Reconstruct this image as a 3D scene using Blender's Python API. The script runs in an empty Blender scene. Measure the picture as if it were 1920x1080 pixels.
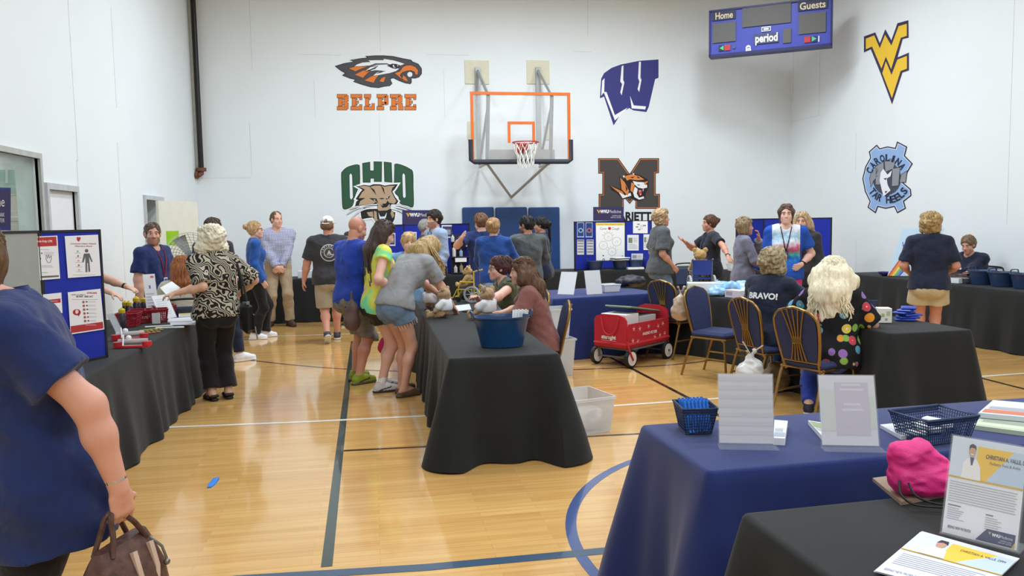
import bpy, math, random
import numpy as np
from mathutils import Vector, Matrix
from mathutils.bvhtree import BVHTree
random.seed(7)
SC = bpy.context.scene
C = SC.collection
PI = math.pi
R = math.radians

# ------------------------------------------------------------------ camera
FOC, PIT, YAW, ROLL, EYE = 1490., R(-4.83), R(10.05), R(-.97), 1.66


def ray(px, py):
    """direction of the photograph's pixel (1920x1080 frame) in the hall's axes"""
    x = (px - 960) / FOC
    y = -(py - 540) / FOC
    c, s = math.cos(ROLL), math.sin(ROLL)
    x, y = c * x - s * y, s * x + c * y
    cp, sp = math.cos(PIT), math.sin(PIT)
    d = (x, cp - sp * y, sp + cp * y)
    cy, sy = math.cos(YAW), math.sin(YAW)
    return Vector((cy * d[0] + sy * d[1], -sy * d[0] + cy * d[1], d[2]))


O3 = Vector((0, 0, EYE))


def G(px, py, z=0.):
    d = ray(px, py)
    return O3 + d * ((z - EYE) / d.z)


def PY(px, py, y):
    d = ray(px, py)
    return O3 + d * (y / d.y)


def PX(px, py, x):
    d = ray(px, py)
    return O3 + d * (x / d.x)


def PD(px, py, dist):
    d = ray(px, py)
    return O3 + d * (dist / math.hypot(d.x, d.y))


cam = bpy.data.cameras.new('camera')
cam.sensor_width = 36
cam.lens = 36 * FOC / 1920
cam.clip_start = .05
cam.clip_end = 100
co = bpy.data.objects.new('camera', cam)
C.objects.link(co)
fw = ray(960, 540).normalized()
rt = (ray(961, 540) - ray(960, 540)).normalized()
up = rt.cross(fw).normalized()
co.matrix_world = Matrix(((rt.x, up.x, -fw.x, 0), (rt.y, up.y, -fw.y, 0), (rt.z, up.z, -fw.z, EYE), (0, 0, 0, 1)))
SC.camera = co

# ------------------------------------------------------------------ world, lights, exposure
SC.view_settings.view_transform = 'Standard'
SC.view_settings.look = 'None'
SC.view_settings.gamma = 1
SC.view_settings.use_curve_mapping = False
SC.view_settings.exposure = 0.0
SC.cycles.use_denoising = True
SC.cycles.max_bounces = 10
SC.cycles.diffuse_bounces = 5
W = bpy.data.worlds.new('hall_world')
SC.world = W
W.use_nodes = True
W.node_tree.nodes['Background'].inputs[0].default_value = (.9, .95, 1, 1)
W.node_tree.nodes['Background'].inputs[1].default_value = .05
CEIL = 7.4
for lx in (.1, 2.8, 5.5):
    for ly in (-5., -.8, 3.4, 7.4, 11.3):
        ld = bpy.data.lights.new('high_bay_light', 'AREA')
        ld.shape = 'RECTANGLE'
        ld.size = .6
        ld.size_y = 1.4
        ld.energy = (146 if ly > 11 else 64) * (1.2 if lx == 2.8 else .86)
        ld.spread = R(170)
        ld.color = (.88, .975, 1.06)
        lo = bpy.data.objects.new('high_bay_light', ld)
        lo.location = (lx, ly, 6.32)
        C.objects.link(lo)

# ------------------------------------------------------------------ materials
MATS = {}


def lin(c):
    return tuple(((v / 255) / 12.92 if v / 255 <= .04045 else ((v / 255 + .055) / 1.055) ** 2.4) for v in c)


def pm(name, rgb, rough=.6, metal=0., var=.08, vs=9., bump=0., bs=60., spec=.5, bd=.01, trans=0., alpha=1., coat=0., sheen=0., stretch=None, ior=1.45, emit=None, es=1.):
    """a Principled material whose colour and relief are broken up by noise"""
    if name in MATS:
        return MATS[name]
    m = bpy.data.materials.new(name)
    m.use_nodes = True
    nt = m.node_tree
    b = nt.nodes['Principled BSDF']
    b.inputs['Roughness'].default_value = rough
    b.inputs['Metallic'].default_value = metal
    b.inputs['Specular IOR Level'].default_value = spec
    b.inputs['Transmission Weight'].default_value = trans
    b.inputs['Alpha'].default_value = alpha
    b.inputs['Coat Weight'].default_value = coat
    b.inputs['Sheen Weight'].default_value = sheen
    b.inputs['IOR'].default_value = ior
    tc = nt.nodes.new('ShaderNodeTexCoord')
    src = tc.outputs['Object']
    if stretch:
        mp = nt.nodes.new('ShaderNodeMapping')
        mp.inputs['Scale'].default_value = stretch
        nt.links.new(src, mp.inputs[0])
        src = mp.outputs[0]
    col = lin(rgb)
    if var > 0:
        n = nt.nodes.new('ShaderNodeTexNoise')
        n.inputs['Scale'].default_value = vs
        n.inputs['Detail'].default_value = 3
        nt.links.new(src, n.inputs['Vector'])
        r = nt.nodes.new('ShaderNodeValToRGB')
        r.color_ramp.elements[0].position = .3
        r.color_ramp.elements[1].position = .7
        r.color_ramp.elements[0].color = tuple(max(0, v * (1 - var)) for v in col) + (1,)
        r.color_ramp.elements[1].color = tuple(min(1, v * (1 + var)) for v in col) + (1,)
        nt.links.new(n.outputs['Fac'], r.inputs[0])
        nt.links.new(r.outputs[0], b.inputs['Base Color'])
    else:
        b.inputs['Base Color'].default_value = col + (1,)
    if bump > 0:
        n2 = nt.nodes.new('ShaderNodeTexNoise')
        n2.inputs['Scale'].default_value = bs
        n2.inputs['Detail'].default_value = 2
        n2.inputs['Distortion'].default_value = .6
        nt.links.new(src, n2.inputs['Vector'])
        bp = nt.nodes.new('ShaderNodeBump')
        bp.inputs['Strength'].default_value = bump
        bp.inputs['Distance'].default_value = bd
        nt.links.new(n2.outputs['Fac'], bp.inputs['Height'])
        nt.links.new(bp.outputs[0], b.inputs['Normal'])
    if emit:
        b.inputs['Emission Color'].default_value = lin(emit) + (1,)
        b.inputs['Emission Strength'].default_value = es
    MATS[name] = m
    return m


def vcm(name, rough=.6, sss=0., bump=0., bs=200., spec=.4):
    """a material that shows the mesh's own colours (print, skin)"""
    if name in MATS:
        return MATS[name]
    m = bpy.data.materials.new(name)
    m.use_nodes = True
    nt = m.node_tree
    b = nt.nodes['Principled BSDF']
    b.inputs['Roughness'].default_value = rough
    b.inputs['Specular IOR Level'].default_value = spec
    a = nt.nodes.new('ShaderNodeAttribute')
    a.attribute_name = 'Col'
    nt.links.new(a.outputs['Color'], b.inputs['Base Color'])
    if sss:
        b.inputs['Subsurface Weight'].default_value = sss
        b.inputs['Subsurface Radius'].default_value = (.012, .005, .003)
        b.inputs['Subsurface Scale'].default_value = .5
    if bump:
        n2 = nt.nodes.new('ShaderNodeTexNoise')
        n2.inputs['Scale'].default_value = bs
        bp = nt.nodes.new('ShaderNodeBump')
        bp.inputs['Strength'].default_value = bump
        bp.inputs['Distance'].default_value = .004
        nt.links.new(n2.outputs['Fac'], bp.inputs['Height'])
        nt.links.new(bp.outputs[0], b.inputs['Normal'])
    MATS[name] = m
    return m


PRINT = vcm('printed_paper', .55)


def cloth(name, rgb, var=.1, **k):
    return pm(name, rgb, .85, var=var, bump=.4, bs=10, bd=.035, spec=.2, sheen=.15, **k)


# ------------------------------------------------------------------ object helpers
def tag(o, label=None, cat=None, group=None, kind=None):
    if label:
        o['label'] = label
    if cat:
        o['category'] = cat
    if group:
        o['group'] = group
    if kind:
        o['kind'] = kind
    return o


def thing(name, label, cat, loc=(0, 0, 0), rz=0., group=None):
    o = bpy.data.objects.new(name, None)
    o.empty_display_size = .1
    C.objects.link(o)
    o.location = loc
    o.rotation_euler = (0, 0, rz)
    return tag(o, label, cat, group)


def dup(root, loc, rz, label, group=None):
    """copy a thing with its parts and their sub-parts"""
    def cp(o, par):
        c = o.copy()
        C.objects.link(c)
        c.parent = par
        for ch in list(kids.get(o.name, [])):
            cp(ch, c)
        return c
    kids = {}
    for o in C.objects:
        if o.parent:
            kids.setdefault(o.parent.name, []).append(o)
    r = cp(root, None)
    r.location = loc
    r.rotation_euler = (0, 0, rz)
    r['label'] = label
    if group:
        r['group'] = group
    return r


TXT = {}


def text_mesh(s, bold=0.):
    key = (s, bold)
    if key not in TXT:
        cu = bpy.data.curves.new('t', 'FONT')
        cu.body = s
        cu.size = 1
        cu.offset = bold
        cu.resolution_u = 3
        ob = bpy.data.objects.new('t', cu)
        C.objects.link(ob)
        bpy.context.view_layer.update()
        me = ob.evaluated_get(bpy.context.evaluated_depsgraph_get()).to_mesh()
        v = [tuple(x.co) for x in me.vertices]
        f = [tuple(p.vertices) for p in me.polygons]
        bpy.data.objects.remove(ob)
        bpy.data.curves.remove(cu)
        if v:
            x0 = min(a[0] for a in v)
            x1 = max(a[0] for a in v)
            v = [(a[0] - x0, a[1], 0) for a in v]
            TXT[key] = (v, f, x1 - x0)
        else:
            TXT[key] = ([], [], 0)
    return TXT[key]


class MB:
    """collects shapes and links them as ONE mesh object"""

    def __init__(s):
        s.v, s.f, s.c, s.m = [], [], [], []
        s.col = (1, 1, 1)
        s.mi = 0

    def add(s, v, f):
        n = len(s.v)
        s.v += [tuple(x) for x in v]
        for q in f:
            s.f.append([n + i for i in q])
            s.c.append(s.col)
            s.m.append(s.mi)
        return s

    def paint(s, rgb):
        s.col = lin(rgb)
        return s

    def box(s, c, d, M=None, bev=0.):
        x, y, z = d[0] / 2, d[1] / 2, d[2] / 2
        if bev > 0:
            b = min(bev, x * .9, y * .9, z * .9)
            v = []
            for sx in (-1, 1):
                for sy in (-1, 1):
                    for sz in (-1, 1):
                        v += [(sx * x, sy * (y - b), sz * (z - b)), (sx * (x - b), sy * y, sz * (z - b)), (sx * (x - b), sy * (y - b), sz * z)]
            def I(sx, sy, sz, k): return ((sx > 0) * 4 + (sy > 0) * 2 + (sz > 0)) * 3 + k
            f = []
            for q in (-1, 1):
                a = [I(q, -1, -1, 0), I(q, 1, -1, 0), I(q, 1, 1, 0), I(q, -1, 1, 0)]
                f.append(a if q > 0 else a[::-1])
                a = [I(-1, q, -1, 1), I(-1, q, 1, 1), I(1, q, 1, 1), I(1, q, -1, 1)]
                f.append(a if q > 0 else a[::-1])
                a = [I(-1, -1, q, 2), I(1, -1, q, 2), I(1, 1, q, 2), I(-1, 1, q, 2)]
                f.append(a if q > 0 else a[::-1])
            for p in (-1, 1):
                for q in (-1, 1):
                    a = [I(p, q, -1, 0), I(p, q, -1, 1), I(p, q, 1, 1), I(p, q, 1, 0)]
                    f.append(a if p * q > 0 else a[::-1])
                    a = [I(p, -1, q, 2), I(p, -1, q, 0), I(p, 1, q, 0), I(p, 1, q, 2)]
                    f.append(a if p * q < 0 else a[::-1])
                    a = [I(-1, p, q, 1), I(-1, p, q, 2), I(1, p, q, 2), I(1, p, q, 1)]
                    f.append(a if p * q < 0 else a[::-1])
            for sx in (-1, 1):
                for sy in (-1, 1):
                    for sz in (-1, 1):
                        a = [I(sx, sy, sz, 0), I(sx, sy, sz, 1), I(sx, sy, sz, 2)]
                        f.append(a if sx * sy * sz > 0 else a[::-1])
        else:
            v = [(-x, -y, -z), (x, -y, -z), (x, y, -z), (-x, y, -z), (-x, -y, z), (x, -y, z), (x, y, z), (-x, y, z)]
            f = [(3, 2, 1, 0), (4, 5, 6, 7), (0, 1, 5, 4), (1, 2, 6, 5), (2, 3, 7, 6), (3, 0, 4, 7)]
        if M is not None:
            v = [M @ Vector(a) for a in v]
        return s.add([(a[0] + c[0], a[1] + c[1], a[2] + c[2]) for a in v], f)

    def tube(s, pts, r, n=8, closed=False, cap=True):
        P = [Vector(p) for p in pts]
        N = len(P)
        rr = r if isinstance(r, (list, tuple)) else [r] * N
        v, f = [], []
        prev = None
        for i in range(N):
            t = (P[(i + 1) % N] - P[i - 1]) if closed else (P[min(i + 1, N - 1)] - P[max(i - 1, 0)])
            if t.length < 1e-9:
                t = Vector((0, 0, 1))
            t.normalize()
            if prev is None:
                a = Vector((0, 0, 1)) if abs(t.z) < .9 else Vector((1, 0, 0))
                u = t.cross(a).normalized()
            else:
                u = (prev - t * prev.dot(t))
                u = u.normalized() if u.length > 1e-6 else t.orthogonal().normalized()
            prev = u
            w = t.cross(u)
            for k in range(n):
                an = 2 * PI * k / n
                v.append(P[i] + (u * math.cos(an) + w * math.sin(an)) * rr[i])
        for i in range(N if closed else N - 1):
            j = (i + 1) % N
            for k in range(n):
                l = (k + 1) % n
                f.append((i * n + k, i * n + l, j * n + l, j * n + k))
        if cap and not closed:
            f.append(tuple(range(n))[::-1])
            f.append(tuple((N - 1) * n + k for k in range(n)))
        return s.add(v, f)

    def lathe(s, prof, n=24, c=(0, 0, 0), sx=1., sy=1., M=None, close=True):
        v, f = [], []
        for (r, z) in prof:
            for k in range(n):
                a = 2 * PI * k / n
                v.append((r * sx * math.cos(a), r * sy * math.sin(a), z))
        for i in range(len(prof) - 1):
            for k in range(n):
                l = (k + 1) % n
                f.append((i * n + k, i * n + l, (i + 1) * n + l, (i + 1) * n + k))
        if close:
            f.append(tuple(range(n))[::-1])
            f.append(tuple((len(prof) - 1) * n + k for k in range(n)))
        if M is not None:
            v = [M @ Vector(a) for a in v]
        return s.add([(a[0] + c[0], a[1] + c[1], a[2] + c[2]) for a in v], f)

    def ball(s, c, r, n=12, M=None):
        rr = r if isinstance(r, (tuple, list)) else (r, r, r)
        prof = [(max(1e-4, math.sin(PI * i / (n // 2 + 2))), -math.cos(PI * i / (n // 2 + 2))) for i in range(n // 2 + 3)]
        v, f = [], []
        for (q, z) in prof:
            for k in range(n):
                a = 2 * PI * k / n
                p = Vector((q * rr[0] * math.cos(a), q * rr[1] * math.sin(a), z * rr[2]))
                if M is not None:
                    p = M @ p
                v.append((p[0] + c[0], p[1] + c[1], p[2] + c[2]))
        for i in range(len(prof) - 1):
            for k in range(n):
                l = (k + 1) % n
                f.append((i * n + k, i * n + l, (i + 1) * n + l, (i + 1) * n + k))
        return s.add(v, f)

    def prism(s, poly, map0, map1):
        """closed slab between two placings of a 2-D outline"""
        n = len(poly)
        v = [map0(*p) for p in poly] + [map1(*p) for p in poly]
        f = [tuple(range(n))[::-1], tuple(range(n, 2 * n))]
        for i in range(n):
            j = (i + 1) % n
            f.append((i, j, n + j, n + i))
        return s.add(v, f)

    def build(s, name, mats, parent=None, smooth=35., label=None):
        me = bpy.data.meshes.new(name)
        me.from_pydata([tuple(a) for a in s.v], [], s.f)
        if not isinstance(mats, (list, tuple)):
            mats = [mats]
        for m in mats:
            me.materials.append(m)
        me.polygons.foreach_set('material_index', s.m)
        ca = me.color_attributes.new('Col', 'FLOAT_COLOR', 'CORNER')
        buf = []
        for c, q in zip(s.c, s.f):
            buf += list(tuple(c) + (1,)) * len(q)
        ca.data.foreach_set('color', buf)
        if smooth:
            me.polygons.foreach_set('use_smooth', [True] * len(me.polygons))
            me.set_sharp_from_angle(angle=R(smooth))
        me.update()
        o = bpy.data.objects.new(name, me)
        C.objects.link(o)
        if parent is not None:
            o.parent = parent
        if label:
            o['label'] = label
        return o


class Flat(MB):
    """flat artwork (posters, decals): every layer lies a hair in front of the last"""

    def __init__(s, fn, step=.0006, base=.001):
        super().__init__()
        s.fn, s.step, s.base = fn, step, base

    def poly(s, pts, rgb, l=1):
        s.paint(rgb)
        from mathutils.geometry import tessellate_polygon
        tris = tessellate_polygon([[Vector((p[0], p[1], 0)) for p in pts]])
        h = s.base + s.step * l
        return s.add([s.fn(p[0], p[1], h) for p in pts], [list(t) for t in tris])

    def rect(s, x, y, w, h, rgb, l=1):
        return s.poly([(x, y), (x + w, y), (x + w, y + h), (x, y + h)], rgb, l)

    def disc(s, x, y, r, rgb, l=1, n=20, ry=None, a0=0, a1=360):
        ry = ry or r
        k = n if a1 - a0 >= 360 else n + 1
        return s.poly([(x + r * math.cos(R(a0 + (a1 - a0) * i / n)), y + ry * math.sin(R(a0 + (a1 - a0) * i / n))) for i in range(k)], rgb, l)

    def line(s, pts, w, rgb, l=1, closed=False):
        n = len(pts)
        for i in range(n if closed else n - 1):
            a = Vector(pts[i])
            b = Vector(pts[(i + 1) % n])
            d = b - a
            if d.length < 1e-6:
                continue
            d.normalize()
            q = Vector((-d.y, d.x)) * w / 2
            e = d * w * .3
            s.poly([a - q - e, b - q + e, b + q + e, a + q - e], rgb, l)
        return s

    def text(s, t, x, y, h, rgb, l=2, bold=.0, width=None, align='l', flip=-1, slant=0., fn=None):
        """h: capital height in the artwork's units; flip=-1 when y runs downward"""
        v, f, w = text_mesh(t, bold)
        if not v:
            return s
        k = h / .69
        kx = k if width is None else width / w
        ww = w * kx
        ox = x - (ww / 2 if align == 'c' else ww if align == 'r' else 0)
        s.paint(rgb)
        hh = s.base + s.step * l
        F2 = fn or (lambda a, b: (a, b))
        return s.add([s.fn(*F2(ox + a[0] * kx + slant * a[1] * k, y + flip * a[1] * k), hh) for a in v], f)

    def lines(s, x, y, w, n, dy, rgb, l=2, t=.3, ragged=.25):
        for i in range(n):
            s.rect(x, y + i * dy, w * (1 - ragged * random.random()), dy * t, rgb, l)
        return s


def frame_fn(o, u, v):
    """artwork on a plane: origin, unit u (right) and unit v (down)"""
    o, u, v = Vector(o), Vector(u), Vector(v)
    n = v.cross(u)
    n.normalize()
    return lambda a, b, h: o + u * a + v * b + n * h


def grow(poly, d):
    """offset an outline outward"""
    A = sum(poly[i][0] * poly[(i + 1) % len(poly)][1] - poly[(i + 1) % len(poly)][0] * poly[i][1] for i in range(len(poly)))
    sg = 1 if A > 0 else -1
    out = []
    n = len(poly)
    for i in range(n):
        p, a, b = Vector(poly[i]), Vector(poly[i - 1]), Vector(poly[(i + 1) % n])
        e1, e2 = (p - a), (b - p)
        if e1.length < 1e-6 or e2.length < 1e-6:
            out.append(tuple(p))
            continue
        e1.normalize()
        e2.normalize()
        n1, n2 = Vector((e1.y, -e1.x)), Vector((e2.y, -e2.x))
        m = n1 + n2
        if m.length < .3:
            m = n1
        m.normalize()
        k = min(2., 1 / max(.4, m.dot(n1)))
        out.append(tuple(p + m * d * k * sg))
    return out


def spline(pts, n=6, closed=True):
    """Catmull-Rom through 2-D or 3-D points"""
    P = [Vector(p) for p in pts]
    N = len(P)
    out = []
    for i in range(N if closed else N - 1):
        if closed:
            p0, p1, p2, p3 = P[i - 1], P[i], P[(i + 1) % N], P[(i + 2) % N]
        else:
            p0, p1, p2, p3 = P[max(i - 1, 0)], P[i], P[i + 1], P[min(i + 2, N - 1)]
        for k in range(n):
            t = k / n
            out.append(.5 * ((2 * p1) + (p2 - p0) * t + (2 * p0 - 5 * p1 + 4 * p2 - p3) * t * t + (3 * p1 - p0 - 3 * p2 + p3) * t ** 3))
    if not closed:
        out.append(P[-1])
    return [tuple(p) for p in out]

# ------------------------------------------------------------------ the hall
XL, XR, YB, YF = -3.05, 8.59, 15.3, -8.
WALL = pm('painted_wall', (238, 244, 246), .6, var=.015, vs=1.2, bump=.03, bs=40)
SEAM = pm('wall_seam', (212, 216, 216), .8)
CREAM = pm('cream_paint', (226, 225, 208), .6, var=.03)
WHITE = pm('white_paint', (238, 240, 240), .5, var=.02)
GREYMET = pm('grey_steel', (150, 152, 152), .4, metal=.6)
BLACK = pm('black_paint', (26, 27, 29), .45)


def floor_material():
    m = bpy.data.materials.new('maple_floor')
    m.use_nodes = True
    nt = m.node_tree
    b = nt.nodes['Principled BSDF']
    tc = nt.nodes.new('ShaderNodeTexCoord')
    br = nt.nodes.new('ShaderNodeTexBrick')
    br.offset = .37
    br.inputs['Color1'].default_value = lin((218, 168, 98)) + (1,)
    br.inputs['Color2'].default_value = lin((230, 185, 115)) + (1,)
    br.inputs['Mortar'].default_value = lin((188, 140, 84)) + (1,)
    br.inputs['Scale'].default_value = 1
    br.inputs['Mortar Size'].default_value = .0009
    br.inputs['Mortar Smooth'].default_value = .3
    br.inputs['Brick Width'].default_value = .9
    br.inputs['Row Height'].default_value = .057
    nt.links.new(tc.outputs['Object'], br.inputs['Vector'])
    mp = nt.nodes.new('ShaderNodeMapping')
    mp.inputs['Scale'].default_value = (1.2, 26, 1)
    nt.links.new(tc.outputs['Object'], mp.inputs[0])
    n = nt.nodes.new('ShaderNodeTexNoise')
    n.inputs['Scale'].default_value = 1.6
    n.inputs['Detail'].default_value = 5
    nt.links.new(mp.outputs[0], n.inputs['Vector'])
    mx = nt.nodes.new('ShaderNodeMix')
    mx.data_type = 'RGBA'
    mx.blend_type = 'MULTIPLY'
    rp = nt.nodes.new('ShaderNodeValToRGB')
    rp.color_ramp.elements[0].position = .3
    rp.color_ramp.elements[0].color = (.86, .82, .76, 1)
    rp.color_ramp.elements[1].position = .62
    rp.color_ramp.elements[1].color = (1, 1, 1, 1)
    nt.links.new(n.outputs['Fac'], rp.inputs[0])
    mx.inputs[0].default_value = 1
    nt.links.new(br.outputs['Color'], mx.inputs[6])
    nt.links.new(rp.outputs[0], mx.inputs[7])
    nt.links.new(mx.outputs[2], b.inputs['Base Color'])
    b.inputs['Roughness'].default_value = .16
    b.inputs['Specular IOR Level'].default_value = .5
    b.inputs['Coat Weight'].default_value = .5
    b.inputs['Coat Roughness'].default_value = .06
    n3 = nt.nodes.new('ShaderNodeTexNoise')
    n3.inputs['Scale'].default_value = 2.5
    nt.links.new(tc.outputs['Object'], n3.inputs['Vector'])
    bp = nt.nodes.new('ShaderNodeBump')
    bp.inputs['Strength'].default_value = .03
    bp.inputs['Distance'].default_value = .03
    nt.links.new(n3.outputs['Fac'], bp.inputs['Height'])
    nt.links.new(bp.outputs[0], b.inputs['Normal'])
    nt.links.new(bp.outputs[0], b.inputs['Coat Normal'])
    return m


def paint_line(name, rgb):
    return pm(name, rgb, .2, var=.04, coat=.4)


fl = MB()
fl.add([(XL - .2, YF, 0), (XR + .2, YF, 0), (XR + .2, YB + .2, 0), (XL - .2, YB + .2, 0)], [(0, 1, 2, 3)])
fl.add([(XL - .2, YF, -.1), (XR + .2, YF, -.1), (XR + .2, YB + .2, -.1), (XL - .2, YB + .2, -.1)], [(3, 2, 1, 0)])
fl.mi = 0


def court_line(pts, w, mi, z=.0012):
    P = [Vector((p[0], p[1])) for p in pts]
    v, f = [], []
    for i, p in enumerate(P):
        t = (P[min(i + 1, len(P) - 1)] - P[max(i - 1, 0)]).normalized()
        q = Vector((-t.y, t.x)) * w / 2
        v += [(p.x + q.x, p.y + q.y, z), (p.x - q.x, p.y - q.y, z)]
    for i in range(len(P) - 1):
        f.append((2 * i, 2 * i + 1, 2 * i + 3, 2 * i + 2))
    fl.mi = mi
    fl.add(v, f)


def GP(pts):
    return [tuple(G(*p).xy) for p in pts]


court_line([(XL, 6.9)] + GP([(323, 801), (560, 791.6), (794, 780.2), (1138, 761.8), (1349, 746.9), (1842, 706), (1920, 700)]) + [(XR, 6.88)], .05, 1, .0016)
court_line(GP([(380, 641), (504, 630.8), (642, 626.5), (800, 620), (1000, 611)]) + [(XR, 12.4)], .05, 1)
court_line(GP([(641, 845.4), (814, 836.8), (1134, 816.6), (1181, 814.4), (1500, 796)]), .035, 2)
court_line(GP([(662, 640), (654, 700), (651.6, 720.7), (631.8, 890), (612.4, 1063)]), .055, 3, .0014)
court_line(GP([(1050, 620), (1181, 689.4), (1291.8, 746.9), (1345, 777.8), (1560, 894)]), .045, 2)
court_line(GP([(1700, 671), (1843.9, 710), (1920, 729.4), (2050, 763)]), .045, 2)
court_line(spline(GP([(330, 655), (400, 665), (458, 674), (556, 685), (648, 692), (749, 696), (900, 697), (1059, 693.7), (1157, 690), (1232, 686), (1292, 681), (1340, 674), (1400, 664)]), 4, False), .045, 4)
court_line([(XL, 3.9)] + GP([(-100, 1150), (440, 1086), (800, 1064), (1040, 1042), (1152, 1031), (1500, 1003)]) + [(XR, 3.55)], .075, 5, .0018)
cx, cy, cr = 2.74, 3.68, 1.76
court_line([(cx + cr * math.cos(a * PI / 60), cy + cr * math.sin(a * PI / 60)) for a in range(121)], .06, 6, .0015)
floor = fl.build('floor', [floor_material(), paint_line('court_white', (245, 240, 226)), paint_line('court_black', (48, 40, 34)), paint_line('court_green', (52, 66, 60)),
                           paint_line('court_purple', (96, 66, 66)), paint_line('court_blue', (58, 84, 112)), paint_line('court_circle', (62, 84, 140))], smooth=0)
tag(floor, kind='structure')


def struct(o):
    return tag(o, kind='structure')


T = .2
b = MB()
b.box(((XL + XR) / 2, YB + T / 2, CEIL / 2), (XR - XL + 2 * T, T, CEIL))
b.mi = 1
for (px, y0, y1) in ((712, 0, 96), (712, 212, 300), (590, 150, 222), (833, 130, 222), (1170, 240, 292), (1102, 0, 70), (470, 230, 330), (470, 0, 130)):
    p0, p1 = PY(px, y0, YB), PY(px, y1, YB)
    b.box(((p0.x + p1.x) / 2, YB - .001, (p0.z + p1.z) / 2), (.006, .004, abs(p1.z - p0.z)))
for (x0, x1, y) in ((800, 880, 102), (560, 640, 102), (1075, 1110, 97), (360, 470, 334)):
    p0, p1 = PY(x0, y, YB), PY(x1, y, YB)
    b.box(((p0.x + p1.x) / 2, YB - .001, p0.z), (p1.x - p0.x, .004, .006))
struct(b.build('wall_back', [WALL, SEAM], smooth=0))
b = MB()
b.box((XR + T / 2, (YF + YB) / 2, CEIL / 2), (T, YB - YF, CEIL))
b.mi = 1
for (px, y0, y1) in ((1895, 0, 420), (1488, 40, 190), (1605, 250, 320), (1537, 90, 216), (1605, 450, 510)):
    p0, p1 = PX(px, y0, XR), PX(px, y1, XR)
    b.box((XR - .001, (p0.y + p1.y) / 2, (p0.z + p1.z) / 2), (.004, .006, abs(p1.z - p0.z)))
pa, pb = PX(1484, 228, XR), PX(1538, 217, XR)
b.box((XR - .001, (pa.y + pb.y) / 2, (pa.z + pb.z) / 2), (.004, abs(pa.y - pb.y), .006))
struct(b.build('wall_right', [WALL, SEAM], smooth=0))
b = MB()
b.box(((XL + XR) / 2, YF - T / 2, CEIL / 2), (XR - XL + 2 * T, T, CEIL))
struct(b.build('wall_front', WALL, smooth=0))
b = MB()
b.box(((XL + XR) / 2, (YB + YF) / 2, CEIL + .1), (XR - XL + 2 * T, YB - YF, .2))
struct(b.build('ceiling', pm('ceiling_paint', (205, 200, 188), .8), smooth=0))
# left wall with a window opening and two doorways
WY0, WY1, WZ0, WZ1 = 5.6, PX(70, 300, XL).y, .95, PX(36, 291, XL).z
D1a, D1b, DZ = PX(86, 360, XL).y, PX(139, 362, XL).y, 2.04
D2a, D2b = PX(270, 380, XL).y, PX(270, 380, XL).y + .92
b = MB()


def lw(y0, y1, z0, z1):
    b.box((XL - T / 2, (y0 + y1) / 2, (z0 + z1) / 2), (T, y1 - y0, z1 - z0))


lw(YF, WY0, 0, CEIL)
lw(WY0, WY1, 0, WZ0)
lw(WY0, WY1, WZ1, CEIL)
lw(WY1, D1a, 0, CEIL)
lw(D1a, D1b, DZ, CEIL)
lw(D1b, D2a, 0, CEIL)
lw(D2a, D2b, DZ, CEIL)
lw(D2b, YB, 0, CEIL)
b.mi = 1
for (px, y0, y1) in ((136, 0, 300), (145, 300, 355), (213, 20, 200), (228, 270, 560)):
    p0, p1 = PX(px, y0, XL), PX(px, y1, XL)
    b.box((XL + .001, (p0.y + p1.y) / 2, (p0.z + p1.z) / 2), (.004, .006, abs(p1.z - p0.z)))
struct(b.build('wall_left', [WALL, SEAM], smooth=0))
b = MB()
fwid = .05
for (y0, y1, z0, z1) in ((WY0 - fwid, WY1 + fwid, WZ1, WZ1 + fwid), (WY0 - fwid, WY1 + fwid, WZ0 - fwid, WZ0), (WY1, WY1 + fwid, WZ0, WZ1), (WY0 - fwid, WY0, WZ0, WZ1)):
    b.box((XL + .0, (y0 + y1) / 2, (z0 + z1) / 2), (.05, y1 - y0, z1 - z0))
win = struct(b.build('window_1', pm('window_frame', (188, 190, 184), .5), smooth=0))
b = MB()
b.box((XL - .05, (WY0 + WY1) / 2, (WZ0 + WZ1) / 2), (.008, WY1 - WY0, WZ1 - WZ0))
g = b.build('window_pane', pm('window_glass', (205, 225, 215), .03, var=0, alpha=.25, spec=.8), win, smooth=0)
# the room beyond the window carries a mural of big green letters
b = MB()
b.box((XL - 1., 7.5, 1.6), (.1, 6.6, 3.2))
b.box((XL - .58, 10.8, 1.6), (.74, .1, 3.2))
b.box((XL - .58, 4.25, 1.6), (.74, .1, 3.2))
b.box((XL - .58, 7.5, 3.2), (.74, 6.6, .1))
struct(b.build('wall_corridor', pm('corridor_paint', (186, 190, 186), .7), smooth=0))
ld = bpy.data.lights.new('corridor_light', 'AREA')
ld.energy = 26
ld.size = .5
lo = bpy.data.objects.new('corridor_light', ld)
lo.location = (XL - .58, 8.6, 3.1)
C.objects.link(lo)
mx0 = XL - .945
mf = lambda a, b_, h: (lambda p: Vector((mx0 + h, p.y, p.z)))(PX(a, b_, mx0))
fm = Flat(mf, base=.002)
GRN, TAN, DKG = (48, 110, 78), (188, 158, 118), (28, 56, 44)
for P in ([(-40, 320), (8, 320), (8, 345), (16, 345), (16, 320), (35, 320), (35, 368), (-40, 372)],
          [(40, 326), (52, 322), (66, 330), (72, 352), (74, 432), (60, 440), (42, 400)]):
    fm.poly(grow(P, 1.5), DKG, 1)
    fm.poly(P, GRN, 2)
fm.poly([(57, 342), (61, 342), (63, 388), (59, 388)], (214, 224, 216), 3)
fm.poly([(-30, 372), (10, 362), (40, 366), (52, 384), (56, 420), (40, 440), (-30, 440)], TAN, 3)
fm.line([(-10, 372), (30, 366), (50, 386)], 2, DKG, 4)
fm.line([(-10, 404), (50, 408)], 3, (232, 232, 226), 4)
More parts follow.
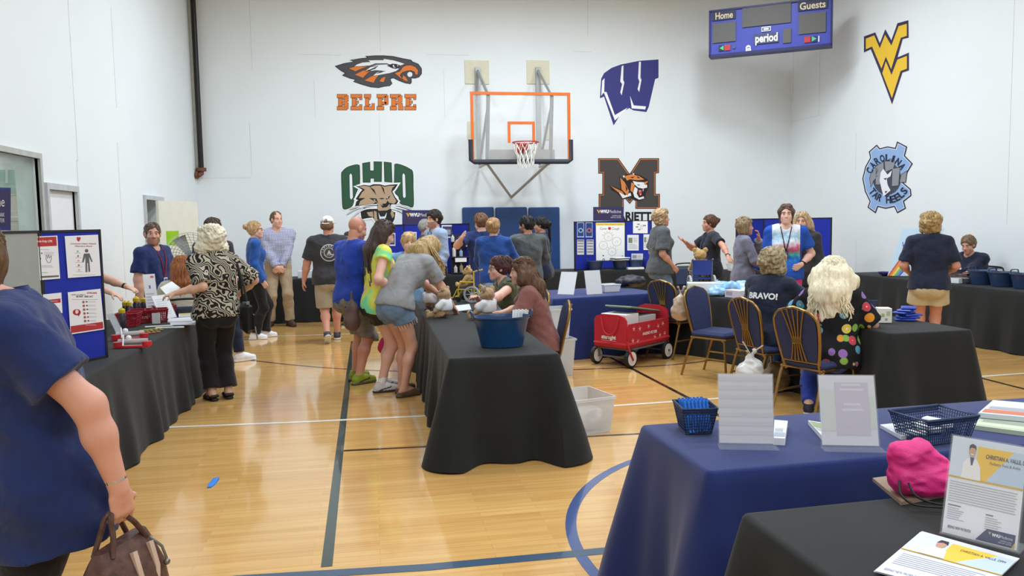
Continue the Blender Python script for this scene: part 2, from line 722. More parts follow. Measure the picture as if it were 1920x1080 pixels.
fm.line([(-10, 414), (50, 416)], 2, DKG, 4)
tag(fm.build('wall_mural', PRINT, smooth=0), 'green and tan mural seen through the window in the left wall', 'mural')
# door 1: white slab in a grey frame
b = MB()
for (y0, y1, z0, z1) in ((D1a - .05, D1a, 0, DZ + .06), (D1b, D1b + .05, 0, DZ + .06), (D1a, D1b, DZ, DZ + .06)):
    b.box((XL + .005, (y0 + y1) / 2, (z0 + z1) / 2), (.06, y1 - y0, z1 - z0))
struct(b.build('trim_1', pm('door_frame_paint', (196, 198, 200), .5), smooth=0))
b = MB()
b.box((XL - .04, (D1a + D1b) / 2, DZ / 2), (.045, D1b - D1a, DZ))
dr = struct(b.build('door_1', WHITE, smooth=0))
b = MB()
b.tube([(XL - .01, D1b - .07, 1.), (XL + .045, D1b - .07, 1.), (XL + .045, D1b - .17, 1.)], .01)
b.build('door_handle', GREYMET, dr)
b = MB()
for (y0, y1, z0, z1) in ((D2a - .05, D2a, 0, DZ + .06), (D2b, D2b + .05, 0, DZ + .06), (D2a, D2b, DZ, DZ + .06)):
    b.box((XL + .005, (y0 + y1) / 2, (z0 + z1) / 2), (.06, y1 - y0, z1 - z0))
struct(b.build('trim_2', pm('door_frame_paint', (196, 198, 200), .5), smooth=0))
b = MB()
b.box((XL - 1.2, D2a + .45, 1.3), (.1, 2.6, 2.6))
struct(b.build('wall_closet', WALL, smooth=0))
# door 2 stands open, its cream leaf swung into the hall with a lime square window
A, B = PD(294, 378, 12.1), PD(367, 378, 12.75)
u = Vector((B.x - A.x, B.y - A.y, 0))
wd = u.length
u.normalize()
M = Matrix(((u.x, -u.y, 0), (u.y, u.x, 0), (0, 0, 1)))
mid = (A + B) / 2
b = MB()
z0, z1, sx0, sx1 = 1.3, 1.62, PD(308, 440, 12.2), PD(333, 440, 12.4)
a0 = (Vector((sx0.x, sx0.y, 0)) - Vector((A.x, A.y, 0))).dot(u)
a1 = (Vector((sx1.x, sx1.y, 0)) - Vector((A.x, A.y, 0))).dot(u)
z1 = PD(320, 433, 12.3).z
z0 = PD(320, 460, 12.3).z


def leaf(s0, s1, q0, q1):
    p = A + u * ((s0 + s1) / 2)
    b.box((p.x, p.y, (q0 + q1) / 2), (s1 - s0, .045, q1 - q0), M)


leaf(0, wd, .01, z0)
leaf(0, wd, z1, 2.02)
leaf(0, a0, z0, z1)
leaf(a1, wd, z0, z1)
dr2 = struct(b.build('door_2', CREAM, smooth=0))
b = MB()
leaf(a0, a1, z0, z1)
b.build('vision_panel', pm('lime_film', (150, 200, 40), .3), dr2, smooth=0)
# beige plywood pads behind the hoop's arms
for i, (x0, y0, x1, y1) in enumerate(((871, 113, 917, 158), (987, 113, 1030, 158), (876, 228, 890, 262), (1020, 236, 1032, 262))):
    p, q = PY(x0, y0, YB), PY(x1, y1, YB)
    b = MB()
    b.box(((p.x + q.x) / 2, YB - .01, (p.z + q.z) / 2), (q.x - p.x, .02, p.z - q.z))
    struct(b.build('trim_%d' % (i + 3), pm('plywood_pad', (224, 220, 196), .7, var=.04), smooth=0))

# ------------------------------------------------------------------ team emblems on the walls
def decal(ox, oy, sc, wall):
    def fn(a, b_, h):
        px, py = ox + a / sc, oy + b_ / sc
        if wall == 'b':
            return PY(px, py, YB - .003 - h)
        return PX(px, py, XR - .003 - h)
    return Flat(fn, step=.0012, base=.0)


NVY, ORG, DRK, WHT = (40, 44, 92), (226, 122, 44), (58, 58, 62), (240, 244, 246)

# eagle head
d = decal(600, 80, 6.75, 'b')
out = [(203, 300), (300, 270), (440, 240), (390, 222), (520, 205), (610, 195), (587, 175), (700, 170), (800, 170), (920, 178), (1040, 205), (1150, 225), (1165, 245), (1240, 275), (1280, 330), (1280, 390), (1250, 430), (1200, 445), (1150, 440), (1152, 500), (1140, 515), (1080, 505), (1000, 475), (930, 440), (890, 450), (885, 475), (905, 515), (880, 540), (800, 550), (740, 565), (640, 555), (520, 520), (435, 490), (460, 465), (380, 445), (295, 412), (330, 385), (260, 345)]
d.poly(grow(out, 9), (24, 28, 44), 1)
d.poly(out, (72, 70, 74), 2)
d.poly([(430, 305), (470, 275), (540, 252), (640, 245), (612, 225), (700, 222), (806, 222), (805, 205), (930, 225), (1000, 245), (1068, 268), (1020, 288), (960, 268), (905, 265), (915, 300), (1000, 330), (960, 360), (880, 385), (790, 400), (660, 425), (720, 380), (800, 355), (700, 348), (550, 372), (640, 310), (745, 290), (600, 290)], WHT, 3)
for P in ([(365, 325), (440, 305), (600, 300), (530, 325), (450, 362)], [(440, 405), (540, 355), (645, 345), (585, 400), (545, 445)], [(565, 478), (650, 425), (742, 415), (705, 455), (680, 508)], [(750, 490), (785, 445), (832, 430), (805, 500)]):
    d.poly(grow(P, 6), (60, 40, 34), 3)
    d.poly(P, ORG, 4)
d.poly(grow([(945, 385), (1010, 365), (1050, 310), (1090, 290), (1150, 285), (1210, 310), (1240, 350), (1235, 405), (1205, 400), (1200, 370), (1160, 350), (1100, 355), (1040, 375), (1010, 410), (1040, 465), (1110, 490), (1060, 470), (1000, 430)], 8), (50, 36, 32), 3)
d.poly([(945, 385), (1010, 365), (1050, 310), (1090, 290), (1150, 285), (1210, 310), (1240, 350), (1235, 405), (1205, 400), (1200, 370), (1160, 350), (1100, 355), (1040, 375), (1010, 410), (1040, 465), (1110, 490), (1060, 478), (1000, 430)], ORG, 4)
d.poly([(1055, 415), (1085, 440), (1115, 488), (1085, 480), (1040, 455)], ORG, 5)
d.disc(1137, 402, 32, WHT, 5)
d.poly([(845, 290), (905, 270), (1000, 285), (1005, 318), (960, 332), (910, 322)], (30, 32, 44), 4)
d.poly([(918, 285), (935, 280), (940, 305), (960, 318), (930, 312)], WHT, 5)
d.poly([(978, 285), (990, 285), (985, 305)], WHT, 5)
for P in ([(600, 300), (700, 262), (850, 262), (920, 290), (840, 275), (720, 280)], [(560, 380), (640, 335), (740, 290), (700, 330)], [(700, 400), (770, 362), (840, 355), (780, 378)]):
    d.poly(P, (60, 66, 84), 4)
tag(d.build('wall_decal', PRINT, smooth=0), 'orange, black and white eagle head emblem high on the far wall', 'wall decal')

# slab lettering, each letter a set of bars on a 10 x 12 grid
SLAB = {'B': [(0, 0, 8, 3), (1, 3, 3.4, 6), (0, 9, 8, 3), (5.6, 1, 3.4, 4.6), (5.6, 6.4, 3.4, 4.6), (3, 5, 5, 2)],
        'E': [(0, 0, 9.4, 3), (1, 3, 3.4, 6), (0, 9, 9.4, 3), (7, 2, 2.4, 2.4), (7, 7.6, 2.4, 2.4), (4, 4.9, 2.6, 2.2)],
        'L': [(0, 0, 6, 3), (1, 3, 3.4, 6), (0, 9, 9, 3), (6.4, 6.8, 2.6, 3)],
        'P': [(0, 0, 8.4, 3), (1, 3, 3.4, 6), (0, 9, 6, 3), (6, 1, 3.4, 6.6), (4, 5.6, 4.6, 2.6)],
        'R': [(0, 0, 8, 3), (1, 3, 3.4, 6), (0, 9, 5.2, 3), (5.8, 1, 3.3, 5), (4, 5, 4.4, 2.4), (6, 6.6, 3.4, 3), (6, 9, 4, 3)]}
d = decal(600, 80, 6.75, 'b')
for ch, x0, x1 in (('B', 213, 378), ('E', 386, 545), ('L', 555, 708), ('P', 716, 876), ('R', 884, 1058), ('E', 1068, 1228)):
    kx, ky = (x1 - x0) / 10, (855 - 650) / 12
    for (a, b_, w_, h_) in SLAB[ch]:
        d.rect(x0 + a * kx, 650 + b_ * ky, w_ * kx, h_ * ky, (90, 60, 48), 1)
    for (a, b_, w_, h_) in SLAB[ch]:
        d.rect(x0 + a * kx + 5, 650 + b_ * ky + 5, w_ * kx - 10, h_ * ky - 10, ORG, 2)
    for yy in (715, 785):
        d.rect((x0 + x1) / 2 - 8, yy - 8, 16, 16, (120, 66, 36), 3)
tag(d.build('wall_lettering', PRINT, smooth=0), 'orange block lettering BELPRE under the eagle emblem', 'lettering')

# OHIO with a wildcat face
d = decal(610, 280, 7.2, 'b')
OG, OD = (44, 88, 62), (26, 54, 40)
L1 = spline([(212, 350), (225, 300), (290, 240), (400, 205), (450, 208), (466, 240), (468, 470), (440, 540), (400, 640), (370, 760), (300, 805), (250, 810), (228, 770), (220, 600)], 3)
L4 = spline([(930, 260), (932, 205), (965, 192), (1050, 215), (1140, 260), (1185, 310), (1190, 500), (1195, 740), (1165, 785), (1110, 765), (1010, 735), (985, 640), (930, 560)], 3)
H_ = [(498, 185), (605, 168), (607, 285), (652, 285), (650, 162), (765, 165), (762, 440), (655, 440), (655, 395), (612, 395), (610, 450), (505, 450)]
I_ = [(788, 165), (895, 178), (905, 450), (796, 440)]
for P in (L1, L4, H_, I_):
    d.poly(grow(P, 13), (248, 250, 250), 1)
for P in (L1, L4, H_, I_):
    d.poly(P, OD, 2)
    d.poly(grow(P, -9), OG, 3)
for P in ([(325, 350), (343, 322), (360, 350), (372, 650), (350, 680), (332, 655)], [(1040, 350), (1055, 320), (1075, 350), (1085, 640), (1065, 660), (1048, 635)]):
    d.poly(grow(P, 8), OD, 4)
    d.poly(P, WHT, 5)
face = [(385, 480), (440, 498), (520, 480), (600, 490), (650, 470), (740, 472), (800, 490), (870, 478), (980, 470), (935, 540), (905, 570), (940, 640), (985, 700), (960, 740), (880, 770), (900, 840), (945, 850), (935, 940), (900, 1010), (800, 1060), (700, 1010), (640, 920), (560, 930), (490, 945), (475, 850), (520, 800), (440, 760), (400, 770), (420, 700), (445, 690), (410, 670), (470, 580), (500, 545)]
d.poly(grow(face, 22), (250, 252, 252), 5)
d.poly(face, (30, 30, 30), 6)
BT = (192, 162, 132)
d.poly([(450, 505), (520, 492), (610, 505), (660, 490), (740, 490), (800, 505), (870, 492), (940, 492), (905, 520), (890, 570), (930, 650), (960, 700), (930, 735), (860, 720), (840, 690), (800, 760), (760, 755), (700, 700), (640, 740), (560, 745), (450, 755), (470, 700), (540, 655), (450, 660), (495, 580), (535, 545), (490, 520)], BT, 7)
d.poly([(690, 715), (730, 720), (770, 790), (830, 780), (865, 735), (880, 800), (830, 825), (720, 830), (700, 800), (710, 760)], BT, 7)
d.poly([(655, 830), (690, 840), (700, 940), (770, 1010), (720, 1005), (660, 950)], BT, 7)
d.poly([(890, 830), (915, 830), (930, 900), (905, 930), (880, 870)], BT, 7)
d.poly([(560, 850), (640, 840), (650, 915), (585, 900)], BT, 7)
for P in ([(590, 655), (690, 665), (705, 700), (650, 695)], [(818, 665), (880, 620), (860, 660), (825, 680)], [(765, 735), (825, 730), (800, 780)], [(590, 495), (660, 545), (690, 620), (640, 560)], [(745, 480), (790, 530), (805, 620), (770, 540)], [(720, 665), (770, 655), (800, 665), (760, 675)]):
    d.poly(P, (34, 30, 28), 8)
for P in ([(650, 675), (680, 685), (660, 692)], [(830, 650), (850, 650), (835, 665)], [(715, 850), (740, 905), (800, 905), (830, 850), (820, 915), (800, 940), (730, 940)]):
    d.poly(P, WHT, 9)
d.poly([(730, 850), (810, 845), (800, 905), (750, 910)], (40, 36, 40), 9)
for sgn, P in ((1, [(700, 765), (560, 770), (430, 800), (290, 880)]), (1, [(700, 790), (560, 800), (450, 850), (345, 945)]), (1, [(700, 750), (560, 760), (440, 775), (330, 810)]), (1, [(880, 770), (1000, 790), (1100, 820), (1180, 850)]), (1, [(880, 790), (980, 820), (1060, 870)]), (1, [(890, 755), (1000, 760), (1160, 815)])):
    q = spline(P, 4, False)
    n = len(q)
    w_ = [11 * (1 - i / n) + 2 for i in range(n)]
    d.poly([(p[0], p[1] - w_[i] - 4) for i, p in enumerate(q)] + [(p[0], p[1] + w_[i] + 4) for i, p in reversed(list(enumerate(q)))], (60, 60, 66), 10)
    d.poly([(p[0], p[1] - w_[i]) for i, p in enumerate(q)] + [(p[0], p[1] + w_[i]) for i, p in reversed(list(enumerate(q)))], (250, 252, 252), 11)
tag(d.build('wall_decal', PRINT, smooth=0), 'green OHIO letters with a tan wildcat face on the far wall', 'wall decal')

# blue W emblem
d = decal(1090, 90, 3.178, 'b')
Wp = [(135, 152), (180, 120), (235, 100), (238, 105), (345, 75), (350, 80), (460, 70), (458, 178), (440, 182), (395, 372), (300, 362), (290, 355), (285, 290), (278, 300), (280, 362), (225, 385), (195, 432), (150, 270), (140, 255)]
full = [(118, 182), (135, 150), (180, 118), (235, 98), (345, 76), (460, 68), (460, 178), (440, 185), (402, 350), (388, 382), (310, 372), (285, 358), (240, 385), (192, 462), (135, 290), (110, 300)]
d.poly(grow(full, 5), (252, 253, 255), 1)
d.poly(full, (54, 56, 128), 2)
for P in ([(124, 195), (138, 180), (136, 262), (118, 285)], [(150, 262), (200, 400), (275, 355), (262, 372), (200, 432), (140, 280), (132, 262)], [(240, 108), (251, 104), (249, 190), (256, 205), (240, 282), (232, 265), (243, 215), (232, 200)], [(343, 82), (355, 82), (352, 175), (358, 190), (345, 262), (335, 245), (346, 200), (338, 180)], [(290, 285), (312, 342), (385, 348), (380, 366), (300, 360)]):
    d.poly(P, (250, 252, 255), 3)
tag(d.build('wall_decal', PRINT, smooth=0), 'big blue letter W emblem on the far wall right of the hoop', 'wall decal')

# M with a tiger head, lettering below
d = decal(1090, 90, 3.178, 'b')
Mp = [(103, 660), (220, 660), (288, 755), (350, 660), (460, 660), (460, 742), (440, 745), (440, 872), (465, 872), (465, 955), (325, 955), (325, 880), (288, 925), (250, 880), (250, 955), (106, 955), (106, 872), (128, 872), (128, 745), (104, 745)]
d.poly(grow(Mp, 3), (60, 36, 26), 1)
d.poly(grow(Mp, -2), (196, 120, 72), 2)
d.poly(grow(Mp, -7), (66, 42, 34), 3)
d.poly(grow(Mp, -9), (74, 68, 66), 4)
d.poly([(165, 815), (205, 830), (232, 840), (226, 765), (252, 785), (250, 758), (300, 745), (350, 758), (398, 785), (402, 830), (385, 862), (378, 895), (350, 912), (318, 908), (290, 890), (245, 902), (215, 865), (180, 848)], (34, 28, 26), 5)
for P in ([(172, 820), (208, 838), (244, 855), (256, 876), (215, 856)], [(232, 772), (258, 800), (284, 850), (276, 880), (240, 842)], [(256, 764), (300, 752), (346, 764), (376, 784), (330, 788), (290, 782), (272, 790)], [(298, 800), (318, 812), (306, 860), (292, 850)], [(372, 800), (396, 792), (392, 812), (376, 812)]):
    d.poly(P, (226, 136, 68), 6)
for P in ([(306, 792), (335, 798), (372, 800), (378, 814), (392, 816), (392, 832), (366, 838), (338, 832), (316, 812)], [(318, 826), (336, 840), (330, 868), (344, 892), (372, 884), (374, 896), (344, 904), (316, 888), (308, 862)], [(222, 858), (260, 878), (292, 862), (298, 880), (246, 896)], [(246, 762), (258, 758), (256, 776)], [(304, 748), (316, 746), (312, 758)]):
    d.poly(P, (246, 244, 240), 6)
for P in ([(338, 846), (362, 846), (358, 878), (344, 876)],):
    d.poly(P, (196, 70, 60), 6)
for P in ([(322, 786), (348, 790), (336, 797)], [(386, 806), (400, 800), (394, 816)], [(290, 770), (318, 766), (306, 776)], [(330, 764), (350, 772), (338, 778)], [(262, 815), (276, 840), (268, 856)], [(330, 812), (352, 816), (340, 820)]):
    d.poly(P, (30, 26, 26), 7)
for P in ([(346, 848), (352, 848), (349, 860)], [(366, 842), (372, 840), (368, 856)], [(350, 876), (356, 876), (354, 866)]):
    d.poly(P, (250, 250, 246), 7)
tag(d.build('wall_decal', PRINT, smooth=0), 'dark block letter M emblem with a tiger head on the far wall', 'wall decal')
d = decal(0, 0, 1, 'b')
d.text('MARIETTA', 1190, 413, 15, (26, 24, 26), 1, bold=.04, width=90, align='c')
tag(d.build('wall_lettering', PRINT, smooth=0), 'black lettering partly hidden behind the blue board under the tiger emblem', 'lettering')

# gold interlocked letters
d = decal(1440, 60, 3.856, 'r')
top = [(697, 35), (773, 8), (808, 90), (848, -12), (892, 68), (938, -60), (1010, -80), (1012, 38), (970, 48), (930, 190), (1014, 155), (1014, 275), (968, 290), (896, 515), (818, 300), (745, 120), (697, 142)]
d.poly(grow(top, 4), (60, 50, 84), 1)
d.poly([(707, 48), (768, 24), (808, 118), (846, 20), (892, 98), (944, -42), (1003, -60), (1003, 28), (960, 42), (890, 268), (852, 178), (820, 265), (752, 105), (707, 125)], (246, 202, 60), 2)
d.poly([(852, 212), (893, 310), (935, 200), (1004, 172), (1004, 265), (958, 282), (896, 478), (826, 298)], (246, 202, 60), 2)
tag(d.build('wall_decal', PRINT, smooth=0), 'gold interlocked WV letters emblem with navy outline on the right wall', 'wall decal')

# round blue emblem with a ram's head
d = decal(1590, 20, 2.7, 'r')
ring = [(75, 850), (90, 790), (115, 745), (108, 715), (145, 682), (160, 700), (200, 690), (240, 698), (250, 666), (296, 690), (285, 735), (324, 775), (300, 815), (285, 850), (275, 870), (315, 905), (318, 935), (280, 965), (290, 1000), (250, 1022), (235, 990), (190, 1000), (150, 990), (138, 1022), (102, 995), (112, 965), (88, 915)]
d.poly(grow(ring, 3), (36, 40, 66), 1)
d.poly(grow(ring, -3), (236, 242, 250), 2)
d.poly(grow(ring, -6), (150, 184, 230), 3)
d.disc(197, 850, 72, (70, 74, 92), 4, ry=84)
for P in ([(110, 850), (125, 800), (150, 790), (155, 830), (128, 862), (115, 892)], [(140, 790), (180, 765), (180, 810), (160, 880), (140, 880)], [(185, 765), (215, 752), (240, 765), (228, 800), (190, 815)], [(225, 800), (262, 795), (255, 885), (222, 888)], [(262, 868), (270, 830), (298, 812), (290, 868)]):
    d.poly(grow(P, 2.5), (36, 38, 50), 5)
    d.poly(P, (150, 152, 160), 6)
d.poly([(165, 820), (178, 800), (200, 830), (222, 808), (215, 838), (196, 850), (200, 880), (215, 910), (180, 940), (170, 905), (160, 860)], (244, 246, 250), 7)
for P in ([(180, 850), (196, 846), (190, 858)], [(186, 915), (200, 912), (190, 925)]):
    d.poly(P, (40, 42, 60), 8)
d.disc(197, 930, 14, (52, 56, 80), 5)


def arc_text(s, cx0, cy0, rx, ry, a0, a1, h, up_):
    n = len(s)
    for i, ch in enumerate(s):
        if ch == ' ':
            continue
        a = R(a0 + (a1 - a0) * (i + .5) / n)
        x, y = cx0 + rx * math.cos(a), cy0 - ry * math.sin(a)
        t = (PI / 2 - a) if up_ else (-PI / 2 - a)
        c_, s_ = math.cos(t), math.sin(t)
        d.text(ch, 0, h / 2, h, (34, 38, 66), 8, bold=.03, width=h * (.35 if ch == 'I' else .72), align='c',
               fn=lambda p, q, x=x, y=y, c_=c_, s_=s_: (x + p * c_ - q * s_, y + p * s_ + q * c_))


arc_text('CAROLINA', 197, 860, 98, 116, 162, 30, 33, True)
arc_text('TAR HEELS', 202, 845, 100, 112, 212, 330, 34, False)
tag(d.build('wall_decal', PRINT, smooth=0), 'round light blue emblem with ram head and lettering on the right wall', 'wall decal')

# ------------------------------------------------------------------ basketball hoop
hoop = thing('basketball_hoop', 'glass backboard with orange border and net, on arms from the far wall', 'basketball hoop', (2.75, 14.3, 0))
hy = 14.3
hx = 2.75


def hp(px, py, y=hy):
    p = PY(px, py, y)
    return Vector((p.x - hx, p.y - hy, p.z))


bw = 1.83 / 2
zt, zb = PY(975, 173, hy).z, PY(975, 302, hy).z
ORM = pm('orange_paint', (218, 108, 36), .45, var=.04)
b = MB()
b.box((0, .0, (zt + zb) / 2), (2 * bw, .012, zt - zb))
b.build('backboard_glass', pm('backboard_acrylic', (225, 228, 228), .04, var=0, alpha=.14, spec=.8), hoop, smooth=0)
b = MB()
fwd = .05
for sx in (-1, 1):
    b.box((sx * (bw - fwd / 2), -.005, (zt + zb) / 2), (fwd, .035, zt - zb))
b.box((0, -.005, zt - fwd / 2), (2 * bw, .036, fwd))
b.build('border', ORM, hoop, smooth=0)
b = MB()
sq0, sq1, sz1, sz0 = hp(954, 230).x, hp(1000, 230).x, hp(977, 228).z, hp(977, 268).z
for x in (sq0, sq1):
    b.box((x, -.009, (sz0 + sz1) / 2), (.05, .006, sz1 - sz0))
b.box(((sq0 + sq1) / 2, -.0095, sz1 - .025), (sq1 - sq0 + .05, .006, .05))
b.build('target_square', ORM, hoop, smooth=0)
b = MB()
pz = hp(975, 262).z
b.tube([(-bw - .005, 0, pz), (-bw - .005, 0, zb + .02), (-bw + .05, 0, zb - .012), (bw - .05, 0, zb - .012), (bw + .005, 0, zb + .02), (bw + .005, 0, pz)], .045, 10)
b.build('edge_padding', pm('navy_padding', (48, 52, 62), .6), hoop)
b = MB()
zr = hp(985, 271).z
b.box((-.0, -.05, zr - .06), (.2, .1, .16))
b.tube([(0, -.1, zr - .1), (0, -.3, zr - .01)], .02)
b.build('rim_bracket', pm('rim_red', (176, 40, 34), .4), hoop)
b = MB()
rr = .229
b.tube([(rr * math.cos(a * PI / 16), -.39 + rr * math.sin(a * PI / 16), zr) for a in range(32)], .011, 8, closed=True)
rim = b.build('rim', pm('rim_red', (176, 40, 34), .4), hoop)
b = MB()
for k in range(12):
    for sg in (-1, 1):
        pts = []
        for i in range(9):
            t = i / 8
            a = 2 * PI * k / 12 + sg * t * .8
            r_ = rr * (1 - .48 * t ** .8) + .012 * math.sin(t * 9)
            pts.append((r_ * math.cos(a), -.39 + r_ * math.sin(a), zr - .012 - .44 * t))
        b.tube(pts, .0065, 5)
b.build('net', pm('net_cord', (232, 232, 226), .8), hoop)
# arms: two upright rails on the wall side, struts to the glass, a lower V brace to the wall
STL = pm('galvanised_arm', (164, 166, 166), .45, metal=.55)
for sx, x0t, x1t in ((-1, 895, 905), (1, 1008, 1012)):
    b = MB()
    tw = PY(x0t, 134, YB - .03)
    X = tw.x - hx
    b.box((X, YB - hy - .06, tw.z - .8), (.09, .05, 1.75))
    b.build('wall_rail', STL, hoop, smooth=0)
    b = MB()
    b.tube([(X, YB - hy - .08, tw.z), (X + .06, .06, zt - .05)], .03, 4)
    b.tube([(X + .06, .05, zt - .05), (X + .02, .05, zb - .02)], .035, 4)
    b.tube([(X, YB - hy - .08, zb + .0), (X + .06, .06, zt - .2)], .026, 4)
    b.build('support_arm', STL, hoop, smooth=30)
    b = MB()
    q = PY(958, 370, YB - .03)
    b.tube([(X, .05, zb - .02), (q.x - hx, YB - hy - .05, q.z)], .032, 4)
    b.tube([(X, YB - hy - .08, zb - .04), (X, .05, zb - .04)], .03, 4)
    b.build('lower_brace', pm('pale_brace', (196, 194, 190), .5, metal=.2), hoop, smooth=30)
b = MB()
b.box((0, .05, zb + .1), (1.25, .03, .22))
b.build('mounting_plate', pm('plate_grey', (158, 156, 152), .5, metal=.3), hoop, smooth=0)

# ------------------------------------------------------------------ scoreboard across the corner
A, B = PD(1333, 60, 15.25), PD(1561, 40, 15.05)
tl, trr, bl, br_ = PD(1331, 22, 15.25), PD(1560, -8, 15.05), PD(1335, 107, 15.25), PD(1562, 86, 15.05)
u = Vector((trr.x - tl.x, trr.y - tl.y, 0))
sw = u.length
u.normalize()
zt_, zb_ = (tl.z + trr.z) / 2, (bl.z + br_.z) / 2
nrm = Vector((u.y, -u.x, 0))
sb = thing('scoreboard', 'blue electronic scoreboard mounted high across the corner', 'scoreboard', ((tl + trr) / 2).to_tuple(), math.atan2(u.y, u.x))
sh = zt_ - zb_
b = MB()
b.box((0, .11, -sh / 2), (sw, .2, sh))
b.build('casing', pm('scoreboard_blue', (62, 74, 178), .4, var=.03), sb, smooth=0)
b = MB()
for q in ((0, .0, -sh + .02, sw + .02, .05), (0, 0, -.01, sw + .02, .03)):
    b.box((q[0], .1, q[2]), (q[3], .23, q[4]))
for sx in (-1, 1):
    b.box((sx * sw / 2, .1, -sh / 2), (.03, .23, sh))
b.build('casing_edge', pm('scoreboard_edge', (34, 36, 96), .45), sb, smooth=0)
kx = sw / 1570
kz = sh / 575


def sfn(a, b_, h):
    # crop coordinates, straightened: the board's own left/top at 150, 0
    return Vector((-sw / 2 + (a - 150) * kx, -.0 - h, -b_ * kz))


f = Flat(sfn, base=.012, step=.0015)
BLK, PNL = (56, 58, 84), (98, 98, 96)
f.rect(180, 20, 320, 110, (52, 54, 80), 1)
f.text('Home', 345, 115, 80, (222, 210, 180), 2, bold=.02, width=235, align='c')
f.rect(1300, 20, 370, 110, (52, 54, 80), 1)
f.text('Guests', 1485, 115, 80, (222, 210, 180), 2, bold=.02, width=320, align='c')
f.rect(190, 165, 310, 240, PNL, 1)
f.rect(585, 20, 630, 230, PNL, 1)
f.rect(1315, 165, 335, 240, PNL, 1)
f.rect(1115, 320, 105, 170, PNL, 1)
f.rect(740, 350, 320, 120, (76, 80, 110), 1)
f.text('period', 905, 450, 95, (246, 248, 250), 2, bold=.03, width=290, align='c')
f.rect(840, 270, 120, 56, (246, 248, 250), 1)
f.rect(850, 280, 100, 36, (40, 44, 90), 2)
f.rect(865, 286, 70, 24, (230, 232, 238), 3)
for x, c_ in ((275, (30, 60, 60)), (1470, (40, 60, 120))):
    f.rect(x, 440, 70, 70, c_, 1)
f.poly([(285, 475), (340, 445), (340, 505)], (90, 200, 140), 2)
f.poly([(1540, 475), (1480, 440), (1480, 505)], (90, 200, 140), 2)
f.rect(350, 440, 80, 70, (196, 62, 62), 1)
f.rect(1385, 440, 80, 70, (196, 62, 62), 1)
f.rect(1560, 445, 14, 70, (240, 242, 246), 1)
f.disc(480, 478, 20, (84, 92, 140), 1)
f.disc(668, 505, 34, (240, 242, 248), 1)
f.rect(634, 520, 72, 22, (240, 242, 248), 1)
f.rect(650, 498, 40, 10, (60, 70, 160), 2)
f.build('score_face', PRINT, sb, smooth=0)
b = MB()
for sx in (-.6, .6):
    b.tube([(sx, .21, -sh * .4), (sx, .75, -sh * .4)], .02, 6)
b.build('bracket', GREYMET, sb)

# ------------------------------------------------------------------ downpipe with rusty valve
p0 = PY(361, 0, YB - .14)
p1 = PY(367, 318, YB - .14)
X0 = (p0.x + p1.x) / 2 + .05
pipe = thing('sprinkler_pipe', 'tall black pipe with rusty elbow in the left far corner', 'pipe', (X0, YB - .14, 0))
b = MB()
b.tube([(0, 0, p1.z), (0, 0, CEIL)], .046, 14)
b.build('riser', pm('pipe_black', (34, 32, 33), .35, metal=.2), pipe)
b = MB()
b.tube([(0, 0, p1.z + .03), (0, 0, p1.z - .03)], .085, 14)
b.tube([(0, 0, p1.z), (0, -.01, p1.z - .07), (-.04, -.03, p1.z - .1), (-.06, -.04, p1.z - .1)], .045, 12)
b.tube([(-.05, -.04, p1.z - .1), (-.09, -.04, p1.z - .1)], .07, 12)
b.build('elbow', pm('rusty_iron', (120, 72, 56), .75, var=.25, vs=40), pipe)
cnd = MB()
xx = PY(352, 100, YB - .03).x
cnd.box((XL + .03, YB - .06, (p1.z - .15 + CEIL) / 2), (.05, .07, CEIL - p1.z + .15))
struct(cnd.build('trim_9', pm('conduit_cream', (214, 212, 202), .6), smooth=0))

# ------------------------------------------------------------------ wall mats
MAT = pm('mat_vinyl', (40, 74, 128), .45, var=.03)
for i, (x0, x1, w_) in enumerate(((866, 925, 'left'), (928, 987, 'middle'), (990, 1048, 'right'))):
    p, q = PY(x0, 389, YB), PY(x1, 389, YB)
    b = MB()
    b.box(((p.x + q.x) / 2, YB - .035, .1 + (p.z - .1) / 2), (q.x - p.x, .06, p.z - .1), bev=.02)
    tag(b.build('wall_mat', MAT), 'tall blue padded mat under the hoop, %s of the three' % w_, 'wall mat', 'padded mats on the far wall')

# ------------------------------------------------------------------ covered tables
BLKCL = pm('black_tablecloth', (33, 35, 36), .8, var=.1, vs=5, bump=.15, bs=350, spec=.25, sheen=.08)
BLUCL = pm('blue_tablecloth', (28, 44, 102), .8, var=.08, vs=5, bump=.15, bs=350, spec=.25, sheen=.2)
TOPM = pm('table_laminate', (170, 165, 155), .5)
TH = .74


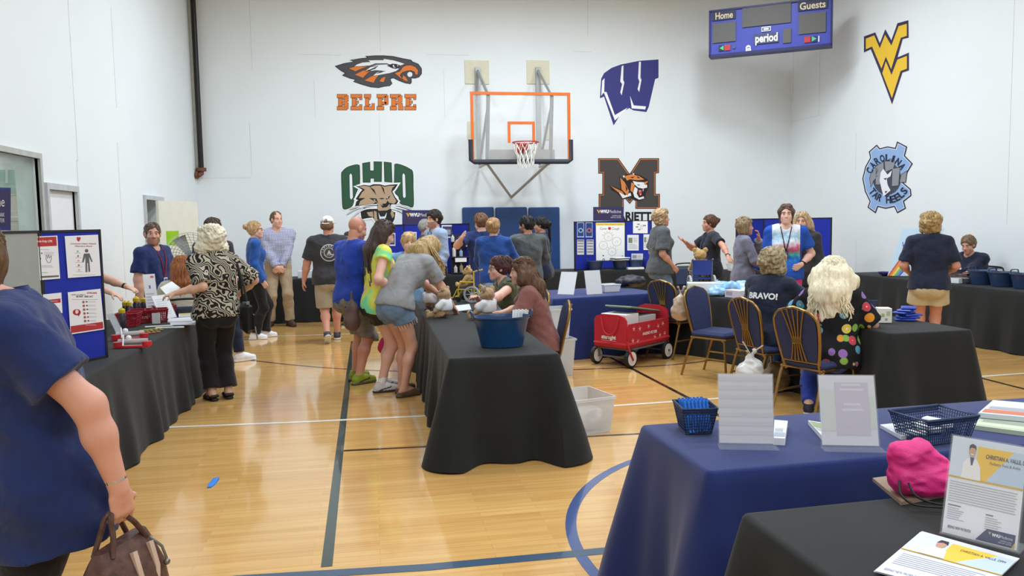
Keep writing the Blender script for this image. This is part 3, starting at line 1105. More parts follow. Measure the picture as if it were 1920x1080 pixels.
def covered_table(label, c, size, rz, m, seed=1, flare=.05, amp=.034, corner=.1, group=None):
    rnd = random.Random(seed)
    t = thing('covered_table', label, 'table', (c[0], c[1], 0), rz, group)
    lx, ly = size
    r = .03
    pts = []
    for (sx, sy, a0) in ((1, -1, -90), (1, 1, 0), (-1, 1, 90), (-1, -1, 180)):
        cxx, cyy = sx * (lx / 2 - r), sy * (ly / 2 - r)
        for k in range(7):
            a = R(a0 + 15 * k)
            pts.append((cxx + r * math.cos(a), cyy + r * math.sin(a), math.cos(a), math.sin(a), 1.))
        # the straight side up to the next corner
        nx = (sx, sy)
        a = R(a0 + 90)
        q = {-90: (lx / 2, -1, 1), 0: (ly / 2, 0, 0), 90: (0, 0, 0), 180: (0, 0, 0)}
        nxt = {(1, -1): (1, 1), (1, 1): (-1, 1), (-1, 1): (-1, -1), (-1, -1): (1, -1)}[(sx, sy)]
        ex, ey = nxt[0] * (lx / 2 - r) + r * math.cos(a), nxt[1] * (ly / 2 - r) + r * math.sin(a)
        bx, by = pts[-1][0], pts[-1][1]
        L = math.hypot(ex - bx, ey - by)
        n = max(4, int(L / .03))
        for k in range(1, n):
            f_ = k / n
            dd = min(f_, 1 - f_) * L
            pts.append((bx + (ex - bx) * f_, by + (ey - by) * f_, math.cos(a), math.sin(a), math.exp(-(dd / .11) ** 2)))
    N = len(pts)
    ph = [(rnd.uniform(0, 6.28), rnd.uniform(.8, 1.2)) for _ in range(4)]
    s = 0
    fold = []
    for i in range(N):
        p, q = pts[i], pts[i - 1]
        s += math.hypot(p[0] - q[0], p[1] - q[1])
        w = sum(math.sin(s * k * sc + a) * g for (a, sc), k, g in zip(ph, (11, 19, 31, 6), (.5, .35, .15, .4)))
        fold.append(w)
    rings = [(-.02, TH, 0), (-.008, TH - .002, 0), (0, TH - .012, 0)]
    for k in range(1, 15):
        tt = k / 14
        rings.append((None, TH - .012 - (TH - .016) * tt, tt))
    v, f = [], []
    for (off, z, tt) in rings:
        for i, p in enumerate(pts):
            o_ = off if off is not None else flare * tt ** .9 + amp * fold[i] * min(1, tt * 1.3) * (1 - .3 * p[4]) + corner * p[4] * tt
            o_ = max(o_, .004) if tt else o_
            v.append((p[0] + p[2] * o_, p[1] + p[3] * o_, z + (0.006 * math.sin(i * .7) if tt == 1 else 0) + .004 * (tt == 1)))
    for k in range(len(rings) - 1):
        for i in range(N):
            j = (i + 1) % N
            f.append((k * N + i, (k + 1) * N + i, (k + 1) * N + j, k * N + j))
    f.append(tuple(range(N)))
    b = MB()
    b.add(v, f)
    b.build('cloth', m, t, smooth=50)
    b = MB()
    b.box((0, 0, TH - .035), (lx - .06, ly - .06, .03))
    b.build('tabletop', TOPM, t, smooth=0)
    for sx in (-1, 1):
        for sy in (-1, 1):
            b = MB()
            b.tube([(sx * (lx / 2 - .2), sy * (ly / 2 - .1), TH - .05), (sx * (lx / 2 - .2), sy * (ly / 2 - .1), .0)], .014, 8)
            b.build('leg', GREYMET, t)
    return t


covered_table('long black cloth table along the left, behind the navy polo woman', (-2.2, 6.12), (.9, 4.8), 0, BLKCL, 3, flare=.07)
covered_table('long black cloth table in the middle with bears and a blue tub', (.885, 7.3), (.77, 4.0), 0, BLKCL, 8, flare=.05, corner=.15, amp=.045)
covered_table('black cloth table with a tissue box, beside the woman in fruit print', (4.3, 6.34), (.73, 1.68), R(1), BLKCL, 7, flare=.06, corner=.1)
covered_table('black cloth table with white boxes and blue bags behind empty chair', (4.33, 8.5), (.72, 2.0), R(18), BLKCL, 9)
covered_table('blue cloth table with two acrylic sign holders in front', (2.42, 3.03), (2.5, .7), R(1.5), BLUCL, 11, flare=.07, corner=.12)
covered_table('nearest black cloth table with the doctor poster and flyers', (2.05, 1.9), (1.86, .78), R(2), BLKCL, 13, flare=.07, corner=.1)
covered_table('blue cloth table with white sheets and tray behind the red wagon', (2.72, 9.75), (1.5, 1.1), R(12), BLUCL, 15)
covered_table('black cloth table along the far wall behind the checked shirt man', (-.2, 14.2), (4.5, .76), R(-1), BLKCL, 17)
covered_table('black cloth table under the cough poster board', (4.2, 14.2), (3.8, .76), R(-2), BLKCL, 19)
covered_table('black cloth table under the blank blue board in the far right corner', (7.05, 12.75), (2.0, .76), R(-8), BLKCL, 21)
covered_table('long black cloth table with blue tubs along the right wall', (7.78, 9.3), (.72, 4.6), R(0), BLKCL, 23)

# ------------------------------------------------------------------ generic goods
SHEET = PRINT


def solve_on_ray(px, py, P, L, far=True):
    d = ray(px, py).normalized()
    oc = O3 - P
    bq = d.dot(oc)
    cq = oc.dot(oc) - L * L
    disc = max(0, bq * bq - cq)
    t = -bq + (math.sqrt(disc) if far else -math.sqrt(disc))
    return O3 + d * t


def paper(label, quad, z, th=.004, rgb=(238, 240, 242), draw=None, name='paper_stack', cat='paper', group=None):
    """a sheet or a stack lying flat; quad: photograph pixels of its corners tl tr br bl"""
    P = [G(x, y, z + th) for x, y in quad]
    t = MB()
    t.paint(rgb)
    n = len(P)
    v = [(p.x, p.y, z + .001) for p in P] + [(p.x, p.y, z + th) for p in P]
    t.add(v, [list(range(n)), [n + i for i in range(n)][::-1]] + [(i, n + i, n + (i + 1) % n, (i + 1) % n) for i in range(n)])
    if draw:
        def fn(a, b_, h):
            q = P[0] * (1 - a) * (1 - b_) + P[1] * a * (1 - b_) + P[2] * a * b_ + P[3] * (1 - a) * b_
            return Vector((q.x, q.y, z + th + h))
        f = Flat(fn, step=.0004, base=.0003)
        draw(f)
        n0 = len(t.v)
        t.v += [tuple(a) for a in f.v]
        t.f += [[n0 + i for i in q] for q in f.f]
        t.c += f.c
        t.m += f.m
    o = t.build(name, PRINT, smooth=0)
    return tag(o, label, cat, group)


ACR = pm('clear_acrylic', (236, 240, 242), .06, var=0, alpha=.07, spec=.7)


def sign_holder(label, bl, br, tl, z, hgt, draw, foot=.07, cat='sign holder', group=None, rgb=(206, 207, 214), back=True):
    """slanted acrylic stand; bl, br: lower corners on the table, tl: upper left, in photograph pixels"""
    A, B = G(bl[0], bl[1], z + .006), G(br[0], br[1], z + .006)
    u = (B - A)
    w = u.length
    u.normalize()
    Tp = solve_on_ray(tl[0], tl[1], A, hgt)
    v = (Tp - A)
    v = (v - u * v.dot(u)).normalized()
    if v.z < .9:
        hn = Vector((-u.y, u.x, 0))
        v = (hn * .42 + Vector((0, 0, .9))).normalized()
    n = u.cross(v).normalized()  # towards the viewer
    if n.dot(O3 - A) < 0:
        n = -n
    t = thing('sign_holder', label, cat, A.to_tuple(), 0, group)
    O = Vector((0, 0, 0))

    def slab(b, o, du, dv, dn):
        b.add([o, o + du, o + du + dv, o + dv, o + dn, o + du + dn, o + du + dv + dn, o + dv + dn], [(0, 1, 2, 3), (7, 6, 5, 4), (0, 4, 5, 1), (1, 5, 6, 2), (2, 6, 7, 3), (3, 7, 4, 0)])
    b = MB()
    slab(b, O + n * .004, u * w, v * hgt, n * .002)
    slab(b, O - n * .006, u * w, v * hgt, n * .002)
    nh = Vector((n.x, n.y, 0)).normalized()
    slab(b, O - u * .004 + Vector((0, 0, -.004)), u * (w + .008), nh * foot, Vector((0, 0, .003)))
    b.build('holder', ACR, t, smooth=0)
    b = MB()
    b.paint(rgb)
    slab(b, u * .004 - n * .0005 + v * .004, u * (w - .008), v * (hgt - .008), n * .001)
    kx, ky = (w - .008) / 100, (hgt - .008) / 100
    o2 = u * .004 + v * (hgt - .004) + n * .0006
    f = Flat(lambda a, c_, h: o2 + u * (a * kx) - v * (c_ * ky) + n * h, base=.0003, step=.0003)
    if draw:
        draw(f)
        n0 = len(b.v)
        b.v += [tuple(q) for q in f.v]
        b.f += [[n0 + i for i in q] for q in f.f]
        b.c += f.c
        b.m += f.m
    b.build('insert_sheet', PRINT, t, smooth=0)
    return t


def basket(label, c, size, rz, m, name='basket', cat='basket', taper=.82, grid=True, group=None, bars=.012):
    """open basket with pierced walls, handle holes in the short ends and a rim"""
    w, d_, h = size
    t = thing(name, label, cat, c, rz, group)
    b = MB()
    k0 = taper
    b.box((0, 0, .004), (w * k0, d_ * k0, .006))

    def wp(sx, sy, u_, z):
        k = k0 + (1 - k0) * z / h
        if sx:
            return (sx * w / 2 * k, u_ * d_ / 2 * k, z)
        return (u_ * w / 2 * k, sy * d_ / 2 * k, z)
    sides = ((1, 0), (-1, 0), (0, 1), (0, -1))
    if grid:
        for sx, sy in sides:
            L = d_ if sx else w
            n = max(6, int(L / bars))
            for i in range(n + 1):
                u_ = -1 + 2 * i / n
                b.tube([wp(sx, sy, u_, .004), wp(sx, sy, u_, h)], bars * .17, 4, cap=False)
            mrow = max(4, int(h / bars))
            for j in range(mrow + 1):
                z = h * j / mrow
                b.tube([wp(sx, sy, -1, max(z, .004)), wp(sx, sy, 1, max(z, .004))], bars * (.2 if 0 < j < mrow else .3), 4, cap=False)
            # solid band under the rim
            v = [wp(sx, sy, -1, h * .8), wp(sx, sy, 1, h * .8), wp(sx, sy, 1, h), wp(sx, sy, -1, h)]
            if not sx:
                b.add(v, [(0, 1, 2, 3)])
    else:
        for sx, sy in sides:
            v = [wp(sx, sy, -1, .004), wp(sx, sy, 1, .004), wp(sx, sy, 1, h), wp(sx, sy, -1, h)]
            b.add(v, [(0, 1, 2, 3)])
    b.build('basket_body', m, t, smooth=0)
    b = MB()
    b.tube([(w / 2, d_ / 2, h), (-w / 2, d_ / 2, h), (-w / 2, -d_ / 2, h), (w / 2, -d_ / 2, h)], .006, 6, closed=True)
    b.build('rim', m, t)
    return t


def tub(label, c, wx, wy, h, m, rz=0, fill=None, group=None, handles=True, cat='tub'):
    t = thing('tub', label, cat, c, rz, group)
    b = MB()
    b.lathe([(.36, .003), (.37, 0.004), (.485, h - .01), (.5, h), (.515, h), (.512, h - .008), (.49, h - .02), (.478, h - .02), (.36, .01), (.01, .01)], 32, sx=wx, sy=wy)
    b.build('shell', m, t)
    if handles:
        for s in (-1, 1):
            b = MB()
            b.tube(spline([(s * wx * .5, -.05, h - .01), (s * (wx * .5 + .012), -.045, h + .035), (s * (wx * .5 + .015), .045, h + .035), (s * wx * .5, .05, h - .01)], 4, False), .006, 6)
            b.build('handle', m, t)
    return t


def carton(label, c, size, rz, rgb, draws=(), name='carton', cat='box', group=None):
    w, d_, h = size
    t = MB()
    t.paint(rgb)
    t.box((0, 0, h / 2), size, bev=.003)
    for (face, x, y, ww, hh, col) in draws:  # face f: towards -y, l: towards -x, t: top
        t.paint(col)
        e = .0008
        if face == 'f':
            v = [(x - w / 2, -d_ / 2 - e, y), (x + ww - w / 2, -d_ / 2 - e, y), (x + ww - w / 2, -d_ / 2 - e, y + hh), (x - w / 2, -d_ / 2 - e, y + hh)]
        elif face == 'l':
            v = [(-w / 2 - e, d_ / 2 - x, y), (-w / 2 - e, d_ / 2 - x - ww, y), (-w / 2 - e, d_ / 2 - x - ww, y + hh), (-w / 2 - e, d_ / 2 - x, y + hh)]
        else:
            v = [(x - w / 2, y - d_ / 2, h + e), (x + ww - w / 2, y - d_ / 2, h + e), (x + ww - w / 2, y + hh - d_ / 2, h + e), (x - w / 2, y + hh - d_ / 2, h + e)]
        t.add(v, [(0, 1, 2, 3)])
    o = t.build(name, PRINT, smooth=0)
    o.location = c
    o.rotation_euler = (0, 0, rz)
    return tag(o, label, cat, group)


# ------------------------------------------------------------------ display boards
BRDBLUE = pm('board_fabric_blue', (22, 42, 160), .8, var=.05, bump=.1, bs=300)
BRDGREY = pm('board_fabric_grey', (150, 154, 150), .8, var=.04, bump=.1, bs=300)
BRDEDGE = pm('board_edge', (34, 32, 38), .5)


def panel_board(label, pts, z0, z1, mats, back=None, name='display_board'):
    """folding board: pts = plan positions of the hinges and outer edges"""
    t = thing(name, label, 'display board', (pts[0][0], pts[0][1], z0))
    for i in range(len(pts) - 1):
        a, b_ = Vector(pts[i]), Vector(pts[i + 1])
        o = a - Vector(pts[0])
        u = b_ - a
        L = u.length
        u.normalize()
        M = Matrix(((u.x, -u.y, 0), (u.y, u.x, 0), (0, 0, 1)))
        mc = o + u * L / 2
        h = z1 - z0
        b = MB()
        b.box((mc.x, mc.y, h / 2), (L - .02, .018, h - .02), M)
        p = b.build('panel', mats[i], t, smooth=0)
        b = MB()
        for (s0, s1, q0, q1) in ((0, L, 0, .016), (0, L, h - .016, h), (0, .016, 0, h), (L - .016, L, 0, h)):
            c = o + u * ((s0 + s1) / 2)
            b.box((c.x, c.y, (q0 + q1) / 2), (s1 - s0, .028, q1 - q0), M)
        b.build('panel_edge', BRDEDGE, p, smooth=0)
    return t


def plane_fn(a, b_):
    """photograph pixels onto the upright plane through plan points a and b_"""
    a, b_ = Vector((a[0], a[1], 0)), Vector((b_[0], b_[1], 0))
    u = (b_ - a).normalized()
    n = Vector((u.y, -u.x, 0))
    if n.dot(-a) < 0:
        n = -n

    def fn(px, py, h):
        d = ray(px, py)
        t = (a - O3).dot(n) / d.dot(n)
        return O3 + d * t + n * (.0145 + h)
    return fn


def pinned(label, fn, draw, ox=0, oy=0, sc=1, name='poster', cat='poster', group=None):
    f = Flat(lambda a, b_, h: fn(ox + a / sc, oy + b_ / sc, h), step=.0006, base=.001)
    draw(f)
    o = f.build(name, PRINT, smooth=0)
    return tag(o, label, cat, group)


RED, PAP, INK, GRY = (176, 50, 54), (230, 230, 234), (90, 92, 100), (176, 178, 184)
# the heart-health board on the left table
bA, bS, bB = PD(-60, 440, 5.45).xy, PD(70, 430, 5.98).xy, PD(186, 430, 6.3).xy
panel_board('blue and grey folding display board with heart health posters', [tuple(bA), tuple(bS), tuple(bB)], TH + .002, PD(183, 430, 6.3).z, [BRDGREY, BRDBLUE])
fn = plane_fn(bS, bB)


def heart_poster(f):
    f.poly([(350, 103), (632, 90), (656, 436), (378, 456)], PAP, 1)
    f.poly([(452, 112), (462, 108), (468, 114), (476, 108), (486, 116), (482, 132), (468, 150), (452, 134)], RED, 2)
    f.text('Common Heart Attack', 508, 172, 12, (150, 60, 66), 2, bold=.02, width=218, align='c')
    f.text('Warning Signs', 508, 193, 12, (150, 60, 66), 2, bold=.02, width=148, align='c')
    f.disc(535, 226, 15, (120, 84, 86), 2)
    f.poly([(512, 250), (560, 248), (586, 318), (576, 322), (556, 278), (566, 402), (550, 404), (546, 330), (540, 330), (542, 406), (526, 406), (524, 280), (508, 326), (496, 322)], (98, 98, 102), 2)
    for i, c_ in enumerate(((120, 170, 180), (150, 90, 96), (214, 160, 150), (170, 90, 90), (226, 160, 120))):
        y = 231 + i * 39
        f.disc(460 + i * 3, y, 8, c_, 2, n=8)
        f.rect(436 + i * 3, y + 12, 52, 4, GRY, 2)
    f.rect(420, 428, 190, 4, GRY, 2)


pinned('white poster headed Common Heart Attack Warning Signs on blue board', fn, heart_poster, 40, 420, 4.5)


def cpr_poster(f):
    f.poly([(118, 106), (288, 98), (312, 460), (142, 474)], PAP, 1)
    f.poly([(120, 114), (278, 106), (284, 184), (124, 192)], RED, 2)
    f.text('Hands-Only CPR', 246, 154, 17, (246, 226, 226), 3, bold=.02, width=150, align='r')
    f.line([(192, 268), (198, 262), (206, 290), (214, 258), (222, 288), (236, 266), (238, 290), (228, 324), (208, 326), (192, 296), (192, 268)], 4, (110, 112, 116), 2)
    f.rect(136, 214, 82, 4, GRY, 2)
    f.lines(176, 236, 90, 4, 8, GRY)
    f.disc(156, 247, 7, (180, 90, 90), 2)
    f.disc(145, 292, 7, INK, 2)
    f.lines(146, 348, 110, 3, 8, GRY)
    f.rect(146, 408, 60, 5, GRY, 2)
    f.poly([(146, 440), (300, 432), (301, 446), (147, 456)], (96, 96, 98), 2)


pinned('white and red Hands-Only CPR poster on blue board', fn, cpr_poster, 40, 420, 4.5)


def stroke_poster(f):
    f.poly([(376, 576), (652, 546), (686, 888), (400, 932)], PAP, 1)
    f.text('LEARN TO SPOT A', 466, 602, 10, INK, 2, bold=.02, width=120, align='c')
    f.text('STROKE', 580, 588, 13, RED, 2, bold=.04, width=84, align='c')
    f.text('BE FAST  AND ACT', 520, 618, 13, (80, 60, 66), 2, bold=.04, width=142, align='c')
    f.rect(410, 634, 220, 4, GRY, 2)
    for i in range(6):
        y = 658 + 32 * i
        f.disc(508 + i * 3, y, 12, (206, 150, 150), 2)
        f.disc(508 + i * 3, y, 8, (130, 96, 100), 3)
        f.rect(528 + i * 3, y - 8, 14, 12, (120, 60, 66), 2)
        f.lines(546 + i * 3, y - 8, 70, 2, 9, GRY)
    f.disc(452, 744, 34, (170, 44, 52), 2, ry=26)
    f.poly([(455, 758), (486, 748), (468, 780)], (170, 44, 52), 2)
    f.disc(452, 740, 14, (230, 200, 196), 3, ry=18)
    f.poly([(400, 862), (672, 824), (678, 880), (402, 920)], RED, 2)
    f.rect(525, 850, 90, 4, (230, 190, 190), 3)


pinned('white stroke warning poster with red footer, lower on blue board', fn, stroke_poster, 40, 420, 4.5)


def half_poster(f):
    f.poly([(152, 596), (322, 578), (332, 750), (160, 760)], PAP, 1)
    f.poly([(200, 640), (314, 628), (316, 662), (204, 672)], RED, 2)
    f.text('LIFESAVING', 290, 655, 9, (240, 220, 220), 3, width=70, align='r')


pinned('white poster with red band half hidden behind the navy polo', fn, half_poster, 40, 420, 4.5)


def header(label, fn, x0, y0, x1, y1, cut=None):
    """dark header sign with the hospital's wordmark; x0..y1 in photograph pixels"""
    w, h = x1 - x0, y1 - y0

    def draw(f):
        f.poly([(x0, y0), (x1, y0), (x1, y1), (x0, y1)], (46, 50, 116), 1)
        f.poly([(x0 + w * .02, y0 + h * .06), (x1 - w * .02, y0 + h * .06), (x1 - w * .02, y1 - h * .1), (x0 + w * .02, y1 - h * .1)], (52, 46, 84), 2)
        a, bq = x0 + w * .11, y0 + h * .2
        s = h * .24
        f.poly([(a, bq), (a + s * 1.3, bq), (a + s * .65, bq + s * 1.2)], (206, 160, 84), 3)
        f.poly([(a + s * .45, bq), (a + s * .85, bq), (a + s * .65, bq + s * .5)], (52, 46, 84), 4)
        f.text('WVU', x0 + w * .22, y0 + h * .44, h * .23, (240, 240, 244), 3, bold=.05, width=w * .28)
        f.text('Medicine', x0 + w * .51, y0 + h * .44, h * .23, (206, 204, 214), 3, width=w * .40)
        f.text('CAMDEN CLARK', x1 - w * .09, y0 + h * .68, h * .09, (206, 204, 214), 3, width=w * .3, align='r')
        f.text('MEDICAL CENTER', x1 - w * .09, y0 + h * .81, h * .09, (206, 204, 214), 3, width=w * .34, align='r')
    f = Flat(fn, step=.0006, base=.001)
    draw(f)
    P = [fn(x, y, -.012) for x, y in ((x0, y0), (x1, y0), (x1, y1), (x0, y1))]
    Q = [fn(x, y, .0012) for x, y in ((x0, y0), (x1, y0), (x1, y1), (x0, y1))]
    f.paint((46, 50, 116))
    f.add(P + Q, [(0, 1, 2, 3), (4, 7, 6, 5), (0, 4, 5, 1), (1, 5, 6, 2), (2, 6, 7, 3), (3, 7, 4, 0)])
    return tag(f.build('header_sign', PRINT, smooth=0), label, 'sign')


bb_ = fn(75, 430, 0)
fn0 = plane_fn(PD(-90, 440, 5.7).xy, PD(60, 430, 5.97).xy)
header('dark hospital header sign above the grey board, cut by the left edge', fn0, -116, 352, 17, 432)

# the cough board on the far table, and its header
zt8 = PY(1100, 415, 14.2).z
b0, b1, b2, b3 = PY(1077, 460, 13.95).xy, PY(1117, 460, 14.25).xy, PY(1172, 460, 14.25).xy, PY(1222, 460, 13.95).xy
panel_board('blue folding board with the big Cover your Cough poster', [tuple(b0), tuple(b1), tuple(b2), tuple(b3)], TH + .002, zt8, [BRDBLUE] * 3)
fnc = plane_fn(b1, b2)
header('dark hospital header sign above the cough poster', fnc, 1112, 388, 1169, 414)


def cough(f):
    f.rect(452, 226, 332, 424, (246, 246, 244), 1)
    f.rect(452, 228, 330, 28, (240, 214, 90), 2)
    f.text('Camden Clark Medical Center', 617, 250, 12, (90, 84, 60), 3, width=290, align='c')
    f.text('Cover', 508, 304, 26, (80, 80, 86), 2, width=78)
    f.text('Cough', 640, 304, 26, (80, 80, 86), 2, width=84)
    f.disc(614, 290, 17, (196, 60, 54), 2)
    for (x, y, r_) in ((600, 385, 46), (544, 480, 46), (694, 438, 50), (642, 552, 44)):
        f.line([(x + r_ * math.cos(a * PI / 10), y + r_ * math.sin(a * PI / 10)) for a in range(20)], 3, (150, 140, 150), 2, closed=True)
        f.line([(x - 15, y + 12), (x, y - 12), (x + 15, y + 10)], 3, (196, 176, 170), 2)
    for a in range(6):
        for (x, y, r_) in ((600, 385, 54), (642, 552, 52)):
            an = R(200 + a * 28)
            f.line([(x + r_ * math.cos(an), y + r_ * math.sin(an)), (x + (r_ + 14) * math.cos(an), y + (r_ + 14) * math.sin(an))], 3, (120, 116, 130), 2)
    f.rect(536, 590, 16, 12, (60, 60, 60), 2)
    f.rect(752, 594, 14, 10, (150, 150, 156), 2)


pinned('large white Cover your Cough poster with germ drawings', fnc, cough, 1040, 380, 6)
fl_, fr_ = plane_fn(b0, b1), plane_fn(b2, b3)


def blueleaf(c1):
    def d_(f):
        f.rect(0, 0, 78, 170, (206, 220, 240), 1)
        f.rect(5, 6, 68, 150, (40, 66, 130), 2)
        f.disc(40, 90, 28, c1, 3, n=12)
        f.disc(40, 90, 16, (40, 60, 110), 4, n=10)
        f.rect(8, 160, 60, 8, (150, 190, 230), 3)
    return d_


def greyleaf(f):
    f.rect(0, 0, 78, 170, (226, 228, 230), 1)
    f.rect(4, 6, 70, 16, (120, 110, 124), 2)
    for i in range(4):
        f.rect(6, 34 + i * 32, 66, 18, (150, 158, 166), 2)


for q, (x, y, dr_, lb) in enumerate(((245, 222, blueleaf((150, 190, 230)), 'blue leaflet with a pale round picture, top left of cough board'), (340, 222, blueleaf((196, 120, 110)), 'blue leaflet with a red round picture beside the pale one'),
                                     (245, 415, greyleaf, 'grey leaflet with four rows, left wing of cough board'), (352, 415, greyleaf, 'white leaflet pinned next to the cough poster'))):
    pinned(lb, fl_, dr_, 1040 + x / 6, 380 + y / 6, 6, name='leaflet', cat='leaflet')


def wpap(w_, h_, c_=(232, 234, 234), blob=(120, 140, 110)):
    def d_(f):
        f.rect(0, 0, w_, h_, c_, 1)
        f.rect(w_ * .1, h_ * .18, w_ * .35, h_ * .34, blob, 2)
        f.lines(w_ * .1, h_ * .6, w_ * .8, 4, h_ * .08, (150, 152, 156))
        f.lines(w_ * .52, h_ * .2, w_ * .4, 4, h_ * .08, (150, 152, 156))
    return d_


def butterflies(f):
    f.rect(0, 0, 165, 136, (240, 242, 242), 1)
    for x, y, c_ in ((45, 65, (80, 80, 84)), (62, 35, (70, 110, 70)), (130, 50, (60, 60, 66)), (70, 95, (110, 120, 110))):
        f.poly([(x - 14, y - 12), (x, y - 2), (x + 14, y - 12), (x + 10, y + 10), (x, y + 2), (x - 10, y + 10)], c_, 2)
    f.text('healthy', 78, 58, 16, (110, 160, 110), 2, width=40)
    f.lines(74, 66, 40, 3, 10, GRY)


for (x, y, dr_, lb) in ((884, 208, butterflies, 'white notice with small butterfly shapes on the cough board'), (820, 362, wpap(128, 176), 'grey notice with a green picture beside the cough poster'),
                        (1002, 356, wpap(70, 176), 'white notice behind the grey tee woman'), (866, 572, wpap(130, 100, (216, 218, 220), (150, 150, 160)), 'low white notice at the right wing of cough board')):
    pinned(lb, fr_, dr_, 1040 + x / 6, 380 + y / 6, 6, name='notice', cat='notice')

# the left far board behind the man in the pale blue shirt
c0, c1, c2, c3 = PY(724, 440, 13.9).xy, PY(757, 440, 14.2).xy, PY(848, 440, 14.2).xy, PY(880, 440, 13.9).xy
panel_board('blue folding board behind the man in a pale blue shirt', [tuple(c0), tuple(c1), tuple(c2), tuple(c3)], TH + .002, PY(800, 420, 14.2).z, [BRDBLUE] * 3)
fnl = plane_fn(c1, c2)
header('dark hospital header sign beside the wildcat emblem', fnl, 754, 394, 818, 421)


def photo_frame(w_, h_):
    def d_(f):
        f.rect(0, 0, w_, h_, (226, 228, 236), 1)
        f.rect(w_ * .08, h_ * .1, w_ * .84, h_ * .8, (74, 64, 96), 2)
        f.rect(w_ * .2, h_ * .35, w_ * .6, h_ * .4, (150, 150, 166), 3)
    return d_


for (x, y, w_, h_, lb, pf) in ((757, 435, 24, 26, 'white framed photo left on the board, behind the grey-haired man', fnl), (795, 459, 28, 26, 'white framed photo behind the pale blue shirt', fnl), (828, 422, 21, 24, 'white framed photo right of the pale blue shirt man', fnl),
                               (724, 437, 16, 24, 'upper white framed photo on the left wing of the board', plane_fn(c0, c1)), (724, 474, 18, 22, 'lower white framed photo on the left wing of the board', plane_fn(c0, c1)), (757, 475, 24, 26, 'white framed photo low on the board near the boy', fnl)):
    pinned(lb, pf, photo_frame(w_, h_), x, y, 1, name='framed_photo', cat='framed photo')

# blank blue board in the far right corner
e0, e1, e2, e3 = PD(1380, 450, 14.1).xy, PD(1431, 450, 14.45).xy, PD(1500, 450, 14.6).xy, PD(1559, 450, 14.3).xy
panel_board('blank bright blue folding board in the far right corner', [tuple(e0), tuple(e1), tuple(e2), tuple(e3)], TH + .002, PD(1470, 409, 14.4).z, [BRDBLUE] * 3)

# ------------------------------------------------------------------ nearest tables
def backing(f):
    for i in range(7):
        f.rect(0, 4 + i * 13, 100, 6, (198, 199, 208), 1)


def showthrough(f):
    f.rect(28, 10, 60, 76, (190, 184, 198), 1)
    f.rect(3, 20, 24, 60, (200, 204, 202), 1)
    f.rect(89, 30, 9, 46, (198, 204, 198), 1)
    for y, w_ in ((12, 34), (19, 42), (40, 30), (48, 36)):
        f.rect(58 - w_ / 2, y, w_, 3, (208, 204, 214), 2)


sign_holder('acrylic sign holder with plain white back beside the pen basket', (1347, 832), (1453, 834), (1349, 697), TH, .285, backing)
sign_holder('acrylic sign holder with faint purple print showing through its back', (1540, 836), (1650, 838), (1549, 703), TH, .285, showthrough)


def doctor(f):
    f.rect(0, 0, 100, 42, (214, 226, 240), 1)
    f.poly([(36, 7), (84, 7), (50, 41), (36, 41)], (240, 196, 58), 2)
    f.poly([(84, 7), (100, 7), (100, 41), (50, 41)], (190, 210, 234), 2)
    f.rect(0, 40.5, 100, 1.8, (216, 170, 40), 3)
    f.poly([(17, 41), (18, 26), (23, 21), (30, 19), (37, 21), (42, 28), (44, 41)], (240, 238, 240), 4)
    f.poly([(27, 19), (33, 19), (31, 27), (29, 27)], (70, 80, 110), 5)
    f.disc(29.5, 13, 4.6, (206, 160, 134), 5, ry=6)
    f.poly([(24.6, 12), (25, 7), (29, 5), (33.6, 7), (34.4, 12), (32.5, 9.5), (27, 9)], (50, 40, 36), 6)
    f.rect(27.5, 15.4, 4, .8, (250, 250, 250), 6)
    f.text('CHRISTIAN A. VALLE, DPM', 48, 17.5, 4, (70, 60, 40), 5, bold=.02, width=58)
    f.text('Podiatry, Foot & Ankle', 54, 23, 3, (110, 100, 80), 5, width=40)
    for y in [46 + 2.5 * i for i in range(9)]:
        f.rect(3, y, 92 - (i := int(y)) % 5, .9, (178, 180, 188), 1)
    f.rect(4, 70, 18, 1.2, (110, 112, 120), 1)
    for i in range(6):
        f.rect(4, 73 + i * 2.2, 16 + (i * 7) % 9, .8, (176, 178, 186), 1)
    f.rect(56, 72, 10, 1.2, (110, 112, 120), 1)
    for i in range(6):
        f.rect(56, 75 + i * 2.2, 16 + (i * 5) % 9, .8, (176, 178, 186), 1)
    f.text('SEEING NEW PATIENTS!', 7, 94, 2.6, (80, 84, 100), 2, bold=.02, width=32)
    f.poly([(46, 99), (60, 86), (97, 86), (97, 99)], (44, 52, 100), 2)
    f.poly([(93, 99), (97, 93), (97, 99)], (216, 170, 40), 3)
    f.poly([(62, 88.5), (66, 88.5), (64, 91.5)], (206, 160, 60), 3)
    f.text('WVU', 67, 92, 2.8, (246, 246, 250), 3, bold=.05, width=10.5)
    f.text('Medicine', 78, 92, 2.8, (220, 222, 232), 3, width=16)
    f.text('CAMDEN CLARK', 93, 95, 1.2, (220, 222, 232), 3, width=15, align='r')
    f.text('MEDICAL CENTER', 93, 97, 1.2, (220, 222, 232), 3, width=17, align='r')


sign_holder('doctor poster in a clear stand with yellow triangle and photo', (1763, 999), (1909, 1036), (1801, 800), TH, .285, doctor, foot=-.08, cat='poster', rgb=(234, 235, 242))


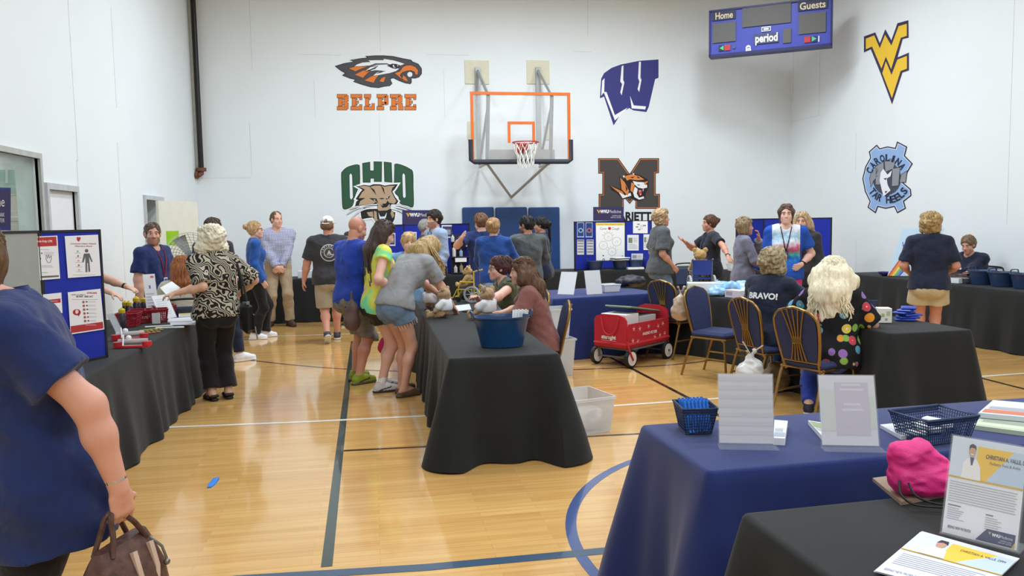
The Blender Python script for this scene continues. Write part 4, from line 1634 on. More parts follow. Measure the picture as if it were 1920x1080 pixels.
def flyer(f):
    f.fn0 = f.fn
    g = f.fn
    f.fn = lambda a, b_, h: g(a / 100, b_ / 100, h)
    f.rect(0, 0, 100, 44, (216, 224, 240), 1)
    f.poly([(38, 4), (84, 4), (54, 44), (38, 44)], (240, 200, 70), 2)
    f.poly([(84, 4), (100, 4), (100, 44), (54, 44)], (196, 214, 236), 2)
    f.poly([(18, 44), (20, 26), (30, 20), (40, 26), (44, 44)], (238, 226, 226), 3)
    f.disc(30, 14, 5, (200, 150, 130), 4, ry=8)
    f.poly([(24, 12), (26, 4), (34, 4), (36, 12), (30, 9)], (50, 40, 36), 5)
    f.rect(0, 43, 100, 2, (216, 170, 40), 3)
    f.text('CHRISTIAN A. VALLE, DPM', 50, 17, 5, (90, 80, 60), 4, width=44)
    f.lines(6, 52, 86, 7, 4, (196, 200, 214), 2)
    f.text('SEEING NEW PATIENTS!', 6, 94, 4, (120, 124, 150), 2, width=34)


for k in range(5):
    dx, dy = (random.uniform(-7, 5), random.uniform(-4, 3)) if k < 4 else (0, 0)
    paper('doctor flyer, %s of the loose stack on the nearest black table' % ('topmost', 'second', 'third', 'fourth', 'lowest')[4 - k], [(1724 + dx, 999 + dy), (1907 + dx, 1050 + dy), (1835 + dx, 1120 + dy), (1640 + dx, 1070 + dy)], TH + .003 * k, .0022, (228, 230, 242), flyer if k == 4 else None, 'flyer', 'flyer', 'doctor flyers in a loose stack')

NAVYPL = pm('navy_plastic', (40, 58, 96), .35, var=.05)
pc = G(1303, 808, TH)
basket('blue pierced basket holding blue pens on the blue table', (pc.x, pc.y, TH + .002), (.15, .17, .115), R(-8), NAVYPL, taper=.72)
PEN = pm('pen_blue', (40, 120, 216), .3, var=.05)
k = 0
for i in range(7):
    for j in range(3):
        b = MB()
        b.tube([(0, 0, 0), (0, 0, .13)], .0055, 8)
        b.tube([(0, 0, .125), (0, 0, .138)], .0068, 8)
        o = b.build('pen', PEN)
        o.location = (pc.x - .045 + i * .015, pc.y - .06 + j * .028, TH + .01)
        o.rotation_euler = (R(-24), R(-3 + i), 0)
        tag(o, 'blue pen standing in the pierced basket on the blue table', 'pen', 'blue pens in the basket')
nb = G(1768, 830, TH)
basket('large navy pierced basket with white packets on the blue table', (nb.x + .0, nb.y + .06, TH + .002), (.26, .2, .105), R(8), NAVYPL, taper=.8)
WHTPL = pm('white_packet', (232, 234, 236), .4, var=.05)
for i in range(5):
    b = MB()
    b.box((0, 0, .012), (.07, .045, .02), bev=.006)
    o = b.build('packet', WHTPL)
    o.location = (nb.x - .06 + .035 * i, nb.y + .08 + .02 * (i % 2), TH + .012 + .024 * (i % 3))
    o.rotation_euler = (0, 0, i)
    tag(o, 'small white packet inside the large navy basket', 'packet', 'white packets in the basket')


def brochure(c1, c2):
    def d_(f):
        g = f.fn
        f.fn = lambda a, b_, h: g(a / 100, b_ / 100, h)
        f.rect(4, 5, 92, 40, c1, 1)
        f.rect(4, 70, 92, 22, c2, 1)
        f.lines(8, 50, 80, 4, 5, (170, 172, 178), 2)
    return d_


paper('white brochures beside the first acrylic sign holder', [(1452, 787), (1477, 789), (1472, 822), (1450, 821)], TH, .03, (226, 228, 232), brochure((235, 236, 238), (160, 170, 190)))
paper('brochures with green photo behind the purple acrylic sign holder', [(1515, 788), (1546, 793), (1552, 822), (1540, 816)], TH, .02, (234, 236, 238), brochure((150, 160, 120), (240, 240, 240)))
paper('flat white brochures left of the large navy basket', [(1650, 796), (1712, 790), (1716, 815), (1690, 818)], TH, .016, (226, 228, 234), brochure((214, 216, 222), (180, 186, 200)))
paper('grey and white booklets at the far right end of blue table', [(1862, 750), (1960, 758), (1955, 785), (1834, 774)], TH + .022, .022, (206, 210, 220), brochure((224, 226, 232), (206, 120, 90)))
paper('green map leaflets under the booklets on the blue table', [(1845, 775), (1960, 785), (1940, 812), (1825, 797)], TH, .02, (190, 204, 180), brochure((160, 186, 150), (206, 214, 190)))
b = MB()
p, q = G(1527, 866, .7), G(1604, 856, .7)
s0 = Vector((2.42 + .0, 3.03, 0))
b.box((0, 0, 0), (.155, .012, .035))
o = b.build('cloth_patch', pm('patch_black', (38, 38, 42), .7))
pp = G(1566, 862, .715)
o.location = (pp.x, pp.y - .012, .716)
o.rotation_euler = (R(-12), 0, R(2))
tag(o, 'black tape patch on the front edge of the blue table', 'patch')
lp = G(1700, 918, TH)
b = MB()
quad = [G(*p_, TH + .012) for p_ in ((1636, 897), (1706, 888), (1780, 925), (1690, 942))]
v = [(p_.x, p_.y, TH + .002) for p_ in quad] + [(p_.x, p_.y, TH + .014) for p_ in quad]
b.add(v, [(3, 2, 1, 0), (4, 5, 6, 7), (0, 1, 5, 4), (1, 2, 6, 5), (2, 3, 7, 6), (3, 0, 4, 7)])
tag(b.build('folder', pm('tan_leather', (150, 126, 108), .5, var=.08)), 'tan leather folder under the pink drawstring bag', 'folder')

# ------------------------------------------------------------------ loose tape on the floor
b = MB()
q = [G(*p_, .002) for p_ in ((391, 909), (400, 901), (411, 899), (404, 908), (396, 914), (389, 915))]
b.add([tuple(p_) for p_ in q] + [(p_.x, p_.y, .02 if i in (1, 2) else .008) for i, p_ in enumerate(q)], [[0, 1, 2, 3, 4, 5], [11, 10, 9, 8, 7, 6]] + [(i, (i + 1) % 6, 6 + (i + 1) % 6, 6 + i) for i in range(6)])
tag(b.build('tape_scrap', pm('blue_tape', (50, 130, 220), .5, var=.1)), 'crumpled scrap of blue tape on the wood floor', 'tape')

# ------------------------------------------------------------------ smooth solids from distance fields
F32 = np.float32


class Field:
    """smooth union of round cones and ellipsoids on a grid that may be finer in places"""

    def __init__(s, lo, hi, h, fine=()):
        s.ax = []
        for k in range(3):
            xs = [lo[k]]
            while xs[-1] < hi[k]:
                x = xs[-1]
                st = h
                for (a, b_, hf) in fine:
                    if a[k] - hf <= x <= b_[k]:
                        st = min(st, hf)
                xs.append(x + st)
            s.ax.append(np.array(xs, F32))
        s.D = np.full([len(a) for a in s.ax], 1., F32)

    def _blk(s, lo, hi):
        sl = []
        for k in range(3):
            i0 = max(0, np.searchsorted(s.ax[k], lo[k]) - 1)
            i1 = min(len(s.ax[k]), np.searchsorted(s.ax[k], hi[k]) + 1)
            if i1 - i0 < 1:
                return None, None
            sl.append(slice(i0, i1))
        X = s.ax[0][sl[0]][:, None, None]
        Y = s.ax[1][sl[1]][None, :, None]
        Z = s.ax[2][sl[2]][None, None, :]
        return tuple(sl), (X, Y, Z)

    def _mix(s, sl, d, k, op):
        D = s.D[sl]
        if op == 'add':
            h = np.maximum(k - np.abs(D - d), 0) if k > 0 else 0
            D[...] = np.minimum(D, d) - (h * h / (4 * k) if k > 0 else 0)
        else:
            e = -d
            h = np.maximum(k - np.abs(D - e), 0) if k > 0 else 0
            D[...] = np.maximum(D, e) + (h * h / (4 * k) if k > 0 else 0)

    def cone(s, a, b_, r1, r2, k=.02, op='add', flat=None, fk=1.):
        a, b_ = np.array(a, F32), np.array(b_, F32)
        m = max(r1, r2) + k + .03
        if flat is not None:
            m = m / min(1, 1) + .0
        sl, P = s._blk(np.minimum(a, b_) - m, np.maximum(a, b_) + m)
        if sl is None:
            return s
        ab = b_ - a
        L = float(ab @ ab) + 1e-12
        t = np.clip(((P[0] - a[0]) * ab[0] + (P[1] - a[1]) * ab[1] + (P[2] - a[2]) * ab[2]) / L, 0, 1)
        q = [P[i] - (a[i] + t * ab[i]) for i in range(3)]
        if flat is not None:
            n = np.array(flat, F32)
            n /= np.linalg.norm(n)
            qn = q[0] * n[0] + q[1] * n[1] + q[2] * n[2]
            c = qn * (1 / fk - 1)
            q = [q[i] + n[i] * c for i in range(3)]
        d = np.sqrt(q[0] ** 2 + q[1] ** 2 + q[2] ** 2) - (r1 + t * (r2 - r1))
        s._mix(sl, d.astype(F32), k, op)
        return s

    def ell(s, c, r, M=None, k=.02, op='add'):
        c = np.array(c, F32)
        r = np.array(r, F32)
        m = float(max(r)) + k + .02
        sl, P = s._blk(c - m, c + m)
        if sl is None:
            return s
        q = [P[i] - c[i] for i in range(3)]
        if M is not None:
            M = np.array(M, F32)
            q = [q[0] * M[0][i] + q[1] * M[1][i] + q[2] * M[2][i] for i in range(3)]
        k0 = np.sqrt((q[0] / r[0]) ** 2 + (q[1] / r[1]) ** 2 + (q[2] / r[2]) ** 2)
        k1 = np.sqrt((q[0] / r[0] ** 2) ** 2 + (q[1] / r[1] ** 2) ** 2 + (q[2] / r[2] ** 2) ** 2) + 1e-9
        s._mix(sl, (k0 * (k0 - 1) / k1).astype(F32), k, op)
        return s

    def cut(s, p, n):
        """drop everything on the side the normal points to"""
        n = np.array(n, F32)
        n = n / np.linalg.norm(n)
        d = (s.ax[0] - p[0])[:, None, None] * n[0] + (s.ax[1] - p[1])[None, :, None] * n[1] + (s.ax[2] - p[2])[None, None, :] * n[2]
        s.D = np.maximum(s.D, d.astype(F32))
        return s

    def union(s, o, k=.02):
        h = np.maximum(k - np.abs(s.D - o.D), 0)
        s.D = np.minimum(s.D, o.D) - h * h / (4 * k)
        return s

    def like(s):
        o = Field.__new__(Field)
        o.ax = s.ax
        o.D = np.full(s.D.shape, 1., F32)
        return o

    def noise(s, amp, freq, seed=0, aniso=(1, 1, 1), n=5):
        rg = np.random.RandomState(seed)
        acc = 0
        for i in range(n):
            v = rg.normal(size=3)
            v /= np.linalg.norm(v)
            v = v * freq * rg.uniform(.6, 1.5) * np.array(aniso)
            ph = rg.uniform(0, 6.28, 3)
            w = rg.normal(size=3)
            w /= np.linalg.norm(w)
            w = w * freq * .7 * np.array(aniso)
            wob = np.sin((s.ax[0] * w[0])[:, None, None] + (s.ax[1] * w[1])[None, :, None] + (s.ax[2] * w[2])[None, None, :] + ph[1])
            acc = acc + np.sin((s.ax[0] * v[0])[:, None, None] + (s.ax[1] * v[1])[None, :, None] + (s.ax[2] * v[2])[None, None, :] + ph[0] + 1.3 * wob)
        s.D = s.D - (amp / n ** .5 * acc).astype(F32)
        return s

    def mesh(s):
        """naive surface nets"""
        D = s.D.copy()
        D[0], D[-1], D[:, 0], D[:, -1], D[:, :, 0], D[:, :, -1] = 1, 1, 1, 1, 1, 1
        S = D < 0
        nx, ny, nz = D.shape
        cnt = np.zeros((nx - 1, ny - 1, nz - 1), np.int8)
        for i in (0, 1):
            for j in (0, 1):
                for k in (0, 1):
                    cnt += S[i:nx - 1 + i, j:ny - 1 + j, k:nz - 1 + k]
        act = (cnt > 0) & (cnt < 8)
        I, J, K = np.nonzero(act)
        idx = np.full(act.shape, -1, np.int32)
        idx[I, J, K] = np.arange(len(I))
        acc = np.zeros((len(I), 3), np.float64)
        num = np.zeros(len(I))
        corners = [(i, j, k) for i in (0, 1) for j in (0, 1) for k in (0, 1)]
        for a in corners:
            for ax_ in range(3):
                if a[ax_]:
                    continue
                b_ = list(a)
                b_[ax_] = 1
                da = D[I + a[0], J + a[1], K + a[2]]
                db = D[I + b_[0], J + b_[1], K + b_[2]]
                m = (da < 0) != (db < 0)
                t = np.where(m, da / np.where(m, da - db, 1), 0)
                pa = np.stack([s.ax[0][I + a[0]], s.ax[1][J + a[1]], s.ax[2][K + a[2]]], 1).astype(np.float64)
                pb = np.stack([s.ax[0][I + b_[0]], s.ax[1][J + b_[1]], s.ax[2][K + b_[2]]], 1)
                acc += np.where(m[:, None], pa + (pb - pa) * t[:, None], 0)
                num += m
        V = acc / num[:, None]
        Fq = []
        for ax_ in range(3):
            A = [slice(None)] * 3
            Bs = [slice(None)] * 3
            A[ax_] = slice(0, -1)
            Bs[ax_] = slice(1, None)
            sa, sb_ = S[tuple(A)], S[tuple(Bs)]
            e = np.nonzero(sa != sb_)
            u, w = (ax_ + 1) % 3, (ax_ + 2) % 3
            ok = (e[u] > 0) & (e[w] > 0) & (e[u] < D.shape[u] - 1) & (e[w] < D.shape[w] - 1)
            e = [x[ok] for x in e]
            ins = sa[tuple(e)]
            def at(du, dw):
                c = [e[0].copy(), e[1].copy(), e[2].copy()]
                c[u] = c[u] - 1 + du
                c[w] = c[w] - 1 + dw
                return idx[c[0], c[1], c[2]]
            q = np.stack([at(0, 0), at(1, 0), at(1, 1), at(0, 1)], 1)
            q[~ins] = q[~ins][:, ::-1]
            Fq.append(q)
        Fq = np.concatenate(Fq) if Fq else np.zeros((0, 4), int)
        Fq = Fq[(Fq >= 0).all(1)]
        return V, Fq


def np_obj(name, V, Fq, mats, parent=None, col=None, smooth=True):
    me = bpy.data.meshes.new(name)
    n = len(V)
    me.vertices.add(n)
    me.vertices.foreach_set('co', V.astype(np.float32).ravel())
    m = len(Fq)
    me.loops.add(m * 4)
    me.loops.foreach_set('vertex_index', Fq.astype(np.int32).ravel())
    me.polygons.add(m)
    me.polygons.foreach_set('loop_start', np.arange(0, m * 4, 4, dtype=np.int32))
    me.polygons.foreach_set('loop_total', np.full(m, 4, np.int32))
    if smooth:
        me.polygons.foreach_set('use_smooth', np.ones(m, bool))
    me.update(calc_edges=True)
    for q in (mats if isinstance(mats, (list, tuple)) else [mats]):
        me.materials.append(q)
    if col is not None:
        ca = me.color_attributes.new('Col', 'FLOAT_COLOR', 'POINT')
        ca.data.foreach_set('color', np.concatenate([col, np.ones((n, 1))], 1).astype(np.float32).ravel())
    o = bpy.data.objects.new(name, me)
    C.objects.link(o)
    if parent is not None:
        o.parent = parent
    return o


LIN = lambda c: np.array(lin(c))
STEEL = pm('polished_steel', (190, 190, 186), .25, metal=.9, var=0)
BLKR = pm('black_rubber', (24, 24, 26), .6)

# ------------------------------------------------------------------ people
SKIN = vcm('skin', .5, sss=.06, bump=.08, bs=180, spec=.35)
SHOEM = vcm('shoe_leather', .55, bump=.1)


def hair_mat(rgb, var=.4):
    return pm('hair_%d_%d_%d' % rgb, rgb, .42, var=var, vs=55, bump=.6, bs=70, spec=.35, stretch=(1, 1, .25))


def unit(v):
    v = np.array(v, float)
    return v / (np.linalg.norm(v) + 1e-9)


def ik(a, t, l1, l2, hint):
    a, t = np.array(a, float), np.array(t, float)
    d = t - a
    L = np.linalg.norm(d)
    if L > (l1 + l2) * .995:
        t = a + d / L * (l1 + l2) * .995
        d = t - a
        L = np.linalg.norm(d)
    u = d / L
    x = (l1 * l1 - l2 * l2 + L * L) / (2 * L)
    h = math.sqrt(max(0, l1 * l1 - x * x))
    n = np.array(hint, float)
    n = n - u * (n @ u)
    n = n / (np.linalg.norm(n) + 1e-9)
    return a + u * x + n * h, t


def rotm(yaw=0, pitch=0, roll=0):
    """columns: right, forward, up of a frame turned by yaw (left +), pitch (nod down +), roll"""
    cy, sy = math.cos(R(yaw)), math.sin(R(yaw))
    cp, sp = math.cos(R(pitch)), math.sin(R(pitch))
    cr, sr = math.cos(R(roll)), math.sin(R(roll))
    Rz = np.array([[cy, -sy, 0], [sy, cy, 0], [0, 0, 1]])
    Rx = np.array([[1, 0, 0], [0, cp, sp], [0, -sp, cp]])
    Ry = np.array([[cr, 0, sr], [0, 1, 0], [-sr, 0, cr]])
    return Rz @ Rx @ Ry


class Person:
    """one figure: joints from a pose, then body, hair and clothes from distance fields.
    Local axes: x to the figure's right, y forward, z up, origin on the floor."""

    def __init__(s, label, xy, heading, H=1.7, sex='f', fat=1., seat=None, lean=0., twist=0., side=0., yaw=0., pitch=0., roll=0., LH=None, RH=None, LE=(-.5, -1, -.2), RE=(.5, -1, -.2),
                 LF=None, RF=None, skin=(224, 178, 154), res=1., curl=.5, hf=0., pel=(0, 0), knee=(0, 1, 0), group=None, shy=1.):
        s.res = res
        s.H = H
        s.k = H / 1.72
        s.fat = fat
        s.sex = sex
        s.skin = skin
        k = s.k
        s.heading = R(heading)
        s.xy = xy
        s.label = label
        hipz = .525 * H if seat is None else seat + .085
        s.P = np.array([pel[0], pel[1], hipz])
        # spine
        s.spine_pts = []
        N = 12
        L = .315 * H
        p = s.P.copy()
        for i in range(N + 1):
            t = i / N
            a = R(lean) * min(1, t * 1.6 + .25)
            b_ = R(side) * t
            U = unit([math.sin(b_), math.sin(a), math.cos(a) * math.cos(b_)])
            tw = R(twist) * t
            Rt = np.array([math.cos(tw), math.sin(tw), 0])
            Rt = unit(Rt - U * (Rt @ U))
            s.spine_pts.append((p.copy(), U, Rt, np.cross(U, Rt)))
            p = p + U * L / N
        nb, U, Rt, Fw = s.spine_pts[-1]
        s.neck = nb
        s.U, s.Rt, s.Fw = U, Rt, Fw
        sw = (.108 if sex == 'f' else .124) * H * shy
        shp, shU, shR, shF = s.spine_at(.93)
        s.sh = {-1: shp - shR * sw - shU * .008, 1: shp + shR * sw - shU * .008}
        # head
        s.HR = rotm(yaw, pitch, roll)
        hk = .5 * (1 + k)
        s.hk = hk * (.97 if sex == 'f' else 1.02)
        mid = unit(U * .72 + np.array([0, 0, .28]) + Fw * .12)
        s.hc = nb + mid * (.085 * k) + s.HR @ np.array([0, .02, .085]) * s.hk + Fw * hf
        # arms
        la, lf = .172 * H, .152 * H
        s.el, s.wr, s.hand = {}, {}, {}
        for q, tgt, hint in ((-1, LH, LE), (1, RH, RE)):
            if tgt is None:
                tgt = s.sh[q] + np.array([q * .06, .03, -(la + lf) * .985])
            e, w = ik(s.sh[q], tgt, la, lf, hint)
            s.el[q], s.wr[q] = e, w
        # legs
        s.hip = {q: s.P + np.array([q * .052 * H * (fat ** .3), 0, -.015 * H]) for q in (-1, 1)}
        lt, ls = .245 * H, .243 * H
        s.kn, s.an = {}, {}
        for q, tgt in ((-1, LF), (1, RF)):
            if tgt is None:
                tgt = (q * .075, 0, .0) if seat is None else (q * .11, .42, 0)
            t = np.array([tgt[0], tgt[1], (tgt[2] if len(tgt) > 2 else 0) + .045 * H])
            kh = knee if not (seat is not None) else (0, .6, 1)
            kn, an = ik(s.hip[q], t, lt, ls, kh)
            s.kn[q], s.an[q] = kn, an
        s.ft = {}
        for q, tgt in ((-1, LF), (1, RF)):
            fa = tgt[3] if tgt is not None and len(tgt) > 3 else q * -8
            fp = tgt[4] if tgt is not None and len(tgt) > 4 else 0
            s.ft[q] = (fa, fp)
        s.curl = curl
        s.parts = []

    def spine_at(s, t):
        t = max(0, min(1, t)) * 12
        i = min(11, int(t))
        f = t - i
        a, b_ = s.spine_pts[i], s.spine_pts[i + 1]
        return tuple(a[j] * (1 - f) + b_[j] * f for j in range(4))

    # ---- primitives shared by body and clothes
    def torso(s, F, e=0., k=.06, lo=-.2):
        f, kk = s.fat, s.k
        fem = s.sex == 'f'
        lv = [(-.06, .070 * f ** .5, .108 * f), (.12, .060 * f ** .6, .106 * f), (.36, .048 * f, .092 * f if fem else .100 * f), (.55, .055 * f, .098 * f if fem else .108 * f), (.74, .075, .100 * f ** .6 if fem else .112 * f ** .6), (.9, .10 if fem else .118, .062 * f ** .4)]
        pv = None
        for (t, w, r_) in lv:
            P, U, Rt, Fw = s.spine_at(max(t, 0))
            if t < 0:
                P = P + U * t * .3 * s.H
            w, r_ = w * kk, r_ * kk + e
            c = P + Fw * .0
            if t == .36 and f > 1.1:
                c = c + Fw * .03 * (f - 1) * 3
            F.cone(c - Rt * w, c + Rt * w, r_, r_, k=k, flat=Fw, fk=.88)
            if pv is not None:
                F.cone((pv[0] + c) / 2 - Rt * (pv[1] + w) / 2, (pv[0] + c) / 2 + Rt * (pv[1] + w) / 2, (pv[2] + r_) / 2 * .985, (pv[2] + r_) / 2 * .985, k=k, flat=Fw, fk=.88)
            pv = (c, w, r_)
        # upper shoulders down from the neck
        P, U, Rt, Fw = s.spine_at(.98)
        for q in (-1, 1):
            F.cone(P + U * .012, s.sh[q] + U * .008, .05 * kk + e * .6, .044 * kk + e * .8, k=.05)
            if fem:
                c, U2, R2, F2 = s.spine_at(.64)
                F.ell(c + R2 * q * .068 * kk + F2 * .088 * kk * f ** .7, (np.array([.062, .05, .06]) * kk * f ** .4 + e), k=.05)
        # buttocks
        for q in (-1, 1):
            F.ell(s.P + np.array([q * .062 * kk * f ** .5, -.055 * kk * f, -.035 * s.H]), np.array([.085, .08, .09]) * kk * f ** .7 + e, k=.05)
        return F

    def arm(s, F, q, e=0., k=.03, upto=2., flare=0.):
        fem = s.sex == 'f'
        kk = s.k * (s.fat ** .45)
        r0, r1, r2, r3 = (.049, .041, .037, .025) if fem else (.056, .047, .043, .029)
        S, E_, W_ = s.sh[q], s.el[q], s.wr[q]
        if upto <= 1:
            end = S + (E_ - S) * upto
            F.cone(S, end, r0 * kk + e, (r0 + (r1 - r0) * upto) * kk + e + flare, k=k)
        else:
            F.cone(S, E_, r0 * kk + e, r1 * kk + e, k=k)
            t = upto - 1
            m = E_ + (W_ - E_) * min(t, .35)
            F.cone(E_, m, r1 * kk + e, (r2 + .003) * kk + e, k=k)
            end = E_ + (W_ - E_) * t
            F.cone(m, end, (r2 + .003) * kk + e, (r2 + (r3 - r2) * t) * kk + e + flare, k=k)
        return end, unit(end - (S if upto <= 1 else E_))

    def leg(s, F, q, e=0., k=.04, upto=2., flare=0.):
        kk = s.k * (s.fat ** .6)
        Hp, K, A = s.hip[q], s.kn[q], s.an[q]
        r0, r1, r2, r3 = .088, .055, .053, .036
        Ht = Hp
        if upto <= 1:
            end = Ht + (K - Ht) * upto
            F.cone(Ht, end, r0 * kk + e, (r0 + (r1 - r0) * upto) * kk + e + flare, k=k)
            return end, unit(K - Ht)
        F.cone(Ht, K, r0 * kk + e, r1 * kk + e, k=k)
        t = upto - 1
        dn = unit(A - K)
        back = np.cross(np.array([1., 0, 0]), dn)
        if back[1] > 0:
            back = -back
        m = K + (A - K) * min(.33, t) + back * .014 * kk
        F.cone(K, m, r1 * kk + e, r2 * kk + e, k=k)
        end = K + (A - K) * t
        F.cone(m, end, r2 * kk + e, (r2 + (r3 - r2) * t) * kk + e + flare, k=k)
        return end, dn

    def bounds(s):
        pts = [s.P, s.neck, s.hc] + [d[q] for d in (s.sh, s.el, s.wr, s.hip, s.kn, s.an) for q in (-1, 1)]
        A = np.array(pts)
        return A.min(0), A.max(0)

    def build(s, eyes=(70, 60, 50), brow=(110, 84, 66), lips=None, beard=None, grip=None, handdir={}, cap_col=None, sock=None, cheeks=True, smile=0.):
        lo, hi = s.bounds()
        hh = .014 * s.res
        lo, hi = lo - .22, hi + .24
        lo[2] = max(lo[2], -.03)
        fine = [(s.hc - .15, s.hc + .15, .0052 * s.res)]
        for q in (-1, 1):
            fine.append((s.wr[q] - .1, s.wr[q] + .1, .0062 * s.res))
        F = Field(lo, hi, hh, fine)
        k = s.k
        s.torso(F, -.004)
        for q in (-1, 1):
            s.arm(F, q)
            s.leg(F, q)
            s.foot(F, q)
            s.hand_(F, q, handdir.get(q))
        # neck and head
        fem = s.sex == 'f'
        M = s.HR
        hc, h = s.hc, s.hk
        T_ = lambda v: hc + M @ (np.array(v, float) * h)
        F.cone(s.neck - s.U * .03, T_((0, -.025, -.05)), (.055 if fem else .064) * k, (.05 if fem else .058) * k, k=.03)

        def el(c, r, kk=.02, op='add'):
            F.ell(T_(c), np.array(r) * h, M=M, k=kk * h, op=op)
        el((0, -.014, .034), (.073, .094, .083), .0)
        el((0, .02, -.04), (.058, .066, .072), .03)
        jw = .0 if fem else .006
        F.cone(T_((-.042 - jw, .015, -.07)), T_((0, .066, -.1)), .02 * h, .019 * h, k=.03)
        F.cone(T_((.042 + jw, .015, -.07)), T_((0, .066, -.1)), .02 * h, .019 * h, k=.03)
        for q in (-1, 1):
            el((q * .036, .05, -.036), (.027, .024, .026), .025)
            F.cone(T_((q * .014, .079, .024)), T_((q * .048, .064, .026)), .009 * h, .008 * h, k=.014)
            el((q * .031, .091, .004), (.0165, .014, .0105), .01, 'sub')
            el((q * .031, .073, .003), (.0125, .0125, .0125), .003)
            el((q * .012, .092, -.037), (.0085, .0095, .008), .008)
            el((q * .076, -.008, -.006), (.011, .02, .031), .012)
        F.cone(T_((0, .08, .012)), T_((0, .101, -.031)), .0075 * h, .0115 * h, k=.012)
        el((0, .078, -.066), (.027, .014, .02), .02)
        sm = .007 * smile
        for q in (-1, 1):
            F.cone(T_((0, .092, -.0605)), T_((q * .022, .082, -.064 + sm)), .0048 * h, .003 * h, k=.004)
            F.cone(T_((0, .0905, -.0715)), T_((q * .02, .081, -.066 + sm)), .006 * h, .003 * h, k=.004)
        V, Q = F.mesh()
        # colours: skin, lips, eyes, brows, beard
        sk = LIN(s.skin)
        col = np.tile(sk, (len(V), 1))
        rg = np.random.RandomState(3)
        Lv = (V - hc) @ M / h
        nearh = (np.abs(Lv) < .16).all(1)
        x, y, z = Lv[:, 0], Lv[:, 1], Lv[:, 2]
        if cheeks:
            c_ = np.exp(-(((np.abs(x) - .04) / .02) ** 2 + ((z + .035) / .02) ** 2)) * (y > .03) * nearh
            col = col * (1 - .35 * c_[:, None]) + (col * np.array([1.05, .72, .68])) * .35 * c_[:, None]
        if beard:
            bm = nearh & (z < -.035 - .25 * (y - .05) * (y < .05)) & (z > -.135) & (y > .0) & (np.abs(x) < .09)
            bm &= ~((np.abs(x) < .02) & (z > -.076) & (z < -.058))
            col[bm] = LIN(beard) * .6 + sk * .4
        lp = LIN(lips) if lips else sk * np.array([.82, .5, .48])
        lm = nearh & (np.abs(z + .066 - sm * (np.abs(x) / .02) ** 2) < .0085) & (np.abs(x) < .023) & (y > .074)
        col[lm] = lp
        if smile > .4:
            tm = lm & (np.abs(z + .0655 - sm * (np.abs(x) / .02) ** 2) < .0045) & (np.abs(x) < .017)
            col[tm] = LIN((236, 230, 222))
        bw_ = nearh & (np.abs(z - .0265 + .05 * (np.abs(x) - .03) ** 2) < .0052) & (np.abs(x) > .013) & (np.abs(x) < .05) & (y > .05)
        col[bw_] = LIN(brow)
        ew = nearh & ((((np.abs(x) - .031) / .014) ** 2 + ((z - .003) / .0068) ** 2) < 1) & (y > .06)
        col[ew] = LIN((232, 228, 222))
        er = nearh & ((((np.abs(x) - .031) / .0062) ** 2 + ((z - .003) / .0066) ** 2) < 1) & (y > .06)
        col[er] = LIN(eyes) * .5
        lid = nearh & ((((np.abs(x) - .031) / .016) ** 2 + ((z - .009) / .0035) ** 2) < 1) & (y > .06)
        col[lid] = LIN((90, 66, 56))
        if cap_col is not None:  # cropped hair as colour of the scalp
            hm = nearh & (z > .045 - .9 * (y - .03) * (y < .03)) & (z > -.05) & (y < .075)
            col[hm] = LIN(cap_col) * .7 + sk * .3
        o = np_obj('person', V, Q, SKIN, None, col)
        o.location = (s.xy[0], s.xy[1], 0)
        o.rotation_euler = (0, 0, s.heading)
        tag(o, s.label, 'person')
        s.o = o
        return s

    def foot(s, F, q):
        fa, fp = s.ft[q]
        M = rotm(fa, fp)
        A = s.an[q]
        b_ = A + M @ np.array([0, -.03, -.028]) * s.k
        t = A + M @ np.array([0, .15, -.04]) * s.k
        m = A + M @ np.array([0, .06, -.015]) * s.k
        F.cone(A, b_, .036 * s.k, .03 * s.k, k=.02)
        F.cone(A, m, .036 * s.k, .033 * s.k, k=.02)
        F.cone(m, t, .033 * s.k, .024 * s.k, k=.02)

    def hand_(s, F, q, hd=None):
        """palm, four fingers of different length and a thumb from the palm's side"""
        W_ = s.wr[q]
        u = unit(W_ - s.el[q])
        curl = s.curl
        if hd is None:
            pn = np.array([-q * 1., 0., 0.])
        else:
            pn = np.array(hd[0], float)
            if len(hd) > 1:
                u = unit(hd[1])
            if len(hd) > 2:
                curl = hd[2]
        pn = unit(pn - u * (pn @ u))     # the way the palm faces
        w = np.cross(u, pn) * q          # towards little finger (+) / thumb (-)
        if (q > 0) == (np.cross(u, pn) @ w < 0):
            pass
        k = s.k * (.92 if s.sex == 'f' else 1.04)
        th = -w
        F.cone(W_ - u * .01, W_ + u * .03 * k, .026 * k, .028 * k, k=.015, flat=pn, fk=.75)
        for j in (-1, 0, 1):
            F.cone(W_ + u * .03 * k + w * j * .02 * k, W_ + u * .075 * k + w * j * .024 * k, .019 * k, .0165 * k, k=.012, flat=pn, fk=.75)
        L = (.066, .076, .07, .054)
        for j in range(4):
            off = (-1.5 + j) * .0185 * k
            a = W_ + u * .084 * k + w * off
            p = a
            d = u
            ang = 0
            for seg, fr in enumerate((.45, .32, .23)):
                ang += curl * (.5, .75, .6)[seg]
                d = unit(u * math.cos(ang) + pn * math.sin(ang) + w * (j - 1.5) * .04)
                n_ = p + d * L[j] * fr * k * 1.05
                F.cone(p, n_, (.0094 - .0008 * seg) * k, (.0088 - .001 * seg) * k, k=.004)
                p = n_
        a = W_ + u * .025 * k + th * .022 * k + pn * .004
        m = a + unit(u * .6 + th * .75 + pn * .35) * .042 * k
        e = m + unit(u * .85 + th * .25 + pn * (.3 + curl * .5)) * .034 * k
        F.cone(a, m, .0125 * k, .0105 * k, k=.012)
        F.cone(m, e, .0105 * k, .0085 * k, k=.005)

